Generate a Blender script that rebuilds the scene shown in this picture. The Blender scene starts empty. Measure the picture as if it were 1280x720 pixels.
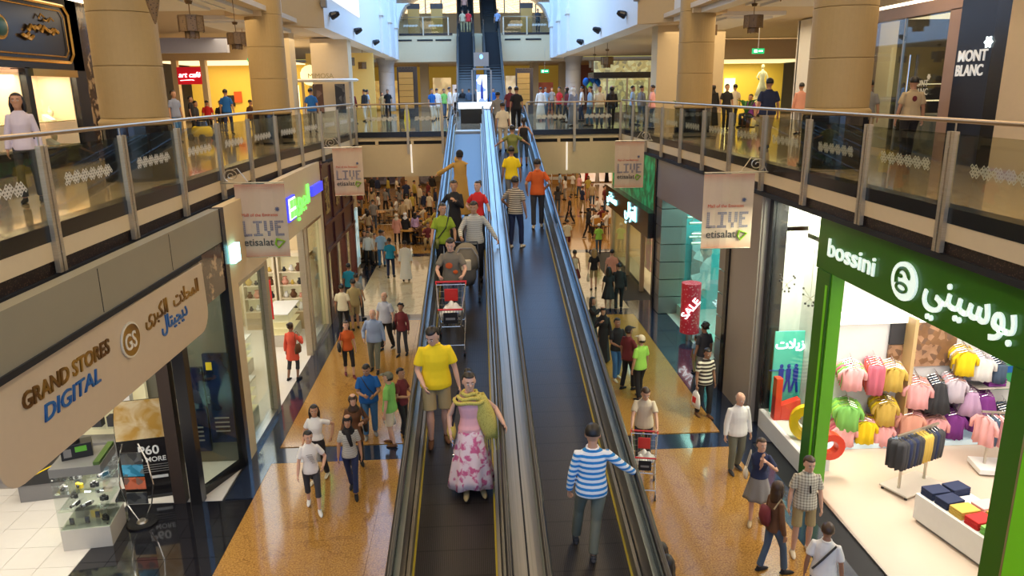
import bpy, math, random
from mathutils import Vector, Matrix, noise
PI = math.pi
R = math.radians
rnd = random.Random(7)
SC = bpy.context.scene
COL = SC.collection

# ------------------------------------------------------------------ camera
EYE, FPX = 7.7, 930.0
yaw, pitch, roll = 0.051682861919995486, 0.2602691832503658, -0.013
fw = Vector((math.sin(yaw)*math.cos(pitch), math.cos(yaw)*math.cos(pitch), -math.sin(pitch)))
rt0 = Vector((math.cos(yaw), -math.sin(yaw), 0)); up0 = rt0.cross(fw)
rt = rt0*math.cos(roll) + up0*math.sin(roll)
up = -rt0*math.sin(roll) + up0*math.cos(roll)
cd = bpy.data.cameras.new('camera'); cam = bpy.data.objects.new('camera', cd); COL.objects.link(cam)
cam.matrix_world = Matrix(((rt.x, up.x, -fw.x, 0), (rt.y, up.y, -fw.y, 0), (rt.z, up.z, -fw.z, EYE), (0, 0, 0, 1)))
cd.sensor_width = 36; cd.lens = 36*FPX/1280; cd.clip_start = .1; cd.clip_end = 500
SC.camera = cam

def ray(px, py): return fw + rt*((px-640)/FPX) + up*((360-py)/FPX)
def G(px, py, z=0.0):
    d = ray(px, py); t = (z-EYE)/d.z; return Vector((d.x*t, d.y*t, z))
F = 6.1                                   # upper floor level
INC = .1525
def TZ(y): return min(F, F - INC*(31-y))  # travelator plane
def T(px, py, off=0):
    d = ray(px, py); t = (F-31*INC+off-EYE)/(d.z-INC*d.y); return Vector((d.x*t, d.y*t, EYE+d.z*t))

# ------------------------------------------------------------------ world, light, exposure
SC.view_settings.view_transform = 'Standard'
SC.view_settings.look = 'None'
SC.view_settings.exposure = -0.16
SC.view_settings.gamma = 1.0
w = bpy.data.worlds.new('sky'); SC.world = w; w.use_nodes = True
bg = w.node_tree.nodes['Background']; bg.inputs[0].default_value = (.42, .62, 1, 1); bg.inputs[1].default_value = 1.6

def area(name, loc, sx, sy, power, color=(1, .8, .55), rot=(0, 0, 0), spread=180):
    l = bpy.data.lights.new(name, 'AREA'); l.shape = 'RECTANGLE'; l.size = sx; l.size_y = sy
    l.energy = power; l.color = color; l.spread = R(spread)
    o = bpy.data.objects.new(name, l); COL.objects.link(o); o.location = loc; o.rotation_euler = rot
    return o
WARM = (1, .78, .50); NEUT = (1, .93, .82); COOL = (.55, .75, 1)
# hall lamps under the atrium roof and over the walkways
for x in (-5.2, 6.2):
    area('hall_lamp', (x, 4, 15.8), 2, 9, 560, WARM); area('hall_lamp', (x, 19, 15.8), 2, 12, 640, WARM)
area('hall_lamp', (-8, 10, 10.0), 2.5, 14, 420, WARM)
area('hall_lamp', (9, 10, 10.0), 2.5, 14, 420, WARM)
area('hall_lamp', (-8.5, 30, 9.9), 4, 18, 550, WARM)
area('hall_lamp', (10, 30, 9.9), 4, 18, 550, WARM)
area('hall_lamp', (-4, 54, 9.6), 6, 8, 380, WARM)
area('hall_lamp', (6, 54, 9.6), 6, 8, 380, WARM)
area('skylight_daylight', (.5, 47, 18.5), 9.5, 26, 4000, (.20, .50, 1))
area('gallery_fill', (.5, 40, 15.5), 4, 8, 260, (1, .85, .7), (R(35), 0, 0))  # added warm fill against the blue on the gallery walls, no actual fitting
area('court_lamp', (-5, 50, 4.15), 12, 22, 700, WARM)
area('court_lamp', (9, 48, 4.15), 10, 22, 800, WARM)
area('court_lamp', (-2, 36, 4.1), 10, 5, 170, NEUT)
area('court_lamp', (5.5, 36, 4.1), 5, 5, 130, WARM)

# ------------------------------------------------------------------ materials
MATS = {}
def mat(name, col, rough=.6, metal=0, spec=.5, nz=0, scale=8, col2=None, bump=0, emit=0, coat=0, kind=None, p=None):
    if name in MATS: return MATS[name]
    m = bpy.data.materials.new(name); m.use_nodes = True
    nt = m.node_tree; N = nt.nodes; L = nt.links; b = N['Principled BSDF']
    b.inputs['Base Color'].default_value = (*col, 1); b.inputs['Roughness'].default_value = rough
    b.inputs['Metallic'].default_value = metal; b.inputs['Specular IOR Level'].default_value = spec
    if coat: b.inputs['Coat Weight'].default_value = coat; b.inputs['Coat Roughness'].default_value = .05
    tc = N.new('ShaderNodeTexCoord')
    def mixc(fac, a, c):
        x = N.new('ShaderNodeMix'); x.data_type = 'RGBA'; L.new(fac, x.inputs[0])
        for v, i in ((a, 6), (c, 7)):
            if hasattr(v, 'is_output'): L.new(v, x.inputs[i])
            else: x.inputs[i].default_value = (*v, 1)
        return x.outputs[2]
    def math_(op, a, c=0.0):
        x = N.new('ShaderNodeMath'); x.operation = op
        for v, i in ((a, 0), (c, 1)):
            if hasattr(v, 'is_output'): L.new(v, x.inputs[i])
            else: x.inputs[i].default_value = v
        return x.outputs[0]
    def noisef(sc, det=4, coord='Object', dist=0):
        n = N.new('ShaderNodeTexNoise'); n.inputs['Scale'].default_value = sc; n.inputs['Detail'].default_value = det
        n.inputs['Distortion'].default_value = dist; L.new(tc.outputs[coord], n.inputs['Vector']); return n.outputs['Fac']
    out = None
    if kind is None:
        c2 = col2 or tuple(c*.78 for c in col)
        out = mixc(math_('MULTIPLY', noisef(scale, 3), max(nz, .15)*2 if not col2 else 1), col, c2)
    elif kind == 'stripes':              # p = (freq, duty)
        s = N.new('ShaderNodeSeparateXYZ'); L.new(tc.outputs['Object'], s.inputs[0])
        fr = math_('FRACT', math_('MULTIPLY', s.outputs[2], p[0])); out = mixc(math_('GREATER_THAN', fr, p[1]), col, col2)
    elif kind == 'vstripes':
        s = N.new('ShaderNodeSeparateXYZ'); L.new(tc.outputs['Object'], s.inputs[0])
        fr = math_('FRACT', math_('MULTIPLY', s.outputs[0], p[0])); out = mixc(math_('GREATER_THAN', fr, p[1]), col, col2)
    elif kind == 'plaid':
        s = N.new('ShaderNodeSeparateXYZ'); L.new(tc.outputs['Object'], s.inputs[0])
        a = math_('GREATER_THAN', math_('FRACT', math_('MULTIPLY', s.outputs[2], p[0])), p[1])
        c = math_('GREATER_THAN', math_('FRACT', math_('MULTIPLY', s.outputs[0], p[0])), p[1])
        out = mixc(math_('MULTIPLY', math_('ADD', a, c), .5), col, col2)
    elif kind == 'blotch':
        out = mixc(math_('GREATER_THAN', noisef(p[0], 1.5, dist=.6), p[1]), col, col2)
    elif kind == 'soft':
        r = N.new('ShaderNodeValToRGB'); r.color_ramp.elements[0].position = p[1]; r.color_ramp.elements[1].position = p[2]
        r.color_ramp.elements[0].color = (*col, 1); r.color_ramp.elements[1].color = (*col2, 1)
        L.new(noisef(p[0], 3, dist=.4), r.inputs[0]); out = r.outputs[0]
    elif kind == 'granite':              # speckle + clouds + dark veins
        ns = N.new('ShaderNodeMapRange'); ns.inputs[1].default_value = .36; ns.inputs[2].default_value = .64; L.new(noisef(p[0], 8), ns.inputs[0]); g = mixc(ns.outputs[0], col, col2)
        cl = noisef(.55, 5, dist=1.2); g = mixc(math_('MULTIPLY', cl, .42), g, p[1])
        v = math_('ABSOLUTE', math_('SUBTRACT', noisef(.8, 6, dist=1.6), .5)); v = math_('LESS_THAN', v, p[3])
        v = math_('MULTIPLY', v, math_('MULTIPLY', noisef(3, 4), .8)); out = mixc(v, g, p[2])
    elif kind == 'belt':
        s = N.new('ShaderNodeSeparateXYZ'); L.new(tc.outputs['Object'], s.inputs[0])
        a = math_('GREATER_THAN', math_('FRACT', math_('MULTIPLY', s.outputs[0], 45)), .5)
        g = mixc(a, col, col2)
        c = math_('LESS_THAN', math_('FRACT', math_('MULTIPLY', s.outputs[1], 2.5)), .05); out = mixc(c, g, (.01, .008, .008))
        bm_ = N.new('ShaderNodeBump'); bm_.inputs['Strength'].default_value = .5; bm_.inputs['Distance'].default_value = .004
        L.new(a, bm_.inputs['Height']); L.new(bm_.outputs[0], b.inputs['Normal'])
    elif kind == 'brushed':
        mp = N.new('ShaderNodeMapping'); mp.inputs['Scale'].default_value = p; L.new(tc.outputs['Object'], mp.inputs[0])
        n = N.new('ShaderNodeTexNoise'); n.inputs['Scale'].default_value = 1; L.new(mp.outputs[0], n.inputs['Vector'])
        out = mixc(n.outputs['Fac'], col, col2)
        L.new(math_('ADD', math_('MULTIPLY', n.outputs['Fac'], .2), rough), b.inputs['Roughness'])
    elif kind == 'mesh':
        v = N.new('ShaderNodeTexVoronoi'); v.inputs['Scale'].default_value = p; L.new(tc.outputs['Object'], v.inputs['Vector'])
        out = mixc(math_('LESS_THAN', v.outputs['Distance'], .3), col, col2)
    elif kind == 'photo':                # patches of several colours, for printed pictures
        v = N.new('ShaderNodeTexVoronoi'); v.inputs['Scale'].default_value = p; L.new(tc.outputs['Object'], v.inputs['Vector'])
        r = N.new('ShaderNodeValToRGB'); s = N.new('ShaderNodeSeparateColor'); L.new(v.outputs['Color'], s.inputs[0]); L.new(s.outputs[0], r.inputs[0])
        e = r.color_ramp.elements; e[0].color = (*col, 1); e[1].color = (*col2, 1)
        x = e.new(.35); x.color = (*[c*.35 for c in col2], 1); x = e.new(.6); x.color = (*[min(1, c*1.6+.1) for c in col], 1); r.color_ramp.interpolation = 'CONSTANT'
        out = mixc(noisef(4, 3), r.outputs[0], tuple(c*.4 for c in col))
    elif kind == 'vgrad':                # a printed gradient on a poster, in its own height
        s = N.new('ShaderNodeSeparateXYZ'); L.new(tc.outputs['Generated'], s.inputs[0]); out = mixc(s.outputs[2], col, col2)
    L.new(out, b.inputs['Base Color'])
    if bump:
        bm_ = N.new('ShaderNodeBump'); bm_.inputs['Strength'].default_value = bump; bm_.inputs['Distance'].default_value = .01
        L.new(noisef(scale*6, 4), bm_.inputs['Height']); L.new(bm_.outputs[0], b.inputs['Normal'])
    if emit:
        L.new(out, b.inputs['Emission Color']); b.inputs['Emission Strength'].default_value = emit
    MATS[name] = m
    return m
def glassm(name, tint=(.85, .95, .92), fac=.12, alpha=None):
    if name in MATS: return MATS[name]
    m = bpy.data.materials.new(name); m.use_nodes = True; nt = m.node_tree; N = nt.nodes; L = nt.links
    N.remove(N['Principled BSDF']); t = N.new('ShaderNodeBsdfTransparent'); t.inputs[0].default_value = (*tint, 1)
    g = N.new('ShaderNodeBsdfGlossy'); g.inputs['Roughness'].default_value = .02; g.inputs[0].default_value = (.9, .95, 1, 1)
    lw = N.new('ShaderNodeLayerWeight'); lw.inputs[0].default_value = .5; mx = N.new('ShaderNodeMixShader')
    pw = N.new('ShaderNodeMath'); pw.operation = 'POWER'; pw.inputs[1].default_value = 4; L.new(lw.outputs['Facing'], pw.inputs[0])
    ad = N.new('ShaderNodeMath'); ad.operation = 'MULTIPLY_ADD'; ad.use_clamp = True; ad.inputs[1].default_value = .5; ad.inputs[2].default_value = .03+fac; L.new(pw.outputs[0], ad.inputs[0]); L.new(ad.outputs[0], mx.inputs[0])
    L.new(t.outputs[0], mx.inputs[1]); L.new(g.outputs[0], mx.inputs[2]); L.new(mx.outputs[0], N['Material Output'].inputs[0])
    MATS[name] = m; return m

gold_granite = mat('gold_granite', (.50, .265, .058), .15, kind='granite', col2=(.17, .065, .010), p=(34, (.54, .30, .08), (.16, .07, .015), .006), coat=.3)
sheen_granite = mat('sheen_granite', (.62, .50, .30), .13, kind='granite', col2=(.45, .33, .17), p=(26, (.72, .66, .5), (.3, .2, .1), .02), coat=.5)  # gold granite paled: the floor's reflected light is put into its colour
black_granite = mat('black_granite', (.012, .012, .016), .07, nz=.3, scale=40, coat=.6)
blue_granite = mat('blue_granite', (.018, .026, .05), .12, nz=.4, scale=60, coat=.5)
white_tile = mat('white_tile', (.80, .76, .70), .12, nz=.05)
cream_floor = mat('cream_floor', (.66, .54, .43), .22, nz=.08, scale=1.5)
upper_floor = mat('upper_marble', (.52, .42, .28), .08, kind='granite', col2=(.40, .30, .18), p=(5, (.62, .5, .35), (.3, .2, .1), .015), coat=.4)
cream = mat('cream_plaster', (.70, .55, .33), .65, nz=.06)
beige = mat('beige_plaster', (.66, .52, .33), .6, nz=.08)
tanw = mat('tan_plaster', (.50, .38, .22), .7, nz=.1)
white_wall = mat('white_plaster', (.78, .78, .76), .6, nz=.03)
ceil_m = mat('ceiling_plaster', (.62, .52, .38), .7, nz=.06)
stone = mat('sandstone_column', (.42, .29, .12), .7, nz=.22, scale=14, bump=.15)
stone_top = mat('grey_stone', (.45, .45, .46), .6, nz=.15)
black_paint = mat('black_paint', (.012, .011, .012), .25)
black_matt = mat('black_matt', (.01, .01, .01), .7)
grille_m = mat('fascia_grille', (.020, .010, .006), .5, kind='mesh', col2=(.09, .05, .03), p=28)
steel = mat('brushed_steel', (.62, .58, .50), .22, metal=1, kind='brushed', col2=(.40, .37, .32), p=(2, 90, 2))
rail_metal = mat('warm_rail_metal', (.46, .33, .20), .3, metal=.8, nz=.1)
steel_post = mat('steel_post', (.62, .53, .38), .34, metal=.75, kind='brushed', col2=(.44, .37, .27), p=(4, 4, 90))
trav_steel = mat('travelator_steel', (.42, .40, .35), .30, metal=1, kind='brushed', col2=(.26, .25, .22), p=(60, .5, 2))
chrome = mat('chrome', (.8, .8, .8), .1, metal=1)
rubber = mat('handrail_rubber', (.012, .012, .013), .3)
yellow_line = mat('yellow_comb_line', (.45, .34, .02), .45)
belt_m = mat('pallet_belt', (.040, .034, .033), .36, spec=.5, kind='belt', col2=(.016, .012, .010))
glass_rail = glassm('balustrade_glass', (.80, .80, .72), -.01)
glass_shop = glassm('shop_glass', (.90, .95, .90), .0)
glass_case = glassm('case_glass', (.975, .99, .98), -.01)
motif_m = mat('frosted_motif', (.72, .70, .60), .5)
taupe = mat('taupe_panel', (.34, .29, .24), .35, nz=.05)
grey_metal = mat('grey_metal_panel', (.30, .29, .28), .3, metal=.6, nz=.05)
olive_metal = mat('olive_metal_panel', (.33, .31, .23), .35, metal=.3, nz=.12, scale=3)
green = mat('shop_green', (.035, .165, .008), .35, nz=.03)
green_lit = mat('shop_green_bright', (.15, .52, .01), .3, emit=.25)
maroon = mat('maroon_wood', (.085, .022, .018), .3, nz=.25)
dark_brown = mat('dark_marble', (.05, .028, .02), .12, kind='soft', col2=(.4, .28, .16), p=(3.5, .54, .62))
white_lit = mat('lit_white_letter', (1, 1, 1), .4, emit=3)
cyan_lit = mat('lit_cyan_letter', (.35, .95, 1), .4, emit=4)
green_letter = mat('lit_green_letter', (.15, .9, .1), .4, emit=2)
blue_letter = mat('blue_letter', (.01, .12, .36), .3)
purple_letter = mat('lit_blue_letter', (.05, .06, .8), .4, emit=1.2)
gold = mat('gold_metal', (.80, .50, .15), .25, metal=1)
brass = mat('antique_brass', (.16, .10, .05), .4, metal=.7)
warm_lit = mat('lit_warm_panel', (1, .78, .45), .5, emit=1.6)
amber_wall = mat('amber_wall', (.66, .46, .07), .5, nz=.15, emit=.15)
white_lit_panel = mat('lit_white_panel', (1, .95, .86), .5, emit=1.5)
wood_gold = mat('gold_wood', (.52, .26, .05), .4, nz=.2, scale=5)
wood_dark = mat('dark_wood', (.05, .03, .02), .5, nz=.2)
dark_glass = mat('dark_display', (.02, .03, .06), .1, nz=.1)
navy = mat('navy_panel', (.010, .016, .035), .3, nz=.1)
SKIN = {'a': mat('skin_tan', (.50, .26, .15), .55, nz=.05), 'b': mat('skin_brown', (.34, .17, .10), .55, nz=.05), 'c': mat('skin_fair', (.66, .38, .26), .55, nz=.05)}
CLO = dict(white=(.80, .78, .74), cream=(.72, .62, .45), black=(.014, .013, .015), charcoal=(.045, .045, .05), grey=(.24, .23, .22), navy=(.015, .025, .075),
    blue=(.01, .12, .42), teal=(.01, .25, .42), lightblue=(.35, .52, .72), denim=(.07, .11, .17), bluedenim=(.05, .16, .34), yellow=(.92, .66, .01), orange=(.60, .10, .012), rust=(.55, .09, .015),
    red=(.60, .02, .02), coral=(.80, .10, .05), pink=(.86, .42, .42), salmon=(.70, .33, .24), lilac=(.58, .38, .58), green=(.22, .55, .12), lime=(.36, .72, .10), olive=(.20, .21, .05), moss=(.27, .36, .02),
    khaki=(.40, .30, .14), camel=(.50, .28, .06), brown=(.14, .06, .025), greygreen=(.17, .17, .12), mustard=(.50, .38, .07), maroon=(.16, .02, .025), purple=(.22, .04, .26), tan=(.5, .38, .22),
    hair=(.010, .007, .006), hairbrown=(.05, .025, .012), hairgrey=(.30, .26, .22), hairblond=(.42, .26, .10), greyblue=(.26, .30, .42), taupeT=(.20, .17, .12), lavender=(.62, .55, .62), gold=(.62, .42, .08), rose=(.66, .16, .22))
def cloth(n):
    if n in CLO: return mat('cloth_'+n, CLO[n], .85 if 'hair' not in n else .45, nz=.12, scale=20)
    if n == 'bluestripe': return mat('cloth_'+n, (.80, .80, .78), .8, kind='stripes', col2=(.02, .22, .52), p=(14.5, .52))
    if n == 'brownstripe': return mat('cloth_'+n, (.72, .66, .52), .8, kind='stripes', col2=(.035, .022, .018), p=(11, .48))
    if n == 'finestripe': return mat('cloth_'+n, (.55, .48, .36), .8, kind='stripes', col2=(.10, .07, .05), p=(20, .5))
    if n == 'greystripe': return mat('cloth_'+n, (.62, .60, .52), .8, kind='stripes', col2=(.25, .24, .2), p=(34, .55))
    if n == 'pinstripe': return mat('cloth_'+n, (.62, .62, .66), .8, kind='vstripes', col2=(.26, .30, .42), p=(60, .5))
    if n == 'blueshirt': return mat('cloth_'+n, (.22, .30, .46), .8, kind='vstripes', col2=(.34, .42, .58), p=(50, .5))
    if n == 'plaid': return mat('cloth_'+n, (.62, .58, .46), .8, kind='plaid', col2=(.20, .17, .13), p=(22, .62))
    if n == 'floral': return mat('cloth_'+n, (.92, .68, .66), .8, kind='soft', col2=(.70, .13, .26), p=(10, .50, .60))
    if n == 'shawl': return mat('cloth_'+n, (.56, .46, .10), .9, kind='mesh', col2=(.30, .22, .03), p=70)
    if n == 'redcheck': return mat('cloth_'+n, (.7, .42, .36), .9, kind='plaid', col2=(.35, .08, .06), p=(25, .5))
    raise KeyError(n)

# ------------------------------------------------------------------ mesh helpers
class MB:
    def __init__(s): s.v = []; s.f = []
    def add(s, vs, fs):
        b = len(s.v); s.v += [tuple(v) for v in vs]; s.f += [tuple(i+b for i in f) for f in fs]; return s
    def box(s, x0, x1, y0, y1, z0, z1):
        return s.add([(x0,y0,z0),(x1,y0,z0),(x1,y1,z0),(x0,y1,z0),(x0,y0,z1),(x1,y0,z1),(x1,y1,z1),(x0,y1,z1)],
            [(0,3,2,1),(4,5,6,7),(0,1,5,4),(1,2,6,5),(2,3,7,6),(3,0,4,7)])
    def prism(s, poly, z0, z1):           # poly ccw in xy
        n = len(poly)
        return s.add([(x, y, z0) for x, y in poly]+[(x, y, z1) for x, y in poly],
            [tuple(range(n-1, -1, -1)), tuple(range(n, 2*n))]+[(i, (i+1) % n, (i+1) % n+n, i+n) for i in range(n)])
    def slab(s, a, b, z0, z1, th):         # a thin upright wall from a to b (xy), thickness to the left
        a = Vector(a); b = Vector(b); d = (b-a).normalized(); n = Vector((-d.y, d.x))*th
        p = [a, b, b+n, a+n]
        if th < 0: p = [a, a+n, b+n, b]
        return s.prism([(q.x, q.y) for q in p], z0, z1)
    def rings(s, rs, cap=True):            # rs: list of rings (equal length)
        n = len(rs[0]); vs = [p for r in rs for p in r]; fs = []
        for i in range(len(rs)-1):
            for j in range(n):
                a = i*n+j; b = i*n+(j+1) % n; fs.append((a, b, b+n, a+n))
        if cap: fs.append(tuple(range(n-1, -1, -1))); fs.append(tuple(range((len(rs)-1)*n, len(rs)*n)))
        return s.add(vs, fs)
    def ell(s, secs, n=12):                # secs: (cx, cy, z, rx, ry)
        return s.rings([[(c[0]+c[3]*math.cos(2*PI*j/n), c[1]+c[4]*math.sin(2*PI*j/n), c[2]) for j in range(n)] for c in secs])
    def tube(s, pts, rad, n=8, roundcap=False, flat=1):
        P = [Vector(p) for p in pts]; rad = list(rad) if hasattr(rad, '__len__') else [rad]*len(P)
        if roundcap:
            d0 = (P[1]-P[0]).normalized(); d1 = (P[-1]-P[-2]).normalized()
            P = [P[0]-d0*rad[0]*.85] + P + [P[-1]+d1*rad[-1]*.85]; rad = [rad[0]*.45]+rad+[rad[-1]*.45]
        rs = []; ref = None
        for i, p in enumerate(P):
            d = ((P[min(i+1, len(P)-1)]-P[max(i-1, 0)])).normalized()
            if ref is None:
                ref = Vector((1, 0, 0)) if abs(d.x) < .8 else Vector((0, 1, 0))
            u = (ref-d*ref.dot(d)).normalized(); v = d.cross(u); ref = u
            rs.append([p+u*rad[i]*math.cos(2*PI*j/n)+v*rad[i]*flat*math.sin(2*PI*j/n) for j in range(n)])
        return s.rings(rs)
    def sphere(s, c, r, n=10, m=7):
        if not hasattr(r, '__len__'): r = (r, r, r)
        return s.rings([[(c[0]+r[0]*math.sin(PI*(i+.15)/(m-.7))*math.cos(2*PI*j/n), c[1]+r[1]*math.sin(PI*(i+.15)/(m-.7))*math.sin(2*PI*j/n),
                          c[2]-r[2]*math.cos(PI*(i+.15)/(m-.7))) for j in range(n)] for i in range(m)])
    def xf(s, M): s.v = [tuple(M @ Vector(v)) for v in s.v]; return s
    def mesh(s, name, m, smooth=False):
        me = bpy.data.meshes.new(name); me.from_pydata(s.v, [], s.f)
        if m: me.materials.append(m)
        if smooth: me.shade_smooth()
        me.update(); return me
    def build(s, name, m, parent=None, smooth=False, bev=0, vox=0, loc=None, **tags):
        return link(name, s.mesh(name, m, smooth), parent, bev, vox, loc, **tags)
def link(name, me, parent=None, bev=0, vox=0, loc=None, rot=None, **tags):
    o = bpy.data.objects.new(name, me); COL.objects.link(o); o.parent = parent
    if loc is not None: o.location = loc
    if rot is not None: o.rotation_euler = rot
    if bev:
        b = o.modifiers.new('bevel', 'BEVEL'); b.width = bev; b.segments = 2; b.limit_method = 'ANGLE'
    if vox:
        r = o.modifiers.new('remesh', 'REMESH'); r.mode = 'VOXEL'; r.voxel_size = vox; r.use_smooth_shade = True
        k = o.modifiers.new('smooth', 'SMOOTH'); k.iterations = 3; k.factor = .5
    for k, v in tags.items(): o[k] = v
    return o
def thing(name, label, cat, loc=(0, 0, 0), rz=0, group=None, sc=1):
    o = bpy.data.objects.new(name, None); COL.objects.link(o); o.location = loc; o.rotation_euler = (0, 0, rz)
    o.scale = (sc, sc, sc); o['label'] = label; o['category'] = cat; o.empty_display_size = .2
    if group: o['group'] = group
    return o
def struct(mb, name, m, parent=None, **k):
    o = mb.build(name, m, parent, **k)
    if parent is None: o['kind'] = 'structure'
    return o
def dup(root, loc=None, rz=None, label=None, group=None):
    r = root.copy(); COL.objects.link(r)
    if loc is not None: r.location = loc
    if rz is not None: r.rotation_euler = (0, 0, rz)
    if label: r['label'] = label
    if group: r['group'] = group
    for ch in list(root.children):
        c = ch.copy(); COL.objects.link(c); c.parent = r
        for g in ch.children:
            d = g.copy(); COL.objects.link(d); d.parent = c
    return r
_tmp = None
def text(s, name, m, origin, right, upv, size, parent=None, depth=.02, align='LEFT', bold=0, shear=0, sx=1):
    c = bpy.data.curves.new('t', 'FONT'); c.body = s; c.size = 1; c.extrude = depth/size/2; c.align_x = align; c.offset = bold; c.shear = shear; c.resolution_u = 3
    o = bpy.data.objects.new('t', c); COL.objects.link(o)
    bpy.context.view_layer.update()
    me = bpy.data.meshes.new_from_object(o.evaluated_get(bpy.context.evaluated_depsgraph_get()))
    bpy.data.objects.remove(o); bpy.data.curves.remove(c)
    r = Vector(right).normalized(); u = Vector(upv).normalized(); n = r.cross(u)
    M = Matrix(((r.x*size*sx, u.x*size, n.x*size, origin[0]), (r.y*size*sx, u.y*size, n.y*size, origin[1]), (r.z*size*sx, u.z*size, n.z*size, origin[2]), (0, 0, 0, 1)))
    me.transform(M); me.materials.clear(); me.materials.append(m)
    return link(name, me, parent)
ORD = 'one two three four five six seven eight nine ten eleven twelve thirteen fourteen'.split()
AR = lambda *c: ''.join(chr(x) for x in reversed(c))
# ================================================================== STRUCTURE
def wall(name, x0, x1, y0, y1, z0, z1, m, **k): return struct(MB().box(x0, x1, y0, y1, z0, z1), name, m, **k)
def holder(name, loc=(0, 0, 0)):
    o = bpy.data.objects.new(name, None); COL.objects.link(o); o.location = loc; o['kind'] = 'structure'; return o
# ---- ground floor
fl = holder('floor')
MB().box(-22, 24, -8, 75, -.30, -.03).build('screed', black_matt, fl)
XLF, XRF = -4.46, 5.57
bays = [(-6, 4.45), (5.2, 14.75), (15.5, 24.9), (25.6, 35.2), (35.9, 45.5), (46.2, 66)]
for i, (a, b) in enumerate(bays):
    m = sheen_granite if i in (3,) else gold_granite
    if i < 4:
        w3 = (XRF-XLF)/4
        n = 2 if i else 2
        for c in range(4):
            for r_ in range(n):
                y0 = a+(b-a)*r_/n; y1 = a+(b-a)*(r_+1)/n
                MB().box(XLF+c*w3+.002, XLF+(c+1)*w3-.002, y0+.002, y1-.002, -.03, 0).build('granite_panel', m, fl)
    else: MB().box(-12, 16, a, b, -.03, 0).build('granite_panel', m, fl)
    if i < 5: MB().box(XLF if i < 3 else -12, XRF if i < 3 else 16, b+.003, b+.697, -.03, 0).build('border_band', blue_granite, fl)
# dark strips beside the shops
for (a, b) in [(13.35+k*1.15, 13.35+(k+1)*1.15) for k in range(19)]:
    MB().box(-5.0, XLF-.004, a+.003, b-.003, -.03, 0).build('border_tile', blue_granite, fl)
for (a, b) in [(-2+k*1.3, -2+(k+1)*1.3) for k in range(22)]:
    for (xa, xb) in ((XRF+.004, 6.1), (6.104, 6.75)):
        if b > 15.6 or xb < 6.6: MB().box(xa, min(xb, 6.58) if b < 15.7 else xb, a+.003, b-.003, -.03, 0).build('border_tile', blue_granite, fl)
for k in range(12):                        # black polished tiles in front of the camera shop
    for j in range(5):
        y0 = 13.3-.62*(k+1)
        xa = XLF-.004-.48*j
        MB().box(xa-.473, xa, y0+.004, y0+.614, -.03, .0 if (k+j) % 3 else -.0008).build('black_tile', black_granite, fl)
for k in range(16):                        # white tiles inside the camera shop
    for j in range(8):
        x1 = -6.87-.62*j; y1 = 16.3-.62*k
        MB().box(x1-.612, x1, y1-.612, y1, -.03, 0).build('white_tile', white_tile, fl)
for k in range(5):
    for j in range(3):
        MB().box(-5.06-.6*(j+1)+.002, -5.06-.6*j, 13.304+.6*k, 13.3+.6*(k+1), -.03, .002).build('white_tile', white_tile, fl)
MB().box(-9.4, -5.0, 15.1, 24.7, -.03, .004).build('shop_floor', white_tile, fl)
MB().box(-9.4, -5.0, 24.7, 33, -.03, .004).build('shop_floor', cream_floor, fl)
MB().box(6.6, 14, -2, 15.9, -.03, .006).build('shop_floor', cream_floor, fl)
MB().box(6.75, 13, 15.9, 34, -.03, .004).build('shop_floor', mat('pale_shop_floor', (.6, .6, .55), .15), fl)
MB().box(6.56, 6.62, -2, 12.55, -.03, .012).build('threshold', steel, fl)

# ---- left edge and right edge of the upper floor (curves in plan)
def XL(y): 
    t = max(0, min(1, (y-18)/12)); return -5.38+.70*t*t*(3-2*t)
def XR(y): return 6.35-.15*max(0, min(1, (y-20)/11))
LP = [9.73+2.225*i for i in range(-3, 10)]; LP = [y for y in LP if y < 30.6]+[31.0]
RP = [9.63+2.14*i for i in range(-3, 10)]; RP = [y for y in RP if y < 30.3]+[31.0]
def edge_strip(name, f, ys, dx0, dx1, z0, z1, m, sgn):
    mb = MB(); rs = []
    for y in ys:
        x = f(y); a, b = x+sgn*dx0, x+sgn*dx1
        rs.append([(a, y, z0), (b, y, z0), (b, y, z1), (a, y, z1)])
    if sgn < 0: rs = [r[::-1] for r in rs]
    mb.rings(rs); return struct(mb, name, m)
ysL = [-2, 0, 3]+LP; ysR = [-2, 0, 3]+RP
k = 0
for side, f, ys, s in (('left', XL, ysL, 1), ('right', XR, ysR, -1)):
    edge_strip('trim_%d' % (k+1), f, ys, -.25, .0, 5.90, 6.11, black_paint, s)       # black kerb under the glass
    edge_strip('trim_%d' % (k+2), f, ys, -.25, -.01, 5.65, 5.90, cream, s)           # cream band
    edge_strip('trim_%d' % (k+3), f, ys, -.25, -.05, 5.47, 5.65, grille_m, s)        # dark grille
    edge_strip('trim_%d' % (k+4), f, ys, -.25, .0, 5.38, 5.47, black_matt, s)
    k += 4
# upper slabs
def slab_pair(name, f, ys, xo, z0, z1, m, s):
    mb = MB(); rs = []
    for y in ys:
        a, b = f(y)-s*.25, xo
        rs.append([(a, y, z0), (b, y, z0), (b, y, z1), (a, y, z1)])
    if s > 0: rs = [r[::-1] for r in rs]
    mb.rings(rs); return mb
up_fl = holder('upper_floor'); 
slab_pair('a', XL, ysL, -22, 5.42, 6.1, None, 1).build('left_walkway_floor', upper_floor, up_fl)
slab_pair('a', XR, ysR, 24, 5.42, 6.1, None, -1).build('right_walkway_floor', upper_floor, up_fl)
MB().box(-22, 24, 31.2, 75, 5.6, 6.1).build('plaza_floor', upper_floor, up_fl)
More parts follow.
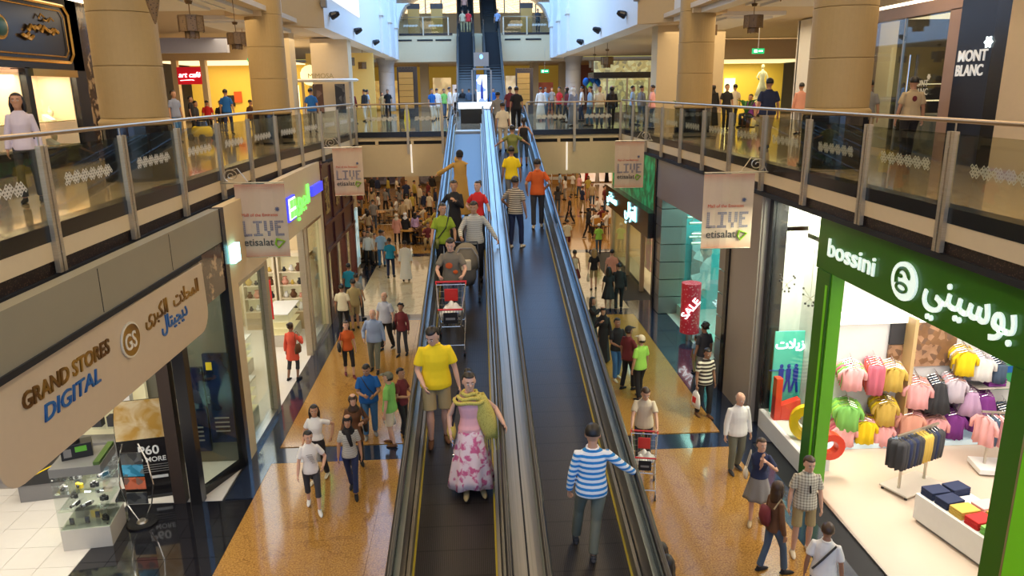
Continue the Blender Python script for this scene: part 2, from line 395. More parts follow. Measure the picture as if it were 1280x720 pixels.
# bridge front
wall('trim_9', -4.75, -1.0, 30.98, 31.2, 5.90, 6.11, black_paint); wall('trim_10', 2.2, 6.2, 30.98, 31.2, 5.90, 6.11, black_paint)
wall('wall_bridge', -4.75, 6.25, 31.06, 31.5, 4.3, 5.60, cream)
MB().box(-4.75, 6.25, 31.05, 31.2, 5.74, 5.90).build('upper_band', cream, bpy.data.objects['wall_bridge'])
MB().box(-4.75, 6.25, 31.14, 31.2, 5.60, 5.74).build('recess', black_matt, bpy.data.objects['wall_bridge'])
for x0, x1 in ((-4.7, -3.9), (-3.75, -2.5), (-2.3, -1.1), (2.3, 3.5), (3.75, 4.9), (5.05, 6.1)):
    pass
for x in (-4.75, -3.83, -2.4, -1.05, 2.35, 3.62, 4.97):
    MB().box(x-.06, x+.06, 31.04, 31.2, 5.60, 5.74).build('slot_divider', cream, bpy.data.objects['wall_bridge'])
wall('ceiling', -22, 24, 31.5, 75, 4.25, 4.4, ceil_m)
# ceiling of shops (soffit under walkways inside the shops)
wall('ceiling.001', -14, -5.15, -2, 15.1, 4.95, 5.05, white_wall)
wall('ceiling.002', -9.6, -5.15, 15.1, 33, 4.1, 4.2, white_wall)
wall('ceiling.003', 7.42, 14, -2, 15.9, 4.45, 4.55, white_wall)
wall('ceiling.004', 6.9, 13, 15.9, 34, 4.6, 4.7, white_wall)

# ---- round columns
def column(x, y, r, z0, z1, zb, label, plain=False, m=None):
    t = thing('round_column', label, 'column', (x, y, z0), group='round stone columns')
    if not plain:
        MB().ell([(0, 0, 0, r*1.12, r*1.12), (0, 0, .06, r*1.12, r*1.12)], 40).build('plinth', black_paint, t)
        MB().ell([(0, 0, .06, r*1.05, r*1.05), (0, 0, zb-.02, r*1.05, r*1.05)], 40).build('base', black_granite, t, smooth=False)
        MB().ell([(0, 0, zb-.02, r*1.0, r*1.0), (0, 0, zb, r*1.09, r*1.09), (0, 0, zb+.06, r*1.09, r*1.09), (0, 0, zb+.12, r*1.0, r*1.0)], 40).build('moulding', stone, t, smooth=True)
    h = z1-z0-zb-.12; n = max(1, round(h/1.05))
    for i in range(n):
        a = zb+.12+h*i/n; b = zb+.12+h*(i+1)/n
        rr0 = r*(1-.03*i/n); MB().ell([(0, 0, a+.004, rr0-.008, rr0-.008), (0, 0, a+.014, rr0, rr0), (0, 0, b-.014, rr0, rr0), (0, 0, b-.004, rr0-.008, rr0-.008)], 40).build('drum', m or stone, t)
    if plain:
        MB().ell([(0, 0, h*.62, r*1.02, r*1.02), (0, 0, h*.70, r*1.25, r*1.25), (0, 0, h+.1, r*1.3, r*1.3)], 24).build('capital', stone_top, t)
    return t
column(-6.45, 15.1, .60, 6.1, 12, 1.05, 'thick sandstone column nearest on the left walkway, beside the black jewellery shop')
column(-6.45, 25.3, .58, 6.1, 12, .95, 'second sandstone column along the left walkway, before the yellow kiosk')
column(7.40, 15.1, .60, 6.1, 12, 1.05, 'thick sandstone column nearest on the right walkway, beside the pen shop window')
column(7.48, 25.3, .58, 6.1, 12, .95, 'second sandstone column along the right walkway')
column(-6.35, 60, .60, 6.1, 12.0, .0, 'pale far column left of the far escalators, under the white gallery', True, stone_top)
column(8.1, 60, .60, 6.1, 12.0, .0, 'pale far column right of the far escalators, under the white gallery', True, stone_top)

# ---- gallery (second floor) and ceilings
wall('wall_gallery_left', -6.2, -5.4, 30, 60, 10.05, 19, white_wall)
wall('wall_gallery_right', 6.3, 7.1, 29, 60, 10.0, 19, white_wall)
struct(MB().prism([(-5.4, 30), (-6.2, 30.02), (-7.15, 29.0), (-6.6, 28.5)], 10.05, 19), 'wall_gallery_corner_left', tanw)
struct(MB().prism([(6.3, 29), (7.5, 27.9), (7.9, 28.4), (7.1, 29.02)], 10.0, 19), 'wall_gallery_corner_right', tanw)
wall('wall_parapet_left', -7.1, -6.6, -2, 28.6, 10.05, 19, white_wall)
wall('wall_parapet_right', 7.4, 7.9, -2, 28, 10.0, 19, white_wall)
wall('ceiling.005', -22, -6.2, -2, 60, 10.15, 10.3, ceil_m); wall('ceiling.006', 7.1, 24, -2, 60, 10.15, 10.3, ceil_m)
wall('ceiling.007', -22, 24, 60.2, 76, 9.85, 10.1, ceil_m)
wall('ceiling.008', -7.1, 7.9, -2, 30, 16.5, 16.7, ceil_m)
wall('ceiling.009', -22, 24, 74, 90, 19, 19.2, white_wall)
# stepped coffers of the walkway ceilings
for k, (x, y, s) in enumerate([(-8.0, 12, 1), (-8.0, 20, 1), (-8.2, 29, 1), (9.3, 12, 1), (9.3, 20, 1), (9.6, 29, 1)]):
    struct(MB().box(x-1.1, x+1.1, y-3, y+3, 10.02, 10.15).box(x-.8, x+.8, y-2.6, y+2.6, 9.95, 10.03), 'trim_%d' % (20+k), white_wall)
# small capital blocks over the columns
for x, y in ((-6.9, 15.1), (-6.9, 25.3), (7.7, 15.1), (7.7, 25.3)):
    wall('trim_%d' % (30+int(y)+int(x)), x-.55, x+.55, y-.6, y+.6, 10.0, 10.16, cream)
wall('wall_end_left', -22.3, -22, -2, 76, 0, 12, cream); wall('wall_end_right', 24, 24.3, -2, 76, 0, 12, cream)
# second floor over the far plaza
wall('wall_gallery_front', -5.5, 6.5, 60, 60.6, 9.85, 11.9, cream)
MB().box(-5.5, -1.2, 59.97, 60.02, 11.78, 11.95).build('edge_band', black_paint, bpy.data.objects['wall_gallery_front'])
MB().box(2.6, 6.5, 59.97, 60.02, 11.78, 11.95).build('edge_band', black_paint, bpy.data.objects['wall_gallery_front'])
for x in (-4.9, -3.3, -1.9, 3.4, 5.0):
    MB().box(x-.6, x+.6, 59.96, 60.02, 11.38, 11.5).build('slot', black_matt, bpy.data.objects['wall_gallery_front'])
wall('upper_floor.001', -8, 10, 60.6, 76, 11.6, 11.95, upper_floor)
# far back walls
wall('wall_back_upper', -22, 24, 72, 72.4, 6.1, 12, amber_wall)
wall('wall_back_ground', -22, 24, 66, 66.4, 0, 4.3, tanw)
wall('wall_back_gallery', -8, 10, 73, 73.3, 11.9, 16.2, cream)
# arched skylight behind the gallery
mb = MB(); rs = []
for i in range(17):
    a = PI*i/16; rs.append([(.6-6.6*math.cos(a), 62, 13.9+2.9*math.sin(a)), (.6-6.6*math.cos(a), 76, 13.9+2.9*math.sin(a)),
                            (.6-6.9*math.cos(a), 76, 13.9+3.3*math.sin(a)), (.6-6.9*math.cos(a), 62, 13.9+3.3*math.sin(a))])
mb.rings(rs); struct(mb, 'ceiling_arch', white_wall)
wall('window_1', -6, 7.3, 73.0, 73.05, 14.6, 19, white_lit_panel)
for i in range(9): MB().box(-5.3+i*1.45-.06, -5.3+i*1.45+.06, 72.9, 73.0, 14.6, 17.5).build('mullion', white_wall, bpy.data.objects['window_1'])
for s, x in ((-1, -5.5), (1, 6.45)):      # curved bracket walls at the end of the gallery
    mb = MB(); rs = []
    for i in range(7):
        a = PI/2*i/6; z = 10.0+4*math.sin(a); xx = x+s*(-.0)+(-s)*1.2*(1-math.cos(a))
        rs.append([(x+s*.8, 59, z), (xx, 59, z), (xx, 60.2, z), (x+s*.8, 60.2, z)] if s > 0 else [(x+s*.8, 59, z), (x+s*.8, 60.2, z), (xx, 60.2, z), (xx, 59, z)])
    mb.rings(rs); struct(mb, 'trim_%d' % (70+s), white_wall)
for s, x in (('left', -5.36), ('right', 6.26)):   # pilaster ribs on the white gallery faces
    for y in (49, 54, 58.6):
        struct(MB().box(x-.12, x+.12, y-.4, y+.4, 10.0, 16).box(x-.2, x+.2, y-.55, y+.55, 12.2, 12.5), 'trim_rib_'+s, white_wall)

# ---- piers on the upper level
wall('wall_pier_left', -8.1, -7.45, 33, 34, 6.1, 10.2, cream)
wall('wall_pier_left.001', -7.3, -5.6, 36.5, 37.6, 6.1, 10.1, beige)
wall('wall_pier_right', 7.7, 8.7, 31.5, 32.5, 6.1, 10.2, cream)
wall('wall_pier_right.001', 8.6, 9.8, 34, 35, 6.1, 10.2, beige)
wall('wall_pier_right.002', 9.6, 10.5, 31.5, 32.5, 6.1, 10.2, cream)

# ================================================================== GROUND FLOOR SHOPS, LEFT
XS = -4.95
# camera shop
sf = holder('wall_shopfront_camera')
MB().box(-5.15, XS, -2, 14.72, 4.88, 5.53).build('header_panel', olive_metal, sf)
for y in (2.6, 5.0, 7.4, 9.8, 12.2): MB().box(XS-.005, XS+.004, y-.006, y+.006, 4.9, 5.5).build('panel_joint', black_matt, sf)
MB().box(-5.4, XS+.03, -2, 13.45, 4.80, 4.88).build('header_edge', black_matt, sf)
MB().box(-5.15, XS-.01, 13.35, 14.70, 3.92, 4.86).build('marble_reveal', dark_brown, sf)
MB().box(-5.12, XS+.02, 14.70, 14.92, 0, 5.53).build('black_post', black_paint, sf)
MB().box(-5.6, -5.38, 13.18, 13.42, 0, 4.85).build('black_post', black_paint, sf)
MB().box(-5.95, -5.72, 13.25, 13.45, 0, 4.85).build('bronze_post', wood_dark, sf)
wt = [(-5.45, 13.42), (-5.03, 14.70)]
MB().slab(wt[0], wt[1], .16, 3.92, .02).build('window_pane', glass_shop, sf)
MB().slab((-5.47, 13.42), (-4.98, 14.74), 0, .16, .12).build('window_sill', black_paint, sf)
MB().slab((-5.47, 13.42), (-4.98, 14.74), 3.88, 3.98, .12).build('window_head', black_paint, sf)
wall('wall_camera_shop_back', -11.6, -5.16, 14.95, 15.1, 0, 5.0, mat('olive_grey_wall', (.16, .15, .11), .5))
wall('wall_camera_shop_side', -11.9, -11.6, -2, 16.5, 0, 5.0, cream)
area('camera_shop_lamp', (-8.4, 10.5, 4.8), 4.5, 8, 360, NEUT); area('camera_shop_lamp', (-6.2, 14.0, 4.8), 1.5, 1.5, 40, NEUT)
# second shop (bright jewellery and gift shop)
sf = holder('wall_shopfront_gifts')
MB().box(-5.15, XS, 14.93, 24.75, 3.86, 5.53).build('header_panel', cream, sf)
MB().box(-5.15, XS, 14.93, 15.42, 0, 3.86).build('pier', cream, sf)
MB().box(-5.12, XS+.01, 17.35, 17.62, 0, 3.86).build('steel_pier', steel_post, sf)
MB().box(-5.12, XS+.01, 21.55, 21.72, 0, 3.86).build('steel_pier', steel_post, sf)
MB().box(-5.12, XS+.01, 21.98, 22.2, 0, 3.86).build('steel_pier', steel_post, sf)
MB().box(-5.15, XS, 24.3, 24.75, 0, 3.86).build('pier', cream, sf)
for a, b in ((15.42, 17.35), (22.2, 24.3)):
    MB().box(-5.06, -5.04, a, b, .14, 3.8).build('window_pane', glass_shop, sf)
    MB().box(-5.10, XS, a, b, 0, .14).build('window_sill', steel, sf)
    MB().box(-5.10, XS+.01, a, b, 3.78, 3.86).build('window_head', steel, sf)
wall('wall_gift_shop_back', -9.6, -9.4, 15.1, 33, 0, 4.2, cream); wall('wall_gift_shop_side', -9.4, -5.15, 24.72, 24.9, 0, 4.2, cream)
area('gift_shop_lamp', (-7.2, 20.5, 4.05), 3.5, 7, 250, NEUT)
# third shop: maroon timber front
sf = holder('wall_shopfront_maroon')
MB().box(-5.15, XS-.02, 24.76, 31.0, 2.5, 5.53).build('fascia_board', maroon, sf)
for y in (24.85, 26.6, 28.6, 30.8): MB().box(-5.15, XS+.04, y-.12, y+.12, 0, 5.53).build('pilaster', maroon, sf)
MB().box(-5.15, XS+.07, 24.76, 31.0, 5.3, 5.42).build('cornice', maroon, sf)
MB().box(-5.15, XS+.06, 24.76, 31.0, 3.3, 3.42).build('rail', maroon, sf); MB().box(-5.15, XS+.06, 24.76, 31.0, 2.44, 2.56).build('rail', maroon, sf)
for y in (25.7, 27.6, 29.7):
    MB().box(XS-.03, XS+.005, y-.35, y+.35, 3.7, 4.9).build('gold_emblem', mat('gilt_pattern', (.55, .38, .1), .4, kind='soft', col2=(.09, .02, .015), p=(9, .45, .55)), sf)
    MB().box(-5.06, -5.04, y-.75, y+.75, .5, 2.44).build('window_pane', glass_shop, sf)
    MB().box(-5.12, XS+.02, y-.78, y+.78, 0, .5).build('stall_riser', maroon, sf)
area('maroon_shop_lamp', (-7.2, 28, 4.05), 3, 5, 260, NEUT)
wall('wall_court_corner_left', -9.6, -5.15, 31.0, 33.2, 0, 4.3, tanw)
MB().box(-5.14, -5.06, 31.2, 32.8, .3, 2.8).build('lit_window', mat('lit_window_scene', (.45, .75, .85), .4, kind='photo', col2=(.9, .85, .7), p=3, emit=.7), bpy.data.objects['wall_court_corner_left'])
# ================================================================== GROUND FLOOR SHOPS, RIGHT
# children's clothes shop
XB = 6.58
sf = holder('wall_shopfront_green')
MB().box(XB, XB+.22, -2, 13.62, 4.34, 5.46).build('fascia_board', green, sf)
MB().box(XB-.03, XB+.24, 12.98, 13.5, 0, 4.34).build('green_post', green, sf)
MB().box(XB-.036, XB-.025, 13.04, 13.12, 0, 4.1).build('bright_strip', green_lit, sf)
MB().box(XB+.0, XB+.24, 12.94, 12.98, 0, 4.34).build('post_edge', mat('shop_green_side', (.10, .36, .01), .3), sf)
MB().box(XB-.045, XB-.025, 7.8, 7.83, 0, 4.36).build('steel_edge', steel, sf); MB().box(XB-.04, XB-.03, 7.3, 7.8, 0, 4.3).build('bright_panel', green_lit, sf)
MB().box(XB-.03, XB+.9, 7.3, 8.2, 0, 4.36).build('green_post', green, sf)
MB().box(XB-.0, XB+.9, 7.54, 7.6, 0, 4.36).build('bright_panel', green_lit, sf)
wall('wall_clothes_shop_back', 7.42, 14, 14.9, 15.05, 0, 4.5, white_wall)
wall('wall_clothes_shop_side', 13.6, 13.8, -2, 15.3, 0, 4.5, white_wall)
area('clothes_shop_lamp', (9.6, 11.5, 4.4), 4.5, 5, 400, (1, .91, .80)); area('clothes_shop_lamp', (9.6, 5, 4.4), 4.5, 6, 230, (1, .91, .80))
# display window
MB().box(XB+.02, XB+.04, 13.5, 15.75, .5, 5.3).build('window_pane', glass_shop, sf)
MB().box(XB-.02, XB+.3, 13.5, 15.85, 0, .42).build('window_plinth', white_wall, sf)
MB().box(XB-.04, XB+.3, 15.75, 15.95, 0, 5.45).build('black_frame', black_paint, sf)
MB().box(XB-.02, XB+.22, 13.62, 15.8, 5.30, 5.46).build('window_head', black_paint, sf)
wall('wall_window_back', 6.6, 7.6, 15.9, 16.0, 0, 5.3, white_wall); wall('wall_window_side', 7.42, 7.5, 14.9, 15.9, 0, 5.3, white_wall); wall('trim_55', XB+.1, 7.2, 13.5, 15.85, 0, .40, white_wall)
area('window_lamp', (6.98, 14.4, 5.25), .6, 2.2, 330, (1, .92, .78))
# taupe column
struct(MB().box(6.42, 7.0, 15.96, 16.0, 0, 5.46).box(6.38, 7.0, 16.0, 17.75, 0, 5.46), 'wall_pier_taupe', taupe)
MB().box(6.33, 6.9, 17.76, 18.0, 0, 5.46).build('black_jamb', black_paint, bpy.data.objects['wall_pier_taupe'])
# sunglasses shop with steel portal
sf = holder('wall_shopfront_steel')
MB().box(6.40, 6.9, 18.0, 25.5, 4.05, 5.46).build('header_panel', mat('lilac_grey_panel', (.33, .32, .36), .35, metal=.3, nz=.05), sf)
for i in range(7): MB().box(6.42, 7.3, 18.0, 18.7, .02+i*.62, .62+i*.62-.01).build('portal_panel', grey_metal, sf)
for i in range(7): MB().box(6.42, 7.3, 24.8, 25.5, .02+i*.62, .62+i*.62-.01).build('portal_panel', grey_metal, sf)
MB().box(7.12, 7.14, 18.7, 24.8, .35, 4.3).build('window_pane', glass_shop, sf)
MB().box(7.08, 7.3, 18.7, 24.8, 0, .35).build('window_plinth', mat('pale_green_plinth', (.35, .55, .48), .3), sf)
wall('wall_sunglasses_shop_back', 11.4, 11.5, 16, 25.3, 0, 4.6, mat('turquoise_wall', (.10, .50, .52), .5))
wall('wall_sunglasses_shop_end', 7.0, 11.4, 25.2, 25.4, 0, 4.6, mat('turquoise_wall', (.10, .50, .52), .5))
wall('wall_sunglasses_shop_near', 7.9, 11.4, 15.9, 16.0, 0, 4.6, white_wall)
area('sunglasses_shop_lamp', (8.8, 21.5, 4.5), 3, 6, 430, (.55, 1, .95))
# shop with black sign box
sf = holder('wall_shopfront_blacksign')
MB().box(6.15, 6.9, 25.62, 34.0, 2.55, 3.45).build('sign_box', black_paint, sf)
MB().box(6.35, 6.9, 25.5, 25.72, 0, 5.46).build('black_jamb', black_paint, sf)
for y in (27.9, 30.6, 33.8): MB().box(6.45, 6.6, y-.08, y+.08, 0, 2.55).build('mullion', steel_post, sf)
for a, b in ((27.98, 30.52), (30.68, 33.72)): MB().box(6.5, 6.52, a, b, .1, 2.55).build('window_pane', glass_shop, sf)
MB().box(6.45, 6.9, 25.72, 34, 3.45, 5.46).build('green_header', mat('green_glow_panel', (.01, .16, .05), .4, kind='soft', col2=(.02, .45, .16), p=(2.5, .45, .6), emit=.25), sf)
wall('wall_black_sign_shop_back', 10.5, 10.7, 25.5, 34, 0, 4.6, mat('warm_shop_wall', (.75, .52, .22), .5))
wall('wall_court_corner_right', 6.45, 13, 34.0, 34.2, 0, 4.3, cream)
area('black_sign_shop_lamp', (8.4, 29.5, 4.5), 3, 7, 380, (1, .8, .5))
# food court and shops at the far end of the ground floor
for i, x in enumerate((-10, -4.5, 13)):
    wall('wall_court_pier', x-.5, x+.5, 56, 57, 0, 4.25, beige)
wall('window_2', 6.0, 8.6, 62.9, 63.1, .1, 3.5, mat('lit_shop_shelves', (.95, .78, .5), .5, kind='photo', col2=(.8, .55, .3), p=5, emit=.7))
wall('window_3', 9.2, 12.4, 62.9, 63.1, .1, 3.5, mat('lit_shop_window', (1, .82, .6), .5, kind='soft', col2=(.85, .55, .35), p=(1.2, .4, .7), emit=.8))
wall('window_4', -15, -9.5, 62.9, 63.1, .2, 3.3, mat('lit_cafe_window', (.5, .32, .14), .5, kind='photo', col2=(.12, .08, .06), p=2, emit=.3))
wall('window_5', -8.5, -3.5, 62.9, 63.1, .2, 3.3, mat('dark_shop_window', (.10, .07, .06), .3, kind='photo', col2=(.22, .16, .2), p=2, emit=.2))
for x in (5.9, 8.9, 12.5): wall('trim_81', x-.12, x+.12, 62.8, 63.1, 0, 4.2, gold)
# ================================================================== UPPER LEVEL SHOPS
# left: black jewellery shop
jf = holder('wall_shopfront_jewellery')
XJ = -9.5
MB().box(XJ-.3, XJ, -2, 19.75, 8.28, 9.95).build('fascia_board', black_paint, jf)
MB().box(XJ-.3, XJ, 19.25, 19.78, 6.1, 9.95).build('black_pier', black_paint, jf)
MB().box(XJ-.3, XJ, 17.15, 17.35, 6.1, 8.3).build('black_pier', black_paint, jf)
MB().box(XJ-.3, XJ, 14.6, 15.1, 6.1, 8.3).build('black_pier', black_paint, jf)
MB().box(XJ-.3, XJ+.03, -2, 19.3, 6.1, 6.55).build('stall_riser', black_paint, jf)
MB().box(XJ-.02, XJ+.06, 17.35, 19.25, 8.12, 8.28).build('gold_valance', gold, jf)
for a, b in ((15.1, 17.15), (17.35, 19.25)):
    MB().box(XJ-.12, XJ-.10, a, b, 6.55, 8.2).build('window_pane', glass_shop, jf)
    MB().box(XJ-.9, XJ-.14, b-.03, b, 6.56, 8.26).build('window_side', mat('peach_glow', (.85, .58, .38), .6, emit=.5), jf)
    MB().box(XJ-.95, XJ-.9, a, b, 6.5, 8.3).build('window_back', mat('peach_glow', (.85, .58, .38), .6, emit=.5), jf)  # window lighting put into back and side panels as a glow
def gframe(mb, y0, y1, z0, z1, t, c):      # frame with cut corners
    P = [(y0+c, z0), (y1-c, z0), (y1, z0+c), (y1, z1-c), (y1-c, z1), (y0+c, z1), (y0, z1-c), (y0, z0+c)]
    for i in range(8):
        a, b = P[i], P[(i+1) % 8]; mb.tube([(0, a[0], a[1]), (0, b[0], b[1])], t, 4)
g = MB(); gframe(g, 12.0, 19.25, 8.46, 9.72, .035, .18); gframe(g, 12.2, 19.05, 8.58, 9.6, .015, .14)
g.build('gold_frame', gold, jf, loc=(XJ+.03, 0, 0))
for i, (y, z) in enumerate([(17.3, 9.0), (17.55, 9.12), (17.8, 9.2), (18.05, 9.13), (18.3, 9.16), (18.5, 9.1), (17.45, 8.96), (18.4, 9.35), (18.2, 9.38), (18.02, 9.4)]):
    MB().tube([(XJ+.06, y-.1, z-.04), (XJ+.06, y, z+.06*(1 if i % 2 else -1)), (XJ+.06, y+.12, z)], .045 if i < 7 else .02, 6, True).build('gilt_letter', gold, jf)
MB().sphere((XJ+.03, 16.45, 9.08), (.04, .32, .26), 20, 9).build('emblem', gold, jf, smooth=True)
MB().sphere((XJ+.06, 16.45, 9.08), (.03, .24, .19), 20, 9).build('emblem_centre', mat('emblem_green', (.01, .06, .05), .3), jf, smooth=True)
MB().box(XJ-.3, XJ+.05, -2, 23.5, 9.9, 10.0).build('cove_light', mat('lit_cove', (1, .85, .6), .5, emit=4), jf)
MB().box(XJ-.3, XJ, 19.78, 21.2, 8.0, 9.9).build('marble_pier', dark_brown, jf)
MB().box(XJ-.3, XJ, 19.78, 20.35, 6.1, 8.0).build('marble_pier', dark_brown, jf)
wall('wall_upper_left', XJ-.35, XJ-.3, 20, 23.6, 6.1, 10, mat('dim_shop_wall', (.30, .20, .12), .4))
MB().box(XJ-.28, XJ-.26, 20.4, 23.2, 6.6, 8.9).build('shop_window', mat('lit_window_amber', (.9, .6, .3), .4, kind='photo', col2=(.3, .35, .45), p=1.6, emit=.5), bpy.data.objects['wall_upper_left'])
def jewel_stand(x, y, z, s, i):
    t = thing('necklace_stand', '%s shelf, %s pane, place %s: ' % ('upper' if z > 7 else 'lower', 'near' if y < 17.2 else 'far', ORD[i])+['cream necklace bust in the black shop window', 'white ring board in the black shop window', 'pale bracelet ramp in the black shop window'][i % 3], 'jewellery stand', (x, y, z), 0, 'jewellery stands in the black shop window')
    if i % 3 == 0: MB().ell([(0, 0, 0, .05, .05), (0, 0, .02, .05, .05), (0, 0, .06, .02, .02), (0, 0, .12, .07, .05), (0, 0, .22, .08, .05), (0, 0, .28, .025, .025), (0, 0, .33, .025, .025)], 10).build('bust', cloth('cream'), t, smooth=True)
    elif i % 3 == 1: MB().prism([(-.08, -.1), (.08, -.1), (.08, .1), (-.08, .1)], 0, .03).tube([(.02, -.08, .04), (-.05, 0, .2), (.02, .08, .04)], .02, 6).build('board', white_wall, t)
    else: MB().prism([(-.1, -.12), (.1, -.12), (.1, .12), (-.1, .12)], 0, .02).add([(-.1, -.12, .02), (.1, -.12, .02), (.1, .12, .02), (-.1, .12, .02), (-.1, -.12, .15), (-.1, .12, .15)], [(0, 1, 4), (2, 3, 5), (1, 2, 5, 4), (0, 4, 5, 3)]).build('ramp', cloth('white'), t)
for lvl, z in enumerate((6.57, 7.13)):
    if lvl: MB().box(XJ-.85, XJ-.14, 17.4, 19.2, z-.02, z).build('shelf', mat('gold_shelf', (.55, .42, .2), .3), jf); MB().box(XJ-.85, XJ-.14, 15.15, 17.1, z-.02, z).build('shelf', mat('gold_shelf', (.55, .42, .2), .3), jf)
    for i in range(10):
        y = 15.3+i*.2 if i < 5 else 17.55+(i-5)*.36
        if 17.1 < y < 17.4: continue
        jewel_stand(XJ-.45-.15*(i % 2), y, z, 1, i)
area('jewellery_window_lamp', (XJ-.5, 17.2, 8.15), .5, 3.6, 130, (1, .8, .6))
MB().box(XJ-.8, XJ-.3, 14.8, 19.7, 8.28, 8.32).build('window_top', black_paint, jf)

# right: pen shop
pf = holder('wall_shopfront_pens'); XM = 10.0
MB().box(XM, XM+.3, 10, 19.6, 9.18, 9.45).build('fascia_board', mat('mauve_stone', (.36, .24, .19), .35, nz=.1), pf)
MB().box(XM, XM+.3, 15.45, 15.85, 6.1, 9.2).build('stone_pier', mat('mauve_stone', (.36, .24, .19), .35), pf)
MB().box(XM, XM+.3, 19.1, 19.6, 6.1, 9.2).build('stone_pier', mat('mauve_stone', (.36, .24, .19), .35), pf)
MB().box(XM-.02, XM+.3, 14.35, 15.45, 6.1, 9.6).build('navy_panel', navy, pf)
MB().box(XM-.04, XM+.3, 13.95, 14.35, 6.1, 9.9).build('black_jamb', black_paint, pf)
MB().box(XM-.05, XM+.3, -2, 13.95, 6.1, 10.1).build('cream_panel', beige, pf)
MB().box(XM+.06, XM+.08, 15.85, 19.1, 6.2, 9.18).build('window_pane', glassm('pen_shop_glass', (.8, .85, .85), .05), pf)
MB().box(XM+.05, XM+.09, 17.55, 17.6, 6.2, 9.18).build('door_edge', steel, pf)
MB().tube([(XM-.02, 17.1, 7.0), (XM-.02, 17.1, 8.35)], .022, 8).build('door_handle', chrome, pf)
MB().box(XM, XM+.3, 10, 19.6, 9.45, 9.52).build('cove_light', mat('lit_cove', (1, .85, .6), .5, emit=4), pf)
MB().box(XM, XM+.3, 10, 19.6, 9.52, 10.1).build('upper_panel', ceil_m, pf)
wall('wall_pen_shop_back', 13.4, 13.6, 12, 20, 6.1, 9.6, mat('pen_shop_brown', (.10, .07, .05), .5)); wall('wall_pen_shop_end', 10.3, 11.0, 19.5, 19.7, 6.1, 9.6, mat('pen_shop_end_lit', (.7, .55, .33), .5, emit=.15)); wall('wall_pen_shop_end.001', 11.0, 13.4, 19.5, 19.7, 6.1, 9.6, mat('pen_shop_end_unlit', (.045, .035, .03), .4))  # end wall: lit part given a glow, the rest a darkened colour
area('pen_shop_lamp', (11.6, 18.2, 9.3), 1.5, 2, 90, (1, .82, .55))
MB().box(10.4, 13.3, 16.6, 19.4, 9.3, 9.34).build('lit_ceiling', warm_lit, pf)
text('MONT', 'sign_letters', mat('silver_letter', (.7, .7, .68), .3, emit=.5), (XM-.04, 15.35, 8.14), (0, -1, 0), (0, 0, 1), .30, pf, bold=.02, sx=1.0)
text('BLANC', 'sign_letters', mat('silver_letter', (.7, .7, .68), .3, emit=.5), (XM-.04, 15.37, 7.86), (0, -1, 0), (0, 0, 1), .30, pf, bold=.02, sx=.88)
def star(c, r, d, m, par, nm='star'):
    mb = MB(); P = []
    for i in range(12): q = r if i % 2 == 0 else r*.66; P.append((math.cos(PI*i/6)*q, math.sin(PI*i/6)*q))
    mb.rings([[(c[0]+0, c[1]+p[0], c[2]+p[1]) for p in P], [(c[0]+d, c[1]+p[0], c[2]+p[1]) for p in P]]); return mb.build(nm, m, par)
star((XM-.05, 14.44, 8.47), .12, -.03, mat('lit_star', (.85, 1, 1), .3, emit=2), pf)
sg = holder('trim_82'); wgl = XM+.02
text('MONT', 'glass_letters', motif_m, (wgl, 16.95, 7.66), (0, -1, 0), (0, 0, 1), .2, sg, .01); text('BLANC', 'glass_letters', motif_m, (wgl, 16.97, 7.48), (0, -1, 0), (0, 0, 1), .2, sg, .01)
star((wgl, 16.35, 7.86), .07, -.01, motif_m, sg)
t = thing('display_cabinet', 'lit glass display cabinet with pens just inside the pen shop door', 'cabinet', (11.6, 18.6, 6.1))
MB().box(-.5, .5, -.3, .3, 0, .9).build('base', wood_dark, t); MB().box(-.5, .5, -.3, .3, .9, 2.0).build('glass_case', glass_case, t)
for z in (1.2, 1.6): MB().box(-.48, .48, -.28, .28, z, z+.02).build('shelf', warm_lit, t)
t = thing('display_pedestal', 'grey pedestal with a pale sculptural ornament in the pen shop window', 'pedestal', (10.6, 16.6, 6.1))
MB().box(-.3, .3, -.6, .6, 0, .95).build('block', cloth('grey'), t); MB().sphere((0, 0, 1.05), (.1, .16, .11), 12, 7).tube([(0, -.1, 1.05), (0, .0, 1.2), (0, .14, 1.06)], .03, 6).build('ornament', cloth('cream'), t, smooth=True)

# right, farther: bright yellow fashion shop, and grey-white wall
yf = holder('wall_shopfront_yellow')
MB().box(12.4, 17.5, 40, 40.3, 9.1, 10.1).build('header_panel', beige, yf)
for x in (12.4, 13.1): MB().box(x-.1, x+.1, 39.95, 40.3, 6.1, 9.1).build('black_mullion', black_paint, yf)
MB().box(13.2, 17.5, 40.1, 40.12, 6.3, 9.1).build('window_pane', glass_shop, yf)
MB().box(12.5, 13.0, 40.1, 40.15, 6.3, 9.1).build('dim_pane', mat('grey_pane', (.3, .33, .33), .2), yf)
MB().box(12.4, 18.4, 44.5, 44.7, 6.1, 9.1).build('back_wall', amber_wall, yf)
MB().box(13.2, 18, 40.4, 44, 9.0, 9.1).build('lit_ceiling', warm_lit, yf)
MB().box(14.9, 15.5, 44.3, 44.5, 6.8, 8.2).build('lit_niche', mat('lit_niche', (1, .85, .5), .4, emit=2), yf)
area('yellow_shop_lamp', (15.3, 42.3, 8.9), 4, 3, 260, (1, .85, .45))
t = thing('dress_form', 'white gowned dress form high in the yellow shop window', 'mannequin', (15.9, 41.2, 7.2))
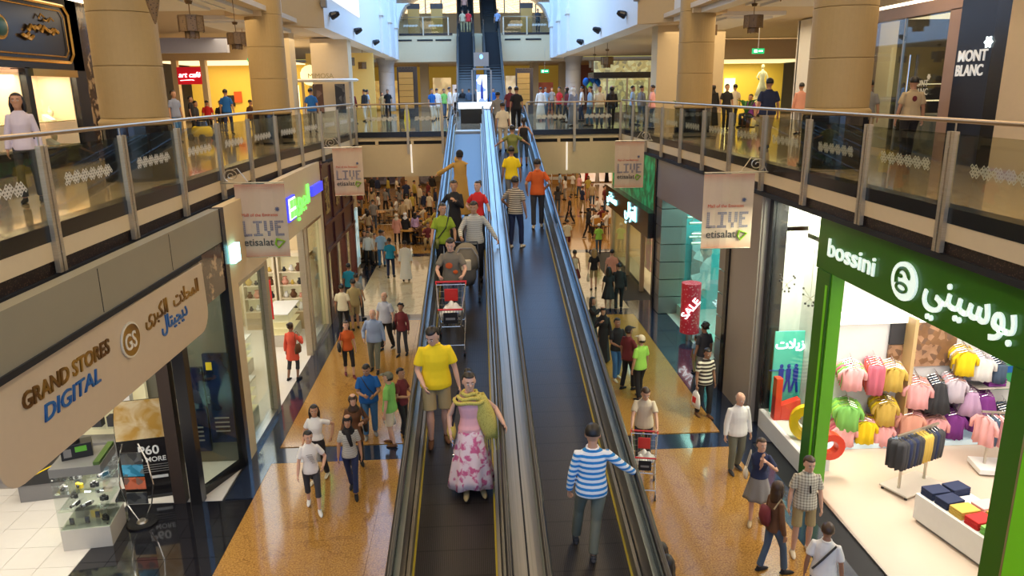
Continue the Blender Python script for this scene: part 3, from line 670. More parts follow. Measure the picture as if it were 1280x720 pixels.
MB().ell([(0, 0, 0, .35, .3), (0, 0, .5, .22, .2), (0, 0, .85, .11, .1), (0, 0, 1.1, .16, .11), (0, 0, 1.3, .13, .09), (0, 0, 1.36, .05, .05), (0, 0, 1.42, .05, .05)], 14).tube([(-.16, 0, 1.26), (-.3, 0, 1.0), (-.2, -.1, .85)], .04, 6).tube([(.16, 0, 1.26), (.3, 0, 1.0), (.2, -.1, .85)], .04, 6).build('gown', cloth('white'), t, smooth=True); MB().sphere((0, 0, 1.54), (.09, .1, .13), 10, 7).build('head', cloth('cream'), t, smooth=True)
MB().box(-.3, .3, -.3, .3, -1.1, 0).build('plinth', cloth('cream'), t)
wall('wall_upper_right_white', 12.6, 15.0, 29.2, 29.4, 6.1, 10.1, white_wall); 
wall('wall_upper_right_white.001', 12.6, 12.75, 19.6, 29.3, 6.1, 10.1, white_wall)
# left, farther: cafe with red sign
cf = holder('wall_shopfront_cafe')
MB().box(-15.5, -9.0, 38, 38.3, 9.25, 10.1).build('header_panel', cream, cf)
for x in (-14.1, -12.75, -9.2): MB().box(x-.12, x+.12, 37.95, 38.3, 6.1, 9.25).build('cream_mullion', cream, cf)
MB().box(-15.5, -9.0, 44, 44.2, 6.1, 9.3).build('back_wall', amber_wall, cf)
MB().box(-15.3, -9.1, 38.4, 43.8, 9.2, 9.25).build('lit_ceiling', warm_lit, cf)
MB().box(-13.98, -12.85, 37.93, 37.98, 8.15, 8.95).build('red_sign', mat('red_sign', (.75, .01, .02), .4, emit=.4), cf)
text('art café', 'sign_letters', white_lit, (-13.93, 37.91, 8.48), (1, 0, 0), (0, 0, 1), .34, cf, .02, shear=.3)
MB().tube([(-13.85, 37.9, 8.33), (-13.3, 37.9, 8.36), (-13.2, 37.9, 8.33)], .012, 5).build('underline', white_lit, cf)
for i, (x, z, c) in enumerate([(-12.0, 8.1, 'brown'), (-11.3, 8.2, 'charcoal'), (-13.4, 7.3, 'black'), (-13.0, 7.5, 'rust'), (-10.6, 8.0, 'charcoal'), (-11.0, 7.2, 'brown')]):
    MB().box(x-.2, x+.2, 43.9, 44.0, z-.3, z+.3).build('picture', cloth(c), cf)
MB().box(-10.4, -9.6, 43.9, 44, 6.9, 8.1).build('lit_window', mat('lit_niche', (1, .85, .5), .4, emit=2), cf)
area('cafe_lamp', (-12.3, 41, 9.1), 5, 4, 260, (1, .85, .45))
struct(MB().box(-16, -10, 33, 33.3, 9.35, 9.95), 'trim_83', mat('pale_lilac_panel', (.55, .58, .72), .5))
# kiosk with pale canopy behind the left walkway
t = thing('kiosk', 'kiosk with a thin white oval canopy and dark poster panels on the left walkway', 'kiosk', (-6.35, 35, 6.1))
MB().ell([(0, 0, 2.05, 1.3, .9), (0, 0, 2.12, 1.4, 1.0), (0, 0, 2.18, 1.3, .9)], 32).build('canopy', white_wall, t)
for x in (-1.1, 1.0): MB().box(x-.05, x+.05, -.05, .05, 0, 2.06).build('post', steel, t)
MB().box(-1.1, 1.0, -.5, -.42, 0, .95).build('counter', white_wall, t)
for x, c in ((-.35, 'brown'), (.62, 'charcoal')): MB().box(x-.22, x+.22, -.55, -.5, .7, 1.95).build('poster', mat('poster_'+c, CLO[c], .3, kind='photo', col2=(.3, .2, .14) if c == 'brown' else (.05, .06, .09), p=3), t)
text('MIMOSA', 'canopy_letters', cloth('khaki'), (-.75, -.5, 2.2), (1, 0, 0), (0, 0, 1), .3, t, .04)
wall('wall_yellow_room', -9.5, -5.6, 46, 46.2, 6.1, 9.9, mat('soft_yellow', (.72, .52, .16), .6, nz=.1, emit=.1))
wall('trim_84', -7.6, -7.4, 39.9, 40.1, 6.1, 9.8, black_paint)
MB().sphere((-8.6, 42.5, 8.6), (.55, .1, .55), 16, 8).build('round_lamp', mat('lit_round', (1, .9, .5), .4, emit=1), thing('disc_lamp', 'round glowing yellow disc lamp behind the kiosk', 'lamp', (0, 0, 0)))
# carved timber panels either side of the far escalators
for x, lab in ((-3.65, 'left'), (3.0, 'right')):
    y = 46 if lab == 'left' else 52; 
    if lab == 'right': x = 3.75
    t = thing('timber_totem', 'tall golden timber panel with dark fretwork top, %s of the far escalators' % lab, 'panel', (x, y, 6.1))
    MB().box(-.62, .56, .1, .3, 0, 3.0).build('dark_frame', wood_dark, t)
    for i in range(6): MB().box(-.52, .32, 0, .12, .6+i*.35, .6+i*.35+.33).build('gold_panel', wood_gold, t)
    for z in (.06, 2.72):
        for i in range(5): MB().tube([(-.42+.18*i+.08*math.cos(a*PI/4), .02, z+.2+.08*math.sin(a*PI/4)) for a in range(9)], .012, 4).build('fret_ring', brass, t)
for x in (-4.2, -2.4, 4.6):
    t = thing('timber_totem', {-4.2: 'golden timber panel standing at the left end of the second-floor gallery', -2.4: 'golden timber panel on the second-floor gallery left of the escalator', 4.6: 'golden timber panel on the second-floor gallery right of the escalator'}[x], 'panel', (x, 61.6, 11.95))
    MB().box(-.45, .45, 0, .2, 0, 1.9).build('gold_panel', wood_gold, t); MB().box(-.5, .5, .02, .22, 1.9, 2.3).build('fretwork', wood_dark, t)
# far shop glow behind plaza
for i, (x0, x1, z1, c) in enumerate([(-3.2, -1.6, 8.8, (1, .72, .35)), (-9, -5, 8.6, (.9, .55, .15)), (3.2, 5.2, 8.9, (1, .8, .5)), (5.6, 7.4, 8.3, (.25, .06, .03)), (9.2, 11.5, 8.4, (.45, .10, .03)), (-1.5, -.8, 8.2, (.9, .9, 1))]):
    wall('window_%d' % (10+i), x0, x1, 68, 68.2, 6.2, z1, mat('lit_far_window_%d' % i, c, .5, kind='soft', col2=tuple(q*.55 for q in c), p=(1.1, .4, .6), emit=.8))
for x in (-3.7, 5.4, 7.8): wall('wall_far_pier', x-.35, x+.35, 64, 64.6, 6.1, 9.9, tanw)
# red-brown shop right of the far column, dark green planters
wall('wall_red_shop', 8.9, 13, 63, 63.3, 6.1, 9.6, mat('brick_red', (.22, .06, .03), .5, nz=.2))
# canopy shop on the right
t = thing('shop_canopy', 'black shop canopy on slim posts over a glazed stand, right walkway behind the column', 'canopy', (8.0, 38, 6.1))
MB().box(-1.9, 1.6, -.3, 1.5, 2.1, 2.38).build('canopy', black_paint, t)
for x in (-1.2, -.2, .9): MB().box(x-.04, x+.04, -.2, -.12, 0, 2.1).build('post', steel, t)
MB().box(-1.2, .9, 0, .02, .0, 2.0).build('glass_screen', glass_shop, t)
wall('window_20', 7.0, 10.4, 43, 43.2, 6.4, 9.2, mat('lit_lime_window', (.8, .7, .3), .5, kind='photo', col2=(.9, .85, .6), p=5, emit=.4))

# ================================================================== BALUSTRADES
def motif_mesh(w):
    mb = MB(); s = .037
    n = int(w*.62/(s*2)); x0 = -n*s
    def dia(cx, cz, r):
        o = [(cx-r, cz), (cx, cz-r), (cx+r, cz), (cx, cz+r)]; q = r*.52; ii = [(cx-q, cz), (cx, cz-q), (cx+q, cz), (cx, cz+q)]
        mb.add([(0, a, b) for a, b in o]+[(0, a, b) for a, b in ii], [(i, (i+1) % 4, (i+1) % 4+4, i+4) for i in range(4)])
    for i in range(n):
        for j in range(4):
            if (j in (0, 3)) and i % 3 == 2: continue
            dia(x0+(i+.5)*2*s+(s if j % 2 else 0), (j-1.5)*s*1.05, s*.95)
    return mb
_mo = {}
def balustrade(lab, f, ys, s, z_post0=5.49):
    t = thing('balustrade', lab, 'railing', (0, 0, 0), 0)
    zt = 7.24
    MB().tube([(f(y)+0, y, zt) for y in [3.0]+ys], .032, 12).build('handrail', rail_metal, t, smooth=True)
    for y in ys[:-1]:
        x = f(y)
        p = MB().box(x-.01 if s > 0 else x-.055, x+.055 if s > 0 else x+.01, y-.085, y-.015, z_post0, 7.10).box(x-.01 if s > 0 else x-.055, x+.055 if s > 0 else x+.01, y+.015, y+.085, z_post0, 7.10).build('post', steel_post, t)
        MB().tube([(x, y, 7.05), (x, y, zt-.02)], .012, 6).build('bracket', steel, p)
        for z in (5.75, 6.3, 6.9): MB().tube([(x+s*.05, y, z), (x+s*.062, y, z)], .014, 6).build('bolt', steel, p)
    for a, b in zip(ys[:-1], ys[1:]):
        xa, xb = f(a), f(b)
        g_ = MB().slab((xa, a+.06), (xb, b-.06), 6.11, 7.07, .012).build('glass_pane', glass_rail, t)
        key = round(b-a, 1)
        if key not in _mo: _mo[key] = motif_mesh(b-a).mesh('motif', motif_m)
        o = link('motif', _mo[key], g_); o.location = ((xa+xb)/2+s*.006, (a+b)/2, 6.63); o.rotation_euler = (0, 0, -math.atan2(xb-xa, b-a))
    return t
balustrade('steel and glass balustrade along the left walkway', XL, LP, 1)
balustrade('steel and glass balustrade along the right walkway', XR, RP, -1)
def cross_bal(lab, xs, y, z0, zr, fh=.5):
    t = thing('balustrade', lab, 'railing', (0, 0, 0))
    MB().tube([(xs[0], y, zr), (xs[-1], y, zr)], .032, 10).build('handrail', rail_metal, t, smooth=True)
    for x in xs:
        MB().box(x-.05, x+.05, y-.06, y, z0-fh, zr-.02).build('post', steel_post, t)
    for a, b in zip(xs[:-1], xs[1:]):
        g_ = MB().box(a+.05, b-.05, y-.02, y-.008, z0, zr-.12).build('glass_pane', glass_rail, t)
        key = round(b-a, 1)
        if key not in _mo: _mo[key] = motif_mesh(b-a).mesh('motif', motif_m)
        o = link('motif', _mo[key], g_); o.location = ((a+b)/2, y-.024, z0+.52); o.rotation_euler = (0, 0, -PI/2)
    return t
cross_bal('balustrade across the bridge, left of the travelators', [-4.62, -2.55, -1.15], 31.0, 6.11, 7.2, .9)
cross_bal('balustrade across the bridge, right of the travelators', [2.3, 4.25, 6.15], 31.0, 6.11, 7.2, .9)
cross_bal('second-floor glass balustrade left of the escalators', [-5.3, -3.4, -1.5], 60.0, 11.97, 13.1, .2)
cross_bal('second-floor glass balustrade right of the escalators', [2.7, 4.5, 6.4], 60.0, 11.97, 13.1, .2)
for x, lab in ((-2.45, 'thin lit white strip down the bridge front, left of the travelators'), (3.95, 'thin lit white strip down the bridge front, right of the travelators')):
    o = MB().box(x-.03, x+.03, 31.0, 31.06, 4.45, 5.6).build('light_strip', mat('lit_strip', (1, .95, .85), .5, emit=.6)); o['label'] = lab; o['category'] = 'light strip'

# ================================================================== TRAVELATORS
Y0, Y1 = -5, 31.0
def ramp(mb, xa, xb, o0, o1, y0=Y0, y1=Y1, ext=True):
    """sloped bar; xa, xb are functions of y; offsets o0, o1 above the belt plane"""
    rs = []
    for y in [y0]+[v for v in (2, 9, 16, 23) if y0 < v < y1]+[y1]+([33.2] if ext else []):
        z = F-INC*(31-y) if y <= 31 else F
        rs.append([(xa(y), y, z+o0), (xb(y), y, z+o0), (xb(y), y, z+o1), (xa(y), y, z+o1)])
    mb.rings([r[::-1] for r in rs]); return mb
def travelator(lab, la, lb, ra, rb, extra=None):
    BL = lambda y: la+lb*(y-7); BR = lambda y: ra+rb*(y-7)
    t = thing('travelator', lab, 'travelator', (0, 0, 0))
    ramp(MB(), BL, BR, -.12, 0, ext=False).build('pallet_belt', belt_m, t)
    ramp(MB(), BL, BR, -.5, -.13).build('truss', black_matt, t)
    for sg_, B in ((-1, BL), (1, BR)):
        f = lambda d, B=B, s=sg_: (lambda y: B(y)+s*d)
        def bar(d0, d1, o0, o1):
            a, b = (f(d1), f(d0)) if sg_ < 0 else (f(d0), f(d1))
            return ramp(MB(), a, b, o0, o1)
        bar(0, .022, -.02, .012).build('yellow_edge', yellow_line, t, smooth=False)
        bar(.022, .06, -.02, .22).build('skirt', trav_steel, t)
        bar(.06, .075, -.02, .20).build('groove', black_matt, t)
        bar(.075, .115, -.02, .60).build('inner_panel', trav_steel, t)
        bar(.10, .112, .60, .88).build('glass_panel', glassm('travelator_glass', (.75, .85, .9), .08), t)
        bar(.075, .15, .585, .61).build('panel_cap', trav_steel, t)
        h = []
        yy = [-4, 0, 8, 16, 24, 31, 32.6]
        for y in yy: h.append((B(y)+sg_*.125, y, (F-INC*(31-y) if y <= 31 else F)+.93))
        yl, zl, xl = h[-1][1], h[-1][2], h[-1][0]
        for a in range(1, 9): h.append((xl, yl+.36*math.sin(PI*a/8), zl-.36+.36*math.cos(PI*a/8)))
        h.append((xl, yl-1.0, zl-.72))
        MB().tube(h, .038, 10).build('handrail', rubber, t, smooth=True)
    return t, BL, BR
tl, BL1, BR1 = travelator('left travelator ramp, riders coming down towards the viewer', -.76, .006, .15, .010)
tr_, BL2, BR2 = travelator('right travelator ramp, riders going up and away', .77, .009, 1.65, .017)
# centre deck between the two, outer cladding
ramp(MB(), lambda y: BR1(y)+.17, lambda y: (BR1(y)+BL2(y))/2-.01, .55, .80).build('centre_deck', trav_steel, tl)
ramp(MB(), lambda y: (BR1(y)+BL2(y))/2+.01, lambda y: BL2(y)-.17, .55, .80).build('centre_deck', trav_steel, tr_)
ramp(MB(), lambda y: (BR1(y)+BL2(y))/2-.01, lambda y: (BR1(y)+BL2(y))/2+.01, .4, .78).build('deck_joint', black_matt, tl)
ramp(MB(), lambda y: BL1(y)-.20, lambda y: BL1(y)-.13, -.55, .72).build('outer_cladding', beige, tl)
ramp(MB(), lambda y: BR2(y)+.13, lambda y: BR2(y)+.20, -.55, .72).build('outer_cladding', black_paint, tr_)
MB().box(BL1(31), BR1(31), 30.6, 31.9, F-.06, F+.012).build('landing_plate', steel, tl); MB().box(BL2(31), BR2(31), 30.6, 31.9, F-.06, F+.012).build('landing_plate', steel, tr_)

# ================================================================== FAR ESCALATORS
def escalator(lab, xc, y0, z0, y1, z1, n=30, grp=None):
    t = thing('escalator', lab, 'escalator', (xc, 0, 0), 0, grp)
    dy = (y1-y0)/n; dz = (z1-z0)/n
    for i in range(n):
        MB().box(-.5, .5, y0+i*dy, y1+.4 if i == n-1 else y0+(i+1)*dy+.2, z0+i*dz-.05, z0+(i+1)*dz).build('step', mat('escalator_step', (.010, .010, .012), .75), t)
    for s in (-1, 1):
        P = [(s*.6, y0-.8, z0+.95), (s*.6, y0, z0+.95), (s*.6, y1, z1+.95), (s*.6, y1+.8, z1+.95)]
        MB().tube(P, .04, 8).build('handrail', rubber, t)
        a = [(s*.52, y0-.8, z0), (s*.66, y0-.8, z0), (s*.66, y0-.8, z0+.3), (s*.52, y0-.8, z0+.3)]
        rs = [a, [(p[0], y0, p[2]) for p in a], [(p[0], y1, p[2]+z1-z0) for p in a], [(p[0], y1+.8, p[2]+z1-z0) for p in a]]
        MB().rings(rs).build('skirt', mat('escalator_skirt', (.10, .08, .06), .5, metal=.5), t)
        g0 = [(s*.59, y0-.7, z0+.3), (s*.61, y0-.7, z0+.3), (s*.61, y0-.7, z0+.9), (s*.59, y0-.7, z0+.9)]
        MB().rings([g0, [(p[0], y0, p[2]) for p in g0], [(p[0], y1, p[2]+z1-z0) for p in g0], [(p[0], y1+.7, p[2]+z1-z0) for p in g0]]).build('glass_panel', glassm('travelator_glass', (.75, .85, .9), .08), t)
    c = MB(); c.rings([[(-.7, y0-.8, z0-.4), (.7, y0-.8, z0-.4), (.7, y0-.8, z0), (-.7, y0-.8, z0)], [(-.7, y1, z1-1.2), (.7, y1, z1-1.2), (.7, y1, z1-.25), (-.7, y1, z1-.25)]]); c.build('truss', mat('escalator_truss', (.03, .025, .02), .6), t)
    return t
escalator('left one of the two dark far escalators rising to the second floor', -.2, 49.8, 6.1, 60, 11.95)
escalator('right one of the two dark far escalators rising to the second floor', 1.75, 49.8, 6.1, 60, 11.95)
escalator('left upper escalator flight leaving the second floor', -.2, 62.5, 11.95, 70, 16.3, 20)
escalator('right upper escalator flight leaving the second floor', 1.75, 62.5, 11.95, 70, 16.3, 20)
# information pylon between them
t = thing('information_pylon', 'slim dark pylon with a lit blue-white screen standing before the far escalators', 'pylon', (.75, 47, 6.1))
MB().box(-.62, -.52, -.1, .1, 0, 2.9).box(.52, .62, -.1, .1, 0, 2.9).box(-.62, .62, -.1, .1, 2.8, 2.9).build('frame', grey_metal, t)
MB().box(-.32, .32, -.08, .08, .9, 2.5).build('screen', mat('lit_screen', (.25, .35, .9), .3, kind='blotch', col2=(.9, .93, 1), p=(1.6, .5), emit=.9), t)
MB().tube([(0, -.09, 1.1), (0, -.09, 1.7), (0, -.09, 2.35)], [.09, .07, .01], 6).build('tower_picture', mat('tower_blue', (.02, .05, .35), .3), t)
MB().box(-.45, .45, -.1, .1, 3.0, 3.8).build('top_box', grey_metal, t); MB().sphere((0, -.1, 3.55), (.1, .03, .13), 10, 6).build('blue_lamp', mat('lit_blue', (.1, .3, 1), .3, emit=6), t)
t = thing('information_desk', 'long glowing white information desk in front of the far escalators', 'desk', (.32, 38, 6.1))
MB().box(-.9, .9, 0, .6, .72, 1.02).build('lit_counter', mat('lit_desk', (.92, .97, 1), .5, emit=1.8), t); MB().box(-.8, .8, .1, .5, 0, .72).build('base', black_matt, t)
# ================================================================== SIGNS AND BANNERS
# curved-corner camera shop sign
t = thing('shop_sign', 'long cream sign board with rounded corners reading GRAND STORES DIGITAL', 'sign')
A = Vector((-5.12, 7.35, 0)); B = Vector((-4.97, 13.42, 0)); dr = (B-A).normalized(); nrm = Vector((dr.y, -dr.x, 0))
L_ = (B-A).length; z0, z1, rc = 3.53, 4.76, .38
P = [(0, z1), (L_-.04, z1)]
for a in range(0, 7): P.append((L_-rc+rc*math.cos(-PI/2*a/6), z0+rc+rc*math.sin(-PI/2*a/6)))
for a in range(0, 7): P.append((rc-rc*math.sin(PI/2*a/6), z0+rc-rc*math.cos(PI/2*a/6)))
P = P[::-1]
mb = MB(); mb.rings([[tuple(A+dr*p[0]+nrm*d+Vector((0, 0, p[1]))) for p in P] for d in (-.14, .06)]); mb.build('board', mat('sign_cream', (.62, .50, .34), .4, nz=.03), t, bev=.01)
def sp(d, z): q = A+dr*d+nrm*.065; return (q.x, q.y, z)
gilt = mat('gilt_letter', (.45, .26, .05), .35, metal=.7, kind='soft', col2=(.18, .09, .03), p=(1.6, .42, .6))
text('GRAND STORES', 'sign_letters', gilt, sp(.56, 4.32), dr, (0, 0, 1), .275, t, .03, bold=.02, shear=.12, sx=.98)
text('DIGITAL', 'sign_letters', blue_letter, sp(.88, 4.03), dr, (0, 0, 1), .285, t, .03, bold=.006, shear=.2, sx=1.22)
e = MB(); c0 = sp(3.11, 4.29)
def disc(c, ry, rz, n_, d, seg=28):
    r1 = [(Vector(c)+dr*ry*math.cos(2*PI*i/seg)+Vector((0, 0, rz*math.sin(2*PI*i/seg)))) for i in range(seg)]
    mb = MB(); mb.rings([[tuple(p) for p in r1], [tuple(p+nrm*d) for p in r1]]); return mb
disc(c0, .28, .26, 0, .02).build('emblem_rim', mat('emblem_white', (.8, .75, .6), .4), t); disc(c0, .25, .23, 0, .03).build('emblem', gilt, t)
text('GS', 'emblem_letters', mat('emblem_white', (.8, .75, .6), .4), tuple(Vector(c0)+nrm*.035-dr*.22+Vector((0, 0, -.12))), dr, (0, 0, 1), .34, t, .01, bold=.01, sx=.85)
text(AR(0xFE8D, 0xFEDF, 0xFEE4, 0xFEA4, 0xFEFC, 0xFE95)[::1], 'sign_letters', gilt, sp(4.66, 4.32), dr, (0, 0, 1), .33, t, .03, bold=.012)
text(AR(0xFE8D, 0xFEDF, 0xFEDC, 0xFE92, 0xFEAE, 0xFEEF), 'sign_letters', gilt, sp(3.62, 4.32), dr, (0, 0, 1), .33, t, .03, bold=.012)
text(AR(0xFEA9, 0xFEF3, 0xFEA0, 0xFEF4, 0xFE98, 0xFE8E, 0xFEDD), 'sign_letters', blue_letter, sp(4.12, 4.06), dr, (0, 0, 1), .33, t, .03, bold=.01)
# gift shop sign (green and violet letters)
t = thing('shop_sign', 'lit green and violet lettering on the cream shop header on the left', 'sign')
MB().box(XS+.0, XS+.07, 19.9, 20.75, 4.35, 5.0).build('blue_tile', purple_letter, t)
MB().box(XS+.02, XS+.09, 19.98, 20.67, 4.40, 4.95).build('white_tile', white_lit, t)
MB().box(XS+.03, XS+.11, 20.0, 20.3, 4.70, 4.92).box(XS+.03, XS+.11, 20.38, 20.64, 4.70, 4.92).box(XS+.03, XS+.11, 20.0, 20.3, 4.43, 4.62).box(XS+.03, XS+.11, 20.38, 20.64, 4.43, 4.62).build('green_square', green_letter, t)
text(AR(0xFE8D, 0xFEDF, 0xFEA0, 0xFE92, 0xFEAE, 0xFEF1), 'sign_letters', green_letter, (XS+.05, 20.9, 4.52), (0, 1, 0), (0, 0, 1), .75, t, .04, bold=.006, sx=.9)
MB().box(XS+.0, XS+.09, 23.05, 24.6, 4.62, 4.92).build('violet_bar', purple_letter, t)
t = thing('shop_sign', 'small lit blue sign on the cream pier behind the near left LIVE banner', 'sign')
MB().box(XS, XS+.1, 15.05, 15.45, 4.35, 4.72).build('sign', cyan_lit, t)
# children's shop sign
t = thing('shop_sign', 'white bossini lettering with a round emblem on the green fascia', 'sign')
wl = mat('lit_shop_letter', (.85, 1, .9), .4, emit=.7)
text('bossini', 'sign_letters', wl, (XB-.03, 13.18, 4.66), (0, -1, 0), (0, 0, 1), .47, t, .03, bold=.008, sx=1.3)
mb = MB(); cy, cz = 10.66, 4.80
mb.rings([[(XB-.01, cy-.33*math.cos(a*PI/14), cz+.3*math.sin(a*PI/14)) for a in range(28)], [(XB-.05, cy-.33*math.cos(a*PI/14), cz+.3*math.sin(a*PI/14)) for a in range(28)]]).build('emblem', wl, t)
MB().tube([(XB-.06, cy+.17*math.cos(a), cz+.03+.17*math.sin(a)) for a in [PI*.95-i*PI/10 for i in range(12)]], [.012]+[.034]*10+[.04], 6).build('emblem_mark', green, t)
MB().tube([(XB-.06, cy+.01+.14*math.cos(a), cz-.10+.065*math.sin(a)) for a in [i*PI/8 for i in range(17)]], .026, 6).build('emblem_mark', green, t)
MB().sphere((XB-.055, cy+.08, cz+.07), (.02, .07, .035), 12, 6).build('emblem_mark', green, t)
text(AR(0xFE91, 0xFEEE, 0xFEB3, 0xFEF4, 0xFEE8, 0xFEF2), 'sign_letters', wl, (XB-.03, 10.16, 4.70), (0, -1, 0), (0, 0, 1), .68, t, .03, bold=.012, sx=.95)
# cyan sign
t = thing('shop_sign', 'glowing cyan lettering on the black sign box, right side', 'sign')
text(AR(0xFE8D, 0xFEDF, 0xFED0, 0xFEB0, 0xFE8D, 0xFEDF, 0xFEF2), 'sign_letters', cyan_lit, (6.13, 29.6, 2.80), (0, -1, 0), (0, 0, 1), .8, t, .03, bold=.0, sx=1.0)
text(AR(0xFEE3, 0xFEB4, 0xFE98, 0xFEB8, 0xFED4, 0xFEF2), 'sign_letters', cyan_lit, (6.13, 33.6, 2.85), (0, -1, 0), (0, 0, 1), .62, t, .03, bold=.0, sx=.95)
# exit signs
for (x, y, z, s, lab) in [(-4.4, 55, 4.0, 1.5, 'green exit sign hanging over the food court, left'), (6.2, 55, 4.0, 1.5, 'green exit sign hanging over the far court, right'), (-9.6, 35, 9.2, .35, 'small green exit sign above the red cafe sign'), (10.2, 27, 9.0, .42, 'small green exit sign hanging over the right walkway'), (4.7, 48, 8.9, .5, 'small green exit sign before the black canopy')]:
    t = thing('exit_sign', lab, 'sign', (x, y, z)); MB().box(-s/2, s/2, -.04, .04, -s*.42, 0).build('panel', mat('exit_green', (.0, .45, .16), .4, emit=1.0), t)
    MB().tube([(0, 0, 0), (0, 0, 4.25-z if z < 5 else 10.2-z)], .012, 5).build('rod', steel, t)
    MB().box(-s*.36, -s*.12, -.05, -.04, -s*.32, -s*.1).box(.0, s*.36, -.05, -.04, -s*.26, -s*.16).build('mark', white_lit, t)
# LIVE banners
LET = {'L': ["1..", "1..", "1..", "1..", "1..", "111"], 'I': ["111", ".1.", ".1.", ".1.", ".1.", "111"], 'V': ["1.1", "1.1", "1.1", "1.1", ".1.", ".1."], 'E': ["111", "1..", "11.", "1..", "1..", "111"]}
ban = mat('banner_cloth', (.62, .47, .34), .7, nz=.05); ban_edge = mat('banner_dots', (.66, .22, .12), .7)
def banner(p0, wd, ht, s, lab):
    """p0 top-left corner (image left); s=+1 hangs from the left balustrade"""
    t = thing('hanging_banner', lab, 'banner', p0, 0, 'LIVE banners')
    mb = MB(); nx = 8; rs = []
    pts = []; 
    for i in range(nx+1):
        x = wd*i/nx; y = .015*math.sin(i*1.3); pts.append((x, y))
    for d in (0, .006):
        for (x, y) in pts: pass
    vs = [(x, y+d, -ht*k) for d in (0, .008) for k in (0, 1) for (x, y) in pts]; n = nx+1; fs = []
    for i in range(nx): fs += [(i, n+i, n+i+1, i+1), (2*n+i, 2*n+i+1, 3*n+i+1, 3*n+i), (i, i+1, 2*n+i+1, 2*n+i), (n+i, 3*n+i, 3*n+i+1, n+i+1)]
    fs += [(0, 2*n, 3*n, n), (nx, n+nx, 3*n+nx, 2*n+nx)]
    mb.add(vs, fs); mb.build('cloth', ban, t)
    k = wd/.98; dots = MB()
    for r_ in range(5):
        for c in range(30):
            q = .010*(1-r_*.17)*k; cx = (c+.5)*wd/30; 
            for zz in (-.02-r_*.032*k, -ht+.02+r_*.032*k): dots.add([(cx-q, -.017, zz-q), (cx+q, -.017, zz-q), (cx+q, -.017, zz+q), (cx-q, -.017, zz+q)], [(0, 1, 2, 3)])
    dots.build('dot_border', ban_edge, t, kind='stuff')
    cw = .0365*k; x0 = .10*k
    for L in 'LIVE':
        lv = MB()
        for r_, row in enumerate(LET[L]):
            for c in range(6):
                for sub in range(2):
                    if row[c//2] == '1': 
                        q = .0115*k; cx = x0+c*cw*.82; cz = -.74*k-(r_*2+sub)*.026*k; lv.add([(cx-q, -.018, cz-q*.75), (cx+q, -.018, cz-q*.75), (cx+q, -.018, cz+q*.75), (cx-q, -.018, cz+q*.75)], [(0, 1, 2, 3)])
        lv.build('dot_letter', mat('banner_blue', (.10, .13, .25), .6), t, kind='stuff')
        x0 += .212*k
    text('Mall of the Emirates', 'red_letters', mat('banner_red', (.6, .07, .03), .6), (.09*k, -.02, -.64*k), (1, 0, 0), (0, 0, 1), .088*k, t, .004)
    text('etisalat', 'grey_letters', mat('banner_black', (.05, .045, .04), .6), (.08*k, -.02, -1.23*k), (1, 0, 0), (0, 0, 1), .21*k, t, .004, bold=.006)
    text('from', 'grey_letters', mat('banner_black', (.05, .045, .04), .6), (.08*k, -.02, -1.04*k), (1, 0, 0), (0, 0, 1), .05*k, t, .004)
    MB().tube([(.74*k, -.02, -1.10*k), (.89*k, -.02, -1.15*k), (.76*k, -.02, -1.28*k), (.71*k, -.02, -1.2*k), (.74*k, -.02, -1.10*k), (.8*k, -.02, -1.12*k)], .022*k, 6).build('green_mark', mat('banner_green', (.22, .42, .01), .5), t)
    st = MB()
    for a in range(4): st.tube([(.8*k+.045*k*math.cos(a*PI/4), -.02, -.5*k+.045*k*math.sin(a*PI/4)), (.8*k-.045*k*math.cos(a*PI/4), -.02, -.5*k-.045*k*math.sin(a*PI/4))], .008*k, 4)
    st.build('star_mark', mat('banner_blue', (.10, .13, .25), .6), t)
    arm0 = -.25 if s > 0 else wd+.25
    MB().tube([(-.28 if s > 0 else 0, 0, .03), (wd+.0 if s > 0 else wd+.28, 0, .03)], .016, 6).build('arm', steel, t)
    MB().tube([(0, 0, -ht-.005), (wd, 0, -ht-.005)], .012, 6).build('bottom_bar', steel, t)
    sc = []
    for i in range(26):
        a = i*.42; r_ = .03+.012*i*.55; sc.append((arm0+s*(.22)+s*r_*math.cos(a)*.9, 0, .19+r_*math.sin(a)*.75))
    MB().tube(sc, .011, 5).build('scroll', steel_post, t)
    MB().tube([(arm0, 0, .04), (arm0+s*.12, 0, .28), (arm0+s*.35, 0, .34), (arm0+s*.55, 0, .05)], .011, 5).build('scroll', steel_post, t)
    return t
banner((-5.06, 16.15, 5.83), 1.06, 1.58, 1, 'LIVE banner nearest on the left, hanging before the cream shop header')
banner((-4.55, 25.0, 5.92), .97, 1.54, 1, 'smaller LIVE banner farther back on the left, before the maroon shop')
banner((4.92, 15.6, 5.92), 1.09, 1.60, -1, 'LIVE banner nearest on the right, hanging before the grey column')
banner((4.90, 25.5, 5.95), 1.0, 1.56, -1, 'smaller LIVE banner farther back on the right, above the black sign')

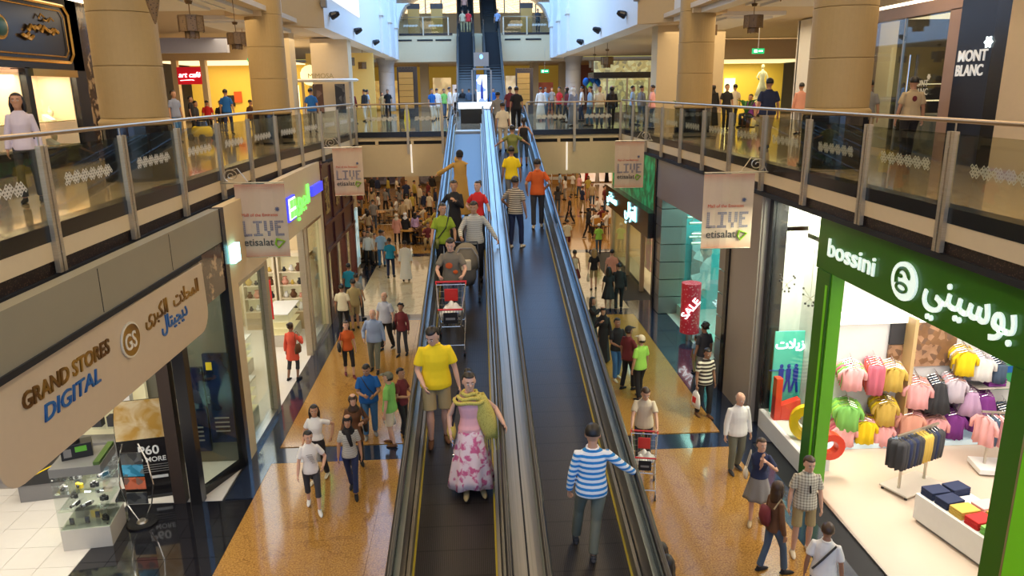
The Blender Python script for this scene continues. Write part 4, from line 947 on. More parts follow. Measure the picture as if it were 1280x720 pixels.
# ================================================================== LANTERNS AND SPOTLIGHTS
def lantern(x, y, z, sc, lab):
    t = thing('pendant_lantern', lab, 'lantern', (x, y, z), 0, 'brass pendant lanterns', sc)
    MB().tube([(0, 0, .3), (0, 0, (10.14-z)/sc)], .012, 6).build('rod', brass, t)
    MB().ell([(0, 0, .55, .06, .06), (0, 0, .62, .09, .09), (0, 0, .64, .02, .02)], 10).build('ceiling_rose', brass, t)
    for k, (r_, za, zb) in enumerate(((.26, 0, .30), (.14, -.13, .0))):
        MB().ell([(0, 0, za, r_, r_), (0, 0, zb, r_, r_)], 8).build('drum', mat('lantern_fret', (.20, .12, .05), .5, kind='mesh', col2=(.07, .04, .02), p=22), t)
        for i in range(8):
            a = i*PI/4; MB().tube([(r_*math.cos(a), r_*math.sin(a), za-.01), (r_*math.cos(a), r_*math.sin(a), zb+.01)], .014, 4).build('rib', brass, t)
        MB().ell([(0, 0, zb, r_*1.06, r_*1.06), (0, 0, zb+.02, r_*1.06, r_*1.06)], 8).build('rim', brass, t)
lantern(-5.85, 17, 8.98, 1, 'brass drum lantern hanging nearest on the left walkway')
lantern(-6.1, 21, 8.95, .9, 'brass drum lantern behind the left column, second from the viewer')
lantern(7.75, 21, 9.25, 1, 'brass drum lantern hanging on the right walkway between the columns')
lantern(8.1, 26, 9.4, 1, 'brass drum lantern just right of the second right column')
lantern(-8.2, 29, 9.5, 1.1, 'small flat brass lantern far back over the left walkway')
lantern(8.3, 15.7, 9.7, 1, 'brass drum lantern partly hidden by the nearest right column')
lantern(-6.6, 43, 9.1, 1.3, 'brass drum lantern far back left of the far column')
lantern(-6.25, 46.2, 9.0, 1.2, 'brass bowl lantern beside the far left column')
lantern(7.7, 43, 9.0, 1.3, 'brass drum lantern over the far right shops')
lantern(7.35, 45.2, 8.9, 1.2, 'brass lantern next to the far right column')
for (x, y, lab) in ((-5.5, 14.2, 'left walkway'), (7.05, 17.5, 'right walkway')):
    t = thing('cone_lantern', 'inverted cone lantern of pierced brass over the %s' % lab, 'lantern', (x, y, 8.9 if x < 0 else 9.55))
    MB().ell([(0, 0, 0, .012, .012), (0, 0, .08, .04, .04), (0, 0, .3, .10, .10), (0, 0, .55, .15, .15), (0, 0, .75, .1, .1), (0, 0, .85, .03, .03)], 10).build('cone', mat('lantern_fret', (.20, .12, .05), .5), t)
    MB().tube([(0, 0, .85), (0, 0, 1.2)], .012, 5).build('rod', brass, t)
for (x, y, z, lab) in ((-5.2, 31.2, 10.62, 'left gallery face, nearest'), (-5.2, 37.5, 10.5, 'left gallery face, second'), (-5.2, 44.5, 10.4, 'left gallery face, farthest'),
                    (6.1, 31, 10.55, 'right gallery face, nearest'), (6.1, 37, 10.4, 'right gallery face, second'), (6.1, 42.5, 10.2, 'right gallery face, farthest')):
    s = 1 if x < 0 else -1
    t = thing('spotlight', 'black spotlight bracketed to the %s' % lab, 'spotlight', (x, y, z))
    MB().tube([(-s*.2, 0, -.05), (0, 0, -.05), (0, 0, 0)], .02, 6).build('bracket', grey_metal, t)
    MB().ell([(0, 0, -.16, .14, .14), (0, 0, -.10, .16, .16), (0, 0, .1, .12, .12), (0, 0, .2, .07, .07)], 12).xf(Matrix.Rotation(s*R(70), 4, 'Y')).build('housing', black_paint, t, smooth=False)
for (x, y, z, lab) in ((-5.35, 29.9, 10.9, 'left gallery face corner'), (6.25, 29.0, 10.95, 'right gallery face corner')):
    t = thing('box_speaker', 'small grey box speaker on the %s' % lab, 'speaker', (x, y, z)); MB().box(-.1, .1, -.14, .14, -.14, .14).build('box', cloth('grey'), t, bev=.02)
    MB().tube([(0, 0, 0), (-.2 if x < 0 else .2, 0, 0)], .03, 6).build('bracket', grey_metal, t)
t = thing('glowing_panel', 'white panel glowing as if sunlit on the left gallery wall', 'panel', (-5.36, 35, 10.9)); MB().box(-.02, .0, -4.2, 4.5, .35, 7).build('panel', mat('bright_white_panel', (.9, .92, 1), .5, emit=.9), t)  # sunlight on the wall put into this panel as a glow

# ================================================================== CAMERA SHOP CONTENTS
gbody = mat('camera_black', (.02, .02, .022), .35); silver = mat('camera_silver', (.5, .5, .5), .3, metal=.7)
def camera_body(loc, rz, m, lab, grp, sc=1, kind=0, par=None):
    t = thing('camera', lab, 'camera', loc, rz, grp, sc)
    MB().box(-.06, .06, -.02, .025, 0, .075).build('body', m, t, bev=.008)
    MB().tube([(0, -.015, .036), (0, -.05 if kind == 0 else -.035, .036)], .027, 12).build('lens', gbody, t)
    if kind == 0: MB().box(-.02, .02, -.02, .02, .075, .098).build('viewfinder', m, t)
    return t
def binoculars(loc, rz, lab):
    t = thing('camcorder', lab, 'camcorder', loc, rz, 'camcorders in the glass case')
    MB().tube([(0, -.09, .05), (0, .07, .05)], [.03, .04], 10, True).build('body', silver, t, smooth=True); MB().tube([(0, -.13, .05), (0, -.09, .05)], .028, 10).build('lens', gbody, t)
    MB().box(.03, .04, -.05, .05, .02, .09).build('flip_screen', gbody, t)
dc = thing('display_case', 'square glass display case with grey plinth and top, full of cameras', 'display case', (-6.95, 12.25, 0), R(8))
MB().box(-.40, .40, -.40, .40, 0, .40).build('plinth', mat('pale_laminate', (.62, .58, .50), .3), dc, bev=.005)
MB().box(-.41, .41, -.41, .41, 1.42, 1.58).build('top', mat('grey_laminate', (.20, .20, .19), .3), dc, bev=.005)
for (a, b, c, d) in ((-.40, .40, -.405, -.397), (-.40, .40, .397, .405), (-.405, -.397, -.4, .4), (.397, .405, -.4, .4)): MB().box(a, b, c, d, .40, 1.42).build('glass_side', glass_case, dc)
for z in (.41, .74, 1.08): MB().box(-.39, .39, -.39, .39, z, z+.008).build('glass_shelf', glassm('shelf_glass', (.93, .98, .95), .08), dc)
MB().box(.30, .40, -.40, .40, 1.585, 1.64).build('light_bar', mat('black_green_strip', (.05, .12, .02), .3), dc)
for s in (-1, 1):
    for z in (.46, 1.38): MB().tube([(s*.37, -.41, z), (s*.37, -.40, z)], .015, 8).build('fixing', chrome, dc)
area('case_lamp', (-6.95, 12.25, 1.40), .5, .5, 14, NEUT)
its = [(-.28, -.25, 1.09, 'silver', 0), (-.05, -.2, 1.09, 'yellow', 1), (.2, -.22, 1.09, 'black', 0), (.25, .15, 1.09, 'black', 2), (-.2, .15, 1.09, 'silver', 1), (-.15, -.2, .75, 'silver', 2), (.05, -.25, .75, 'silver', 2), (.27, -.1, .75, 'black', 0), (-.28, .1, .75, 'black', 0), (.1, .2, .75, 'silver', 1),
       (-.25, -.25, .42, 'black', 3), (0, -.25, .42, 'black', 3), (.12, -.1, .42, 'black', 3), (.28, -.2, .42, 'black', 0), (.1, .2, .42, 'silver', 1)]
nm = {1.09: 'top', .75: 'middle', .42: 'bottom'}
for i, (x, y, z, c, k) in enumerate(its):
    q = Matrix.Rotation(R(8), 4, 'Z') @ Vector((x, y, 0)); loc = (-6.95+q.x, 12.25+q.y, z)
    if k in (0, 1): camera_body(loc, rnd.uniform(-.6, .6), gbody if c == 'black' else silver if c == 'silver' else cloth('yellow'), '%s camera on the %s shelf of the glass case, place %s' % (c, nm[z], ORD[i % 5]), 'cameras in the glass case', 1.15, k)
    elif k == 2: binoculars(loc, rnd.uniform(-.8, .8), '%s camcorder lying on the %s shelf of the glass case, place %s' % (c, nm[z], ORD[i % 5]))
    else:
        t = thing('media_player', 'small dark media player on the bottom shelf of the glass case, place %s' % ORD[i-10], 'player', loc, 0, 'media players in the glass case'); MB().box(-.04, .04, -.012, .012, 0, .13).build('body', gbody, t, bev=.01); MB().box(-.03, .03, -.014, -.012, .05, .12).build('screen', dark_glass, t)
t = thing('packaging_box', 'black camera box with a green print on top of the glass case', 'box', (-7.05, 12.3, 1.58), R(25)); MB().box(-.24, .24, -.13, .13, 0, .26).build('carton', gbody, t, bev=.004)
MB().box(-.02, .16, -.133, -.130, .12, .22).build('green_print', mat('green_print', (.15, .5, .05), .4), t); MB().box(-.2, -.08, -.133, -.13, .05, .2).build('pale_print', cloth('grey'), t)
camera_body((-7.1, 12.3, 1.84), R(-20), gbody, 'black camera standing on the box on the glass case', None, 2.0)
# curved poster board, ring-shaped brochure stand, picture, wall screens
t = thing('poster_board', 'curved black advertising board with a golden landscape and white print', 'poster board', (-6.55, 13.7, 0), R(12))
mb = MB(); rs = []
for i in range(13):
    z = .06+1.95*i/12; w_ = .50*math.sin(min(1, (.55+.45*math.sin(PI*(i/12*.85+.1))))*PI/2); rs.append([(-w_, -.02, z), (w_, -.02, z), (w_, .02, z), (-w_, .02, z)])
mb.rings(rs); mb.build('board', mat('poster_black', (.015, .012, .012), .25), t)
mb = MB(); rs = []
for i in range(7, 13):
    z = .06+1.95*i/12; w_ = .49*math.sin(min(1, (.55+.45*math.sin(PI*(i/12*.85+.1))))*PI/2); rs.append([(-w_, -.026, z), (w_, -.026, z), (w_, -.02, z), (-w_, -.02, z)])
mb.rings(rs); mb.build('landscape_print', mat('landscape_print', (.55, .30, .05), .35, kind='soft', col2=(.75, .60, .35), p=(3, .4, .6)), t)
MB().box(-.62, .62, -.22, .22, 0, .07).build('base', black_paint, t, bev=.01)
text('P60', 'print', white_wall, (-.14, -.03, .86), (1, 0, 0), (0, 0, 1), .26, t, .004, bold=.02); text('GO MORE', 'print', white_wall, (-.28, -.03, .70), (1, 0, 0), (0, 0, 1), .14, t, .004, bold=.02)
for z in (.62, .57, .52, .47): MB().box(-.1, .38, -.028, -.024, z, z+.012).build('print_line', cloth('grey'), t)
MB().box(.05, .35, -.028, -.024, .33, .39).build('print_line', white_wall, t)
t = thing('brochure_stand', 'steel hoop brochure stand on a black disc foot', 'stand', (-6.28, 12.6, 0))
MB().ell([(0, 0, 0, .27, .27), (0, 0, .04, .27, .27)], 28).build('foot', black_paint, t); MB().ell([(0, 0, .04, .1, .1), (0, 0, .07, .08, .08)], 16).build('hub', steel, t)
for s in (-1, 1): MB().tube([(s*.05, 0, .05), (s*.22, 0, .4), (s*.30, 0, .8), (s*.26, 0, 1.25), (s*.14, 0, 1.62)], .013, 6).build('hoop', chrome, t)
for k, (z, c) in enumerate(((.42, 'charcoal'), (.72, 'rust'), (.98, 'teal'), (1.22, 'charcoal'))):
    MB().box(-.2, .17, -.02, .0, z, z+.23).build('brochure', mat('print_'+c+str(k), CLO[c], .4, kind='photo', col2=(.5, .5, .45), p=9), t)
t = thing('framed_photo', 'framed black and white photograph on the olive wall of the camera shop', 'picture', (-6.58, 14.93, 1.2)); MB().box(-.3, .3, -.03, .0, -.28, .28).build('frame', cloth('cream'), t); MB().box(-.24, .24, -.04, -.03, -.22, .22).build('print', mat('bw_print', (.05, .05, .05), .4, kind='photo', col2=(.35, .35, .35), p=8), t)
for x, z0_, z1_ in ((-5.98, .3, 2.2), (-5.42, .5, 2.5)):
    t = thing('hung_poster', 'tall dark blue %s poster panel behind the shop glass' % ('left' if x < -5.7 else 'right'), 'poster', (x, 14.84, 0)); MB().box(-.26, .26, 0, .08, z0_, z1_).build('panel', mat('blue_poster', (.006, .008, .02), .2, kind='soft', col2=(.01, .02, .07), p=(2, .4, .6)), t)
    MB().box(-.2, -.08, -.01, 0, z1_-.35, z1_-.18).build('yellow_mark', cloth('yellow'), t)
    for k in range(4): MB().box(-.15, .15, -.01, 0, z0_+.25+k*.1, z0_+.28+k*.1).build('print_line', cloth('grey'), t)
# yellow boxed goods on the back shelves
sh = thing('shelving_unit', 'wall shelving with glass shelves behind the display case', 'shelving', (-8.1, 14.6, 0))
MB().box(-1.2, 1.2, .2, .3, 0, 2.9).build('back_panel', mat('lit_shelf_back', (.8, .72, .45), .5, emit=.3), sh); MB().box(-1.2, 1.2, -.2, .2, 0, .8).build('base_cabinet', cloth('grey'), sh)
for k in range(4):
    MB().box(-1.2, 1.2, -.2, .2, 1.1+k*.45, 1.115+k*.45).build('glass_shelf', glass_case, sh)
for k in range(4):
    for i in range(7):
        if rnd.random() < .2: continue
        c = rnd.choice(['yellow', 'charcoal', 'yellow', 'white']); x = -9.1+i*.32
        o = MB().box(-.1, .1, -.08, .08, 0, .22).build('carton', cloth(c), None, loc=(x, 14.55, 1.117+k*.45)); o['label'] = '%s carton on camera shop shelf row %s, place %s from the left' % (c, ['one (lowest)', 'two', 'three', 'four (top)'][k], ORD[i]); o['category'] = 'carton'; o['group'] = 'cartons on the camera shop shelving'
t = thing('display_counter', 'low grey wedge counter with a black yellow-trimmed ramp, far left', 'counter', (-8.55, 13.9, 0), R(10))
MB().box(-.5, .5, -.3, .3, 0, .35).build('base', cloth('grey'), t); MB().add([(-.6, -.32, .36), (.6, -.32, .36), (.6, .32, .36), (-.6, .32, .36), (.6, -.32, .95), (.6, .32, .95)], [(0, 3, 2, 1), (0, 1, 4), (2, 3, 5), (1, 2, 5, 4), (0, 4, 5, 3)]).build('ramp', gbody, t); MB().tube([(-.6, -.33, .37), (.6, -.33, .93)], .012, 5).build('trim', cloth('yellow'), t)

# ================================================================== GIFT SHOP CONTENTS
def cabinet(loc, w_, d_, h, lab, grp, rz=0, shelves=3, lit=True):
    t = thing('glass_cabinet', lab, 'cabinet', loc, rz, grp)
    MB().box(-w_/2, w_/2, -d_/2, d_/2, 0, h*.36).build('base', mat('pale_laminate', (.62, .58, .50), .3), t, bev=.005)
    MB().box(-w_/2, w_/2, -d_/2, d_/2, h*.36, h).build('glass_case', glass_case, t)
    for k in range(shelves): MB().box(-w_/2+.02, w_/2-.02, -d_/2+.02, d_/2-.02, h*.36+(h*.6)*k/shelves+.01, h*.36+(h*.6)*k/shelves+.02).build('shelf', mat('lit_shelf_back', (.8, .72, .45), .5, emit=.3), t)
    MB().box(-w_/2, w_/2, -d_/2, d_/2, h, h+.03).build('top', white_wall, t)
    return t
cabinet((-5.65, 16.35, 0), .7, 1.3, 1.15, 'low glass cabinet on a cream base inside the near gift shop window', None)
cabinet((-5.75, 15.3, 0), .6, .5, .8, 'lowest cream display plinth at the corner of the gift shop window', None, shelves=1)
for i, y in enumerate((18.6, 20.1, 21.5, 23.2)):
    t = thing('display_cabinet', 'lit white wall cabinet in the gift shop, %s from the near end' % ['first', 'second', 'third', 'fourth'][i], 'cabinet', (-9.1, y, 0)); MB().box(-.25, -.2, -.62, .62, .9, 3.0).build('lit_back', white_lit_panel, t); MB().box(-.25, .2, -.65, .65, 0, .9).build('base', cloth('cream'), t)
    MB().box(-.25, .2, -.69, -.65, 0, 3.1).box(-.25, .2, .65, .69, 0, 3.1).box(-.25, .2, -.69, .69, 3.05, 3.15).build('frame', cloth('cream'), t)
    for z in (.9, 1.4, 1.9, 2.4): MB().box(-.2, .18, -.64, .64, z, z+.015).build('shelf', glass_case, t)
for i, (y, z) in enumerate([(y, z) for y in (18.2, 18.6, 19.0, 19.8, 20.2, 20.6, 21.3, 21.7, 22.9, 23.3) for z in (.92, 1.42, 1.92, 2.42)]):
    c = ['gold', 'white', 'cream', 'charcoal', 'pink'][i % 5]; s = .05+.04*((i*7) % 3)/2
    o = MB().ell([(0, 0, 0, s*.7, s*.7), (0, 0, s, s*1.3, s*1.3), (0, 0, s*2.2, s*.8, s*.8), (0, 0, s*2.8, s, s)], 9).build('vase', cloth(c), None, smooth=True, loc=(-9.1, y, z)); o['label'] = '%s ornament in gift shop wall cabinet, column %s, shelf %s from below' % (c, ORD[[18.2, 18.6, 19.0, 19.8, 20.2, 20.6, 21.3, 21.7, 22.9, 23.3].index(y)], ORD[int((z-.9)*2)]); o['category'] = 'ornament'; o['group'] = 'ornaments on the gift shop wall cabinets'
for (x, y, c, lab) in ((-6.8, 19.4, 1, 'long cream counter in the middle of the gift shop'), (-6.2, 23.2, 0, 'dark glass counter inside the far gift shop window')):
    cabinet((x, y, 0), .8, 2.2 if c else 1.6, 1.05, lab, None)
for i in range(8):
    c = ['silver', 'dark'][i % 2]; o = MB().sphere((0, 0, .09), (.13, .1, .09), 10, 6).build('bowl', chrome if i % 2 == 0 else gbody, None, smooth=True, loc=(-6.8+.15*((i % 3)-1), 18.5+i*.26, 1.085)); o['label'] = '%s metal bowl on the long gift shop counter, place %s from the near end' % (c, ORD[i]); o['category'] = 'bowl'; o['group'] = 'bowls on the gift shop counter'
for i, (x, lab) in enumerate(((-5.95, 'nearest the mall'), (-7.15, 'deeper inside'))):
    t = thing('display_cabinet', 'lit cream cabinet on the end wall of the gift shop, the one '+lab, 'cabinet', (x, 24.45, 0)); MB().box(-.5, .5, .18, .24, .0, 2.5).build('lit_back', mat('lit_shelf_back', (.8, .72, .45), .5, emit=.3), t)
    MB().box(-.56, -.5, -.2, .24, 0, 2.6).box(.5, .56, -.2, .24, 0, 2.6).box(-.56, .56, -.2, .24, 2.5, 2.62).build('frame', cloth('cream'), t); MB().box(-.5, .5, -.2, .2, 0, .6).build('base', cloth('tan'), t)
    for k in range(4):
        z = .62+k*.45; MB().box(-.5, .5, -.18, .18, z-.02, z).build('shelf', cloth('cream'), t)
        for j in range(4):
            c = ['gold', 'charcoal', 'white', 'brown', 'salmon'][(j+k*2+i) % 5]; s_ = .05+.02*((j+k) % 3)
            o = MB().ell([(0, 0, 0, s_*.8, s_*.8), (0, 0, s_*1.2, s_*1.4, s_*1.4), (0, 0, s_*2.4, s_*.6, s_*.6), (0, 0, s_*3, s_*.9, s_*.9)], 9).build('vase', cloth(c), None, smooth=True, loc=(x-.36+j*.24, 24.42, z)); o['label'] = '%s vase in the end wall cabinet %s, shelf %s, place %s' % (c, lab, ORD[k], ORD[j]); o['category'] = 'ornament'; o['group'] = 'vases in the gift shop end cabinets'
t = thing('hanging_sign', 'red and white vertical hanging sign inside the gift shop', 'sign', (-6.1, 21.5, 1.2)); MB().box(-.12, .12, -.02, .02, 0, 1.2).build('panel', cloth('red'), t); MB().box(-.05, .05, -.03, -.02, .1, 1.1).build('print', cloth('white'), t)

# ================================================================== CLOTHES SHOP CONTENTS
def garment_mesh(kind, w_, h, seed):
    r_ = random.Random(seed); mb = MB(); n = 24
    if kind == 'top':
        secs = [(.02, .03), (.28, .05), (.5, .07), (.5, .08), (.46, .09), (.5, .10)]; zs = [0, -.04, -.1, -.35, -.6, -1]
    elif kind == 'skirt':
        secs = [(.26, .05), (.3, .07), (.45, .1), (.62, .13)]; zs = [0, -.1, -.5, -1]
    else:
        secs = [(.3, .05), (.36, .08), (.36, .08), (.33, .08)]; zs = [0, -.1, -.6, -1]
    rs = []
    for (a, d), z in zip(secs, zs):
        rs.append([(w_*a*math.cos(2*PI*j/n)*(1+.0), w_*d*2.0*math.sin(2*PI*j/n)*(1+.55*math.sin(j*2.4+seed)+.2*r_.random()), h*z+.01*math.sin(j*3)) for j in range(n)])
    mb.rings(rs[::-1])
    if kind == 'top':
        for s in (-1, 1): mb.tube([(s*w_*.38, 0, -h*.1), (s*w_*.6, .02, -h*.3), (s*w_*.62, .02, -h*.55)], [w_*.11, w_*.10, w_*.09], 8, flat=.6)
    return mb
GM = {}
def garment(kind, c, loc, rz, w_, h, grp, where):
    key = (kind, c, w_, h)
    if key not in GM: GM[key] = garment_mesh(kind, w_, h, len(GM)).mesh('garment', cloth(c), True)
    t = thing({'top': 'garment', 'skirt': 'garment', 'jeans': 'garment'}[kind], '%s %s, %s' % (c, {'top': 'top', 'skirt': 'skirt', 'jeans': 'trousers'}[kind], where), 'garment', loc, rz, grp)
    link('cloth', GM[key], t)
    if 'hanger' not in GM: GM['hanger'] = MB().tube([(-.16, 0, -.02), (0, 0, .04), (.16, 0, -.02)], .006, 4).tube([(0, 0, .04), (0, 0, .1)], .005, 4).mesh('hanger', chrome)
    link('hanger', GM['hanger'], t)
# waterfall rails on the side wall (x = 7.9..., facing the mall axis) and on the back wall
def waterfall(x, y, z, dirx, diry, kind, cols, w_, h, where, n=5):
    t = thing('display_rail', 'chrome waterfall rail %s' % where, 'rail', (x, y, z), 0, 'chrome waterfall rails')
    MB().tube([(0, 0, .09), (dirx*.45, diry*.45, .0)], .010, 6).build('arm', chrome, t)
    for i in range(n):
        f_ = .1+.33*i/(n-1); garment(kind, cols[i % len(cols)], (x+dirx*f_, y+diry*f_, z-.01-.09*f_/.45), math.atan2(diry, dirx)+PI/2+rnd.uniform(-.08, .08), w_, h, 'clothes on the rail '+where, ['innermost', 'second', 'middle', 'fourth', 'outermost'][i]+' '+where)
bw = 14.9
cols_b = [(7.35, 'lowest left'), ]
spec = [ # x, z, kind, colours, width, height, place   (back wall)
 (8.12, 1.98, 'top', ['pink', 'green', 'rose', 'green'], .44, .50, 'on the top row at the left end of the back wall'),
 (8.63, 2.02, 'jeans', ['rose', 'coral'], .50, .66, 'on the top row, second from the left on the back wall'),
 (9.03, 1.95, 'top', ['cream', 'gold', 'pink'], .42, .52, 'on the top row, third from the left on the back wall'),
 (8.12, 1.10, 'top', ['green', 'lime'], .46, .55, 'on the middle row at the left end of the back wall'),
 (8.54, .72, 'top', ['pink', 'yellow', 'pink'], .40, .50, 'on the low row, second from the left on the back wall'),
 (8.95, 1.15, 'top', ['gold', 'yellow'], .42, .52, 'on the middle row, third from the left on the back wall'),
 (8.08, .62, 'top', ['rose', 'pink', 'rose'], .42, .45, 'on the bottom row at the left end of the back wall'),
 (8.92, .60, 'top', ['pink', 'rose'], .42, .45, 'on the bottom row, third from the left on the back wall'),
 (9.62, 1.56, 'top', ['salmon', 'pink', 'pink'], .46, .55, 'on the middle row, right of the pale upright'),
 (10.08, 1.55, 'skirt', ['charcoal', 'denim'], .46, .66, 'on the middle row below the picture'),
 (10.46, 1.62, 'top', ['lavender', 'pink'], .38, .50, 'on the middle row right of the picture'),
 (10.84, 1.32, 'skirt', ['lilac', 'lavender'], .42, .52, 'on the middle row above the violet skirts'),
 (9.55, .85, 'top', ['pink', 'salmon', 'pink'], .46, .60, 'on the bottom row, centre of the back wall'),
 (10.12, .75, 'top', ['pink', 'salmon'], .42, .60, 'on the bottom row, behind the floor rack'),
 (10.55, .80, 'top', ['purple', 'purple'], .38, .55, 'on the bottom row beside the violet skirts'),
 (11.18, 1.22, 'skirt', ['purple', 'purple'], .56, .80, 'on the lower row as long violet skirts'),
 (10.58, 2.25, 'top', ['gold', 'yellow', 'white'], .38, .52, 'on the top row at the right of the picture'),
 (10.98, 2.10, 'top', ['lavender', 'white', 'lavender'], .40, .50, 'on the top row, striped pale tops'),
 (11.37, 1.95, 'jeans', ['denim', 'navy'], .38, .42, 'on the top row at the right end'),
 (11.74, .85, 'jeans', ['denim', 'charcoal'], .42, .60, 'on the lower row at the right end'),
]
for (x, z, k, cs, w_, h, pl) in spec: waterfall(x, bw-.02, z, -.25, -1, k, cs, w_, h, pl)
# shelves, picture, uprights, glowing floor edge
t = thing('framed_picture', 'large brown picture of shoes and clothes high on the shop back wall', 'picture', (9.92, bw-.02, 2.22)); MB().box(-.55, .55, -.05, 0, -.5, .55).build('print', mat('shoe_picture', (.35, .18, .08), .4, kind='photo', col2=(.65, .4, .28), p=9), t)
t = thing('framed_picture', 'small dark picture left of the pale upright on the shop back wall', 'picture', (9.12, bw-.02, 2.35)); MB().box(-.16, .16, -.05, 0, -.1, .45).build('print', cloth('charcoal'), t); MB().box(-.16, .16, -.05, 0, -.5, -.12).build('print', mat('shoe_picture', (.35, .18, .08), .4), t)
struct(MB().box(9.28, 9.36, bw-.4, bw, 0, 2.9), 'trim_91', mat('pale_wood', (.60, .42, .2), .4)); struct(MB().box(7.5, 13.5, bw-.12, bw, 2.75, 3.0), 'trim_92', white_lit_panel)
t = thing('mounted_shelf', 'pale wall shelf with folded violet clothes on the shop back wall', 'shelf', (11.3, bw-.25, 1.32)); MB().box(-.45, .45, -.2, .2, -.03, 0).build('board', mat('pale_laminate', (.62, .58, .50), .3), t)
for k in range(3):
    o = MB().box(-.2, .2, -.14, .14, 0, .06).build('folded_garment', cloth('purple'), None, loc=(11.3, bw-.27, 1.32+k*.062), bev=.02); o['label'] = 'folded violet top, %s in the stack on the pale wall shelf' % ['lowest', 'middle one', 'topmost'][k]; o['category'] = 'clothes'; o['group'] = 'folded violet tops'
t = thing('hung_poster', 'small green poster at the right end of the shop back wall', 'poster', (11.8, bw-.02, 1.45)); MB().box(-.28, .28, -.03, 0, -.35, .35).build('print', mat('green_poster', (.03, .35, .12), .4), t); MB().box(-.2, .2, -.04, -.03, .05, .2).build('figures', cloth('blue'), t)
struct(MB().box(7.6, 12.6, bw-.5, bw, .01, .12), 'trim_93', mat('pale_blue_plinth', (.6, .75, .8), .3, emit=.3))
# floor rack
t = thing('clothes_rack', 'white two-post floor rack on a grey glass base, hung with dark shorts', 'rack', (8.5, 12.75, 0), R(24))
MB().box(-.55, .55, -.30, .30, .06, .10).build('base', mat('pale_laminate', (.62, .58, .50), .3), t, bev=.01)
for x in (-.5, .5):
    for y in (-.25, .25): MB().tube([(x, y, 0), (x, y, .06)], .03, 8).build('castor', gbody, t)
for x in (-.38, .38): MB().box(x-.02, x+.02, -.02, .02, .1, 1.25).build('post', steel, t)
MB().box(-.6, .6, -.02, .02, 1.23, 1.27).build('top_bar', steel, t)
Rk = Matrix.Rotation(R(24), 4, 'Z')
for i in range(14):
    x = -.6+i*.088; c = ['charcoal', 'charcoal', 'navy', 'charcoal', 'navy', 'charcoal', 'charcoal', 'gold', 'gold', 'gold', 'charcoal', 'navy', 'charcoal', 'charcoal'][i]
    q = Rk @ Vector((x, 0, 0)); garment('jeans', c, (8.5+q.x, 12.75+q.y, 1.16), R(24)+PI/2+rnd.uniform(-.06, .06), .55, .55, 'clothes on the white floor rack', 'item %s from the left on the white floor rack' % ORD[i])
t = thing('clothes_rack', 'second low white rack with pink tops and small dungarees, far right', 'rack', (10.85, 13.2, 0), R(-12))
MB().box(-.7, .7, -.3, .3, .05, .16).build('base', white_wall, t, bev=.01); 
for x in (-.5, .5): MB().box(x-.02, x+.02, -.02, .02, .1, 1.3).build('post', steel, t)
MB().box(-.7, .7, -.02, .02, 1.28, 1.32).build('top_bar', steel, t)
for i in range(10):
    x = -.6+i*.12; c = ['pink', 'denim', 'pink', 'pink', 'denim', 'pink', 'navy', 'navy', 'pink', 'pink'][i]
    q = Matrix.Rotation(R(-12), 4, 'Z') @ Vector((x, 0, 0)); garment('top' if c == 'pink' else 'jeans', c, (10.85+q.x, 13.2+q.y, 1.2), R(-12)+PI/2+.5, .46, .6, 'clothes on the low right rack', 'item %s from the left on the low white rack' % ORD[i])
# table with folded clothes
ang = R(-79); tc_ = Vector((8.52, 10.75, 0))
t = thing('display_table', 'low white box table covered in folded bright clothes', 'table', tc_, ang); MB().box(-.95, .95, -.42, .42, .0, .06).build('recessed_base', cloth('grey'), t)
MB().box(-1.0, 1.0, -.47, .47, .07, .56).build('box', white_wall, t, bev=.01)
fm = {}
cl2 = [('navy', 'navy'), ('navy', 'white'), ('gold', 'pink'), ('red', 'gold'), ('green', 'red'), ('black', 'green')]
for i in range(6):
    for j in range(2):
        c = cl2[i][j]
        q = Matrix.Rotation(ang, 4, 'Z') @ Vector((-.82+i*.32, -.22+.44*j, 0)); n = 4 if c != 'white' else 1
        for k in range(n):
            if c not in fm: fm[c] = MB().box(-.14, .14, -.19, .19, 0, .036).mesh('folded', cloth(c))
            o = link('folded_garment', fm[c], None, bev=.012, loc=(tc_.x+q.x, tc_.y+q.y, .562+k*.037), rot=(0, 0, ang+rnd.uniform(-.05, .05)))
            o['label'] = '%s folded top, %s of stack %s from the far end, %s side' % (c, ['bottom', 'second', 'third', 'top'][k], ['one', 'two', 'three', 'four', 'five', 'six'][i], ['mall', 'inner'][j]); o['category'] = 'clothes'; o['group'] = 'folded clothes on the white table'
# display window contents
t = thing('display_poster', 'tall turquoise sale poster with three leaping blue figures', 'poster', (7.13, 15.6, .42))
MB().box(-.40, .28, -.04, 0, 0, 1.95).build('sheet', mat('turquoise_print', (.02, .45, .42), .4, kind='vgrad', col2=(.15, .75, .62)), t)
text(AR(0xFE97, 0xFEE8, 0xFEB0, 0xFEF3, 0xFEFC, 0xFE95), 'print', white_lit, (-.38, -.05, 1.55), (1, 0, 0), (0, 0, 1), .30, t, .006, bold=.02)
for i in range(3):
    x = -.2+.17*i; MB().sphere((x, -.05, 1.12), (.045, .008, .055), 10, 6).tube([(x, -.05, 1.06), (x, -.05, .8)], .06, 6, flat=.2).tube([(x-.02, -.05, .8), (x-.09, -.05, .5)], .03, 5, flat=.3).tube([(x+.02, -.05, .8), (x+.06, -.05, .48)], .03, 5, flat=.3).tube([(x-.05, -.05, 1.02), (x-.28+.1*i, -.05, 1.03)], .02, 5, flat=.3).build('figure', mat('print_blue', (.0, .03, .45), .4), t)
RED = mat('lacquer_red', (.75, .05, .02), .25); YEL = mat('lacquer_yellow', (.95, .62, .01), .25)
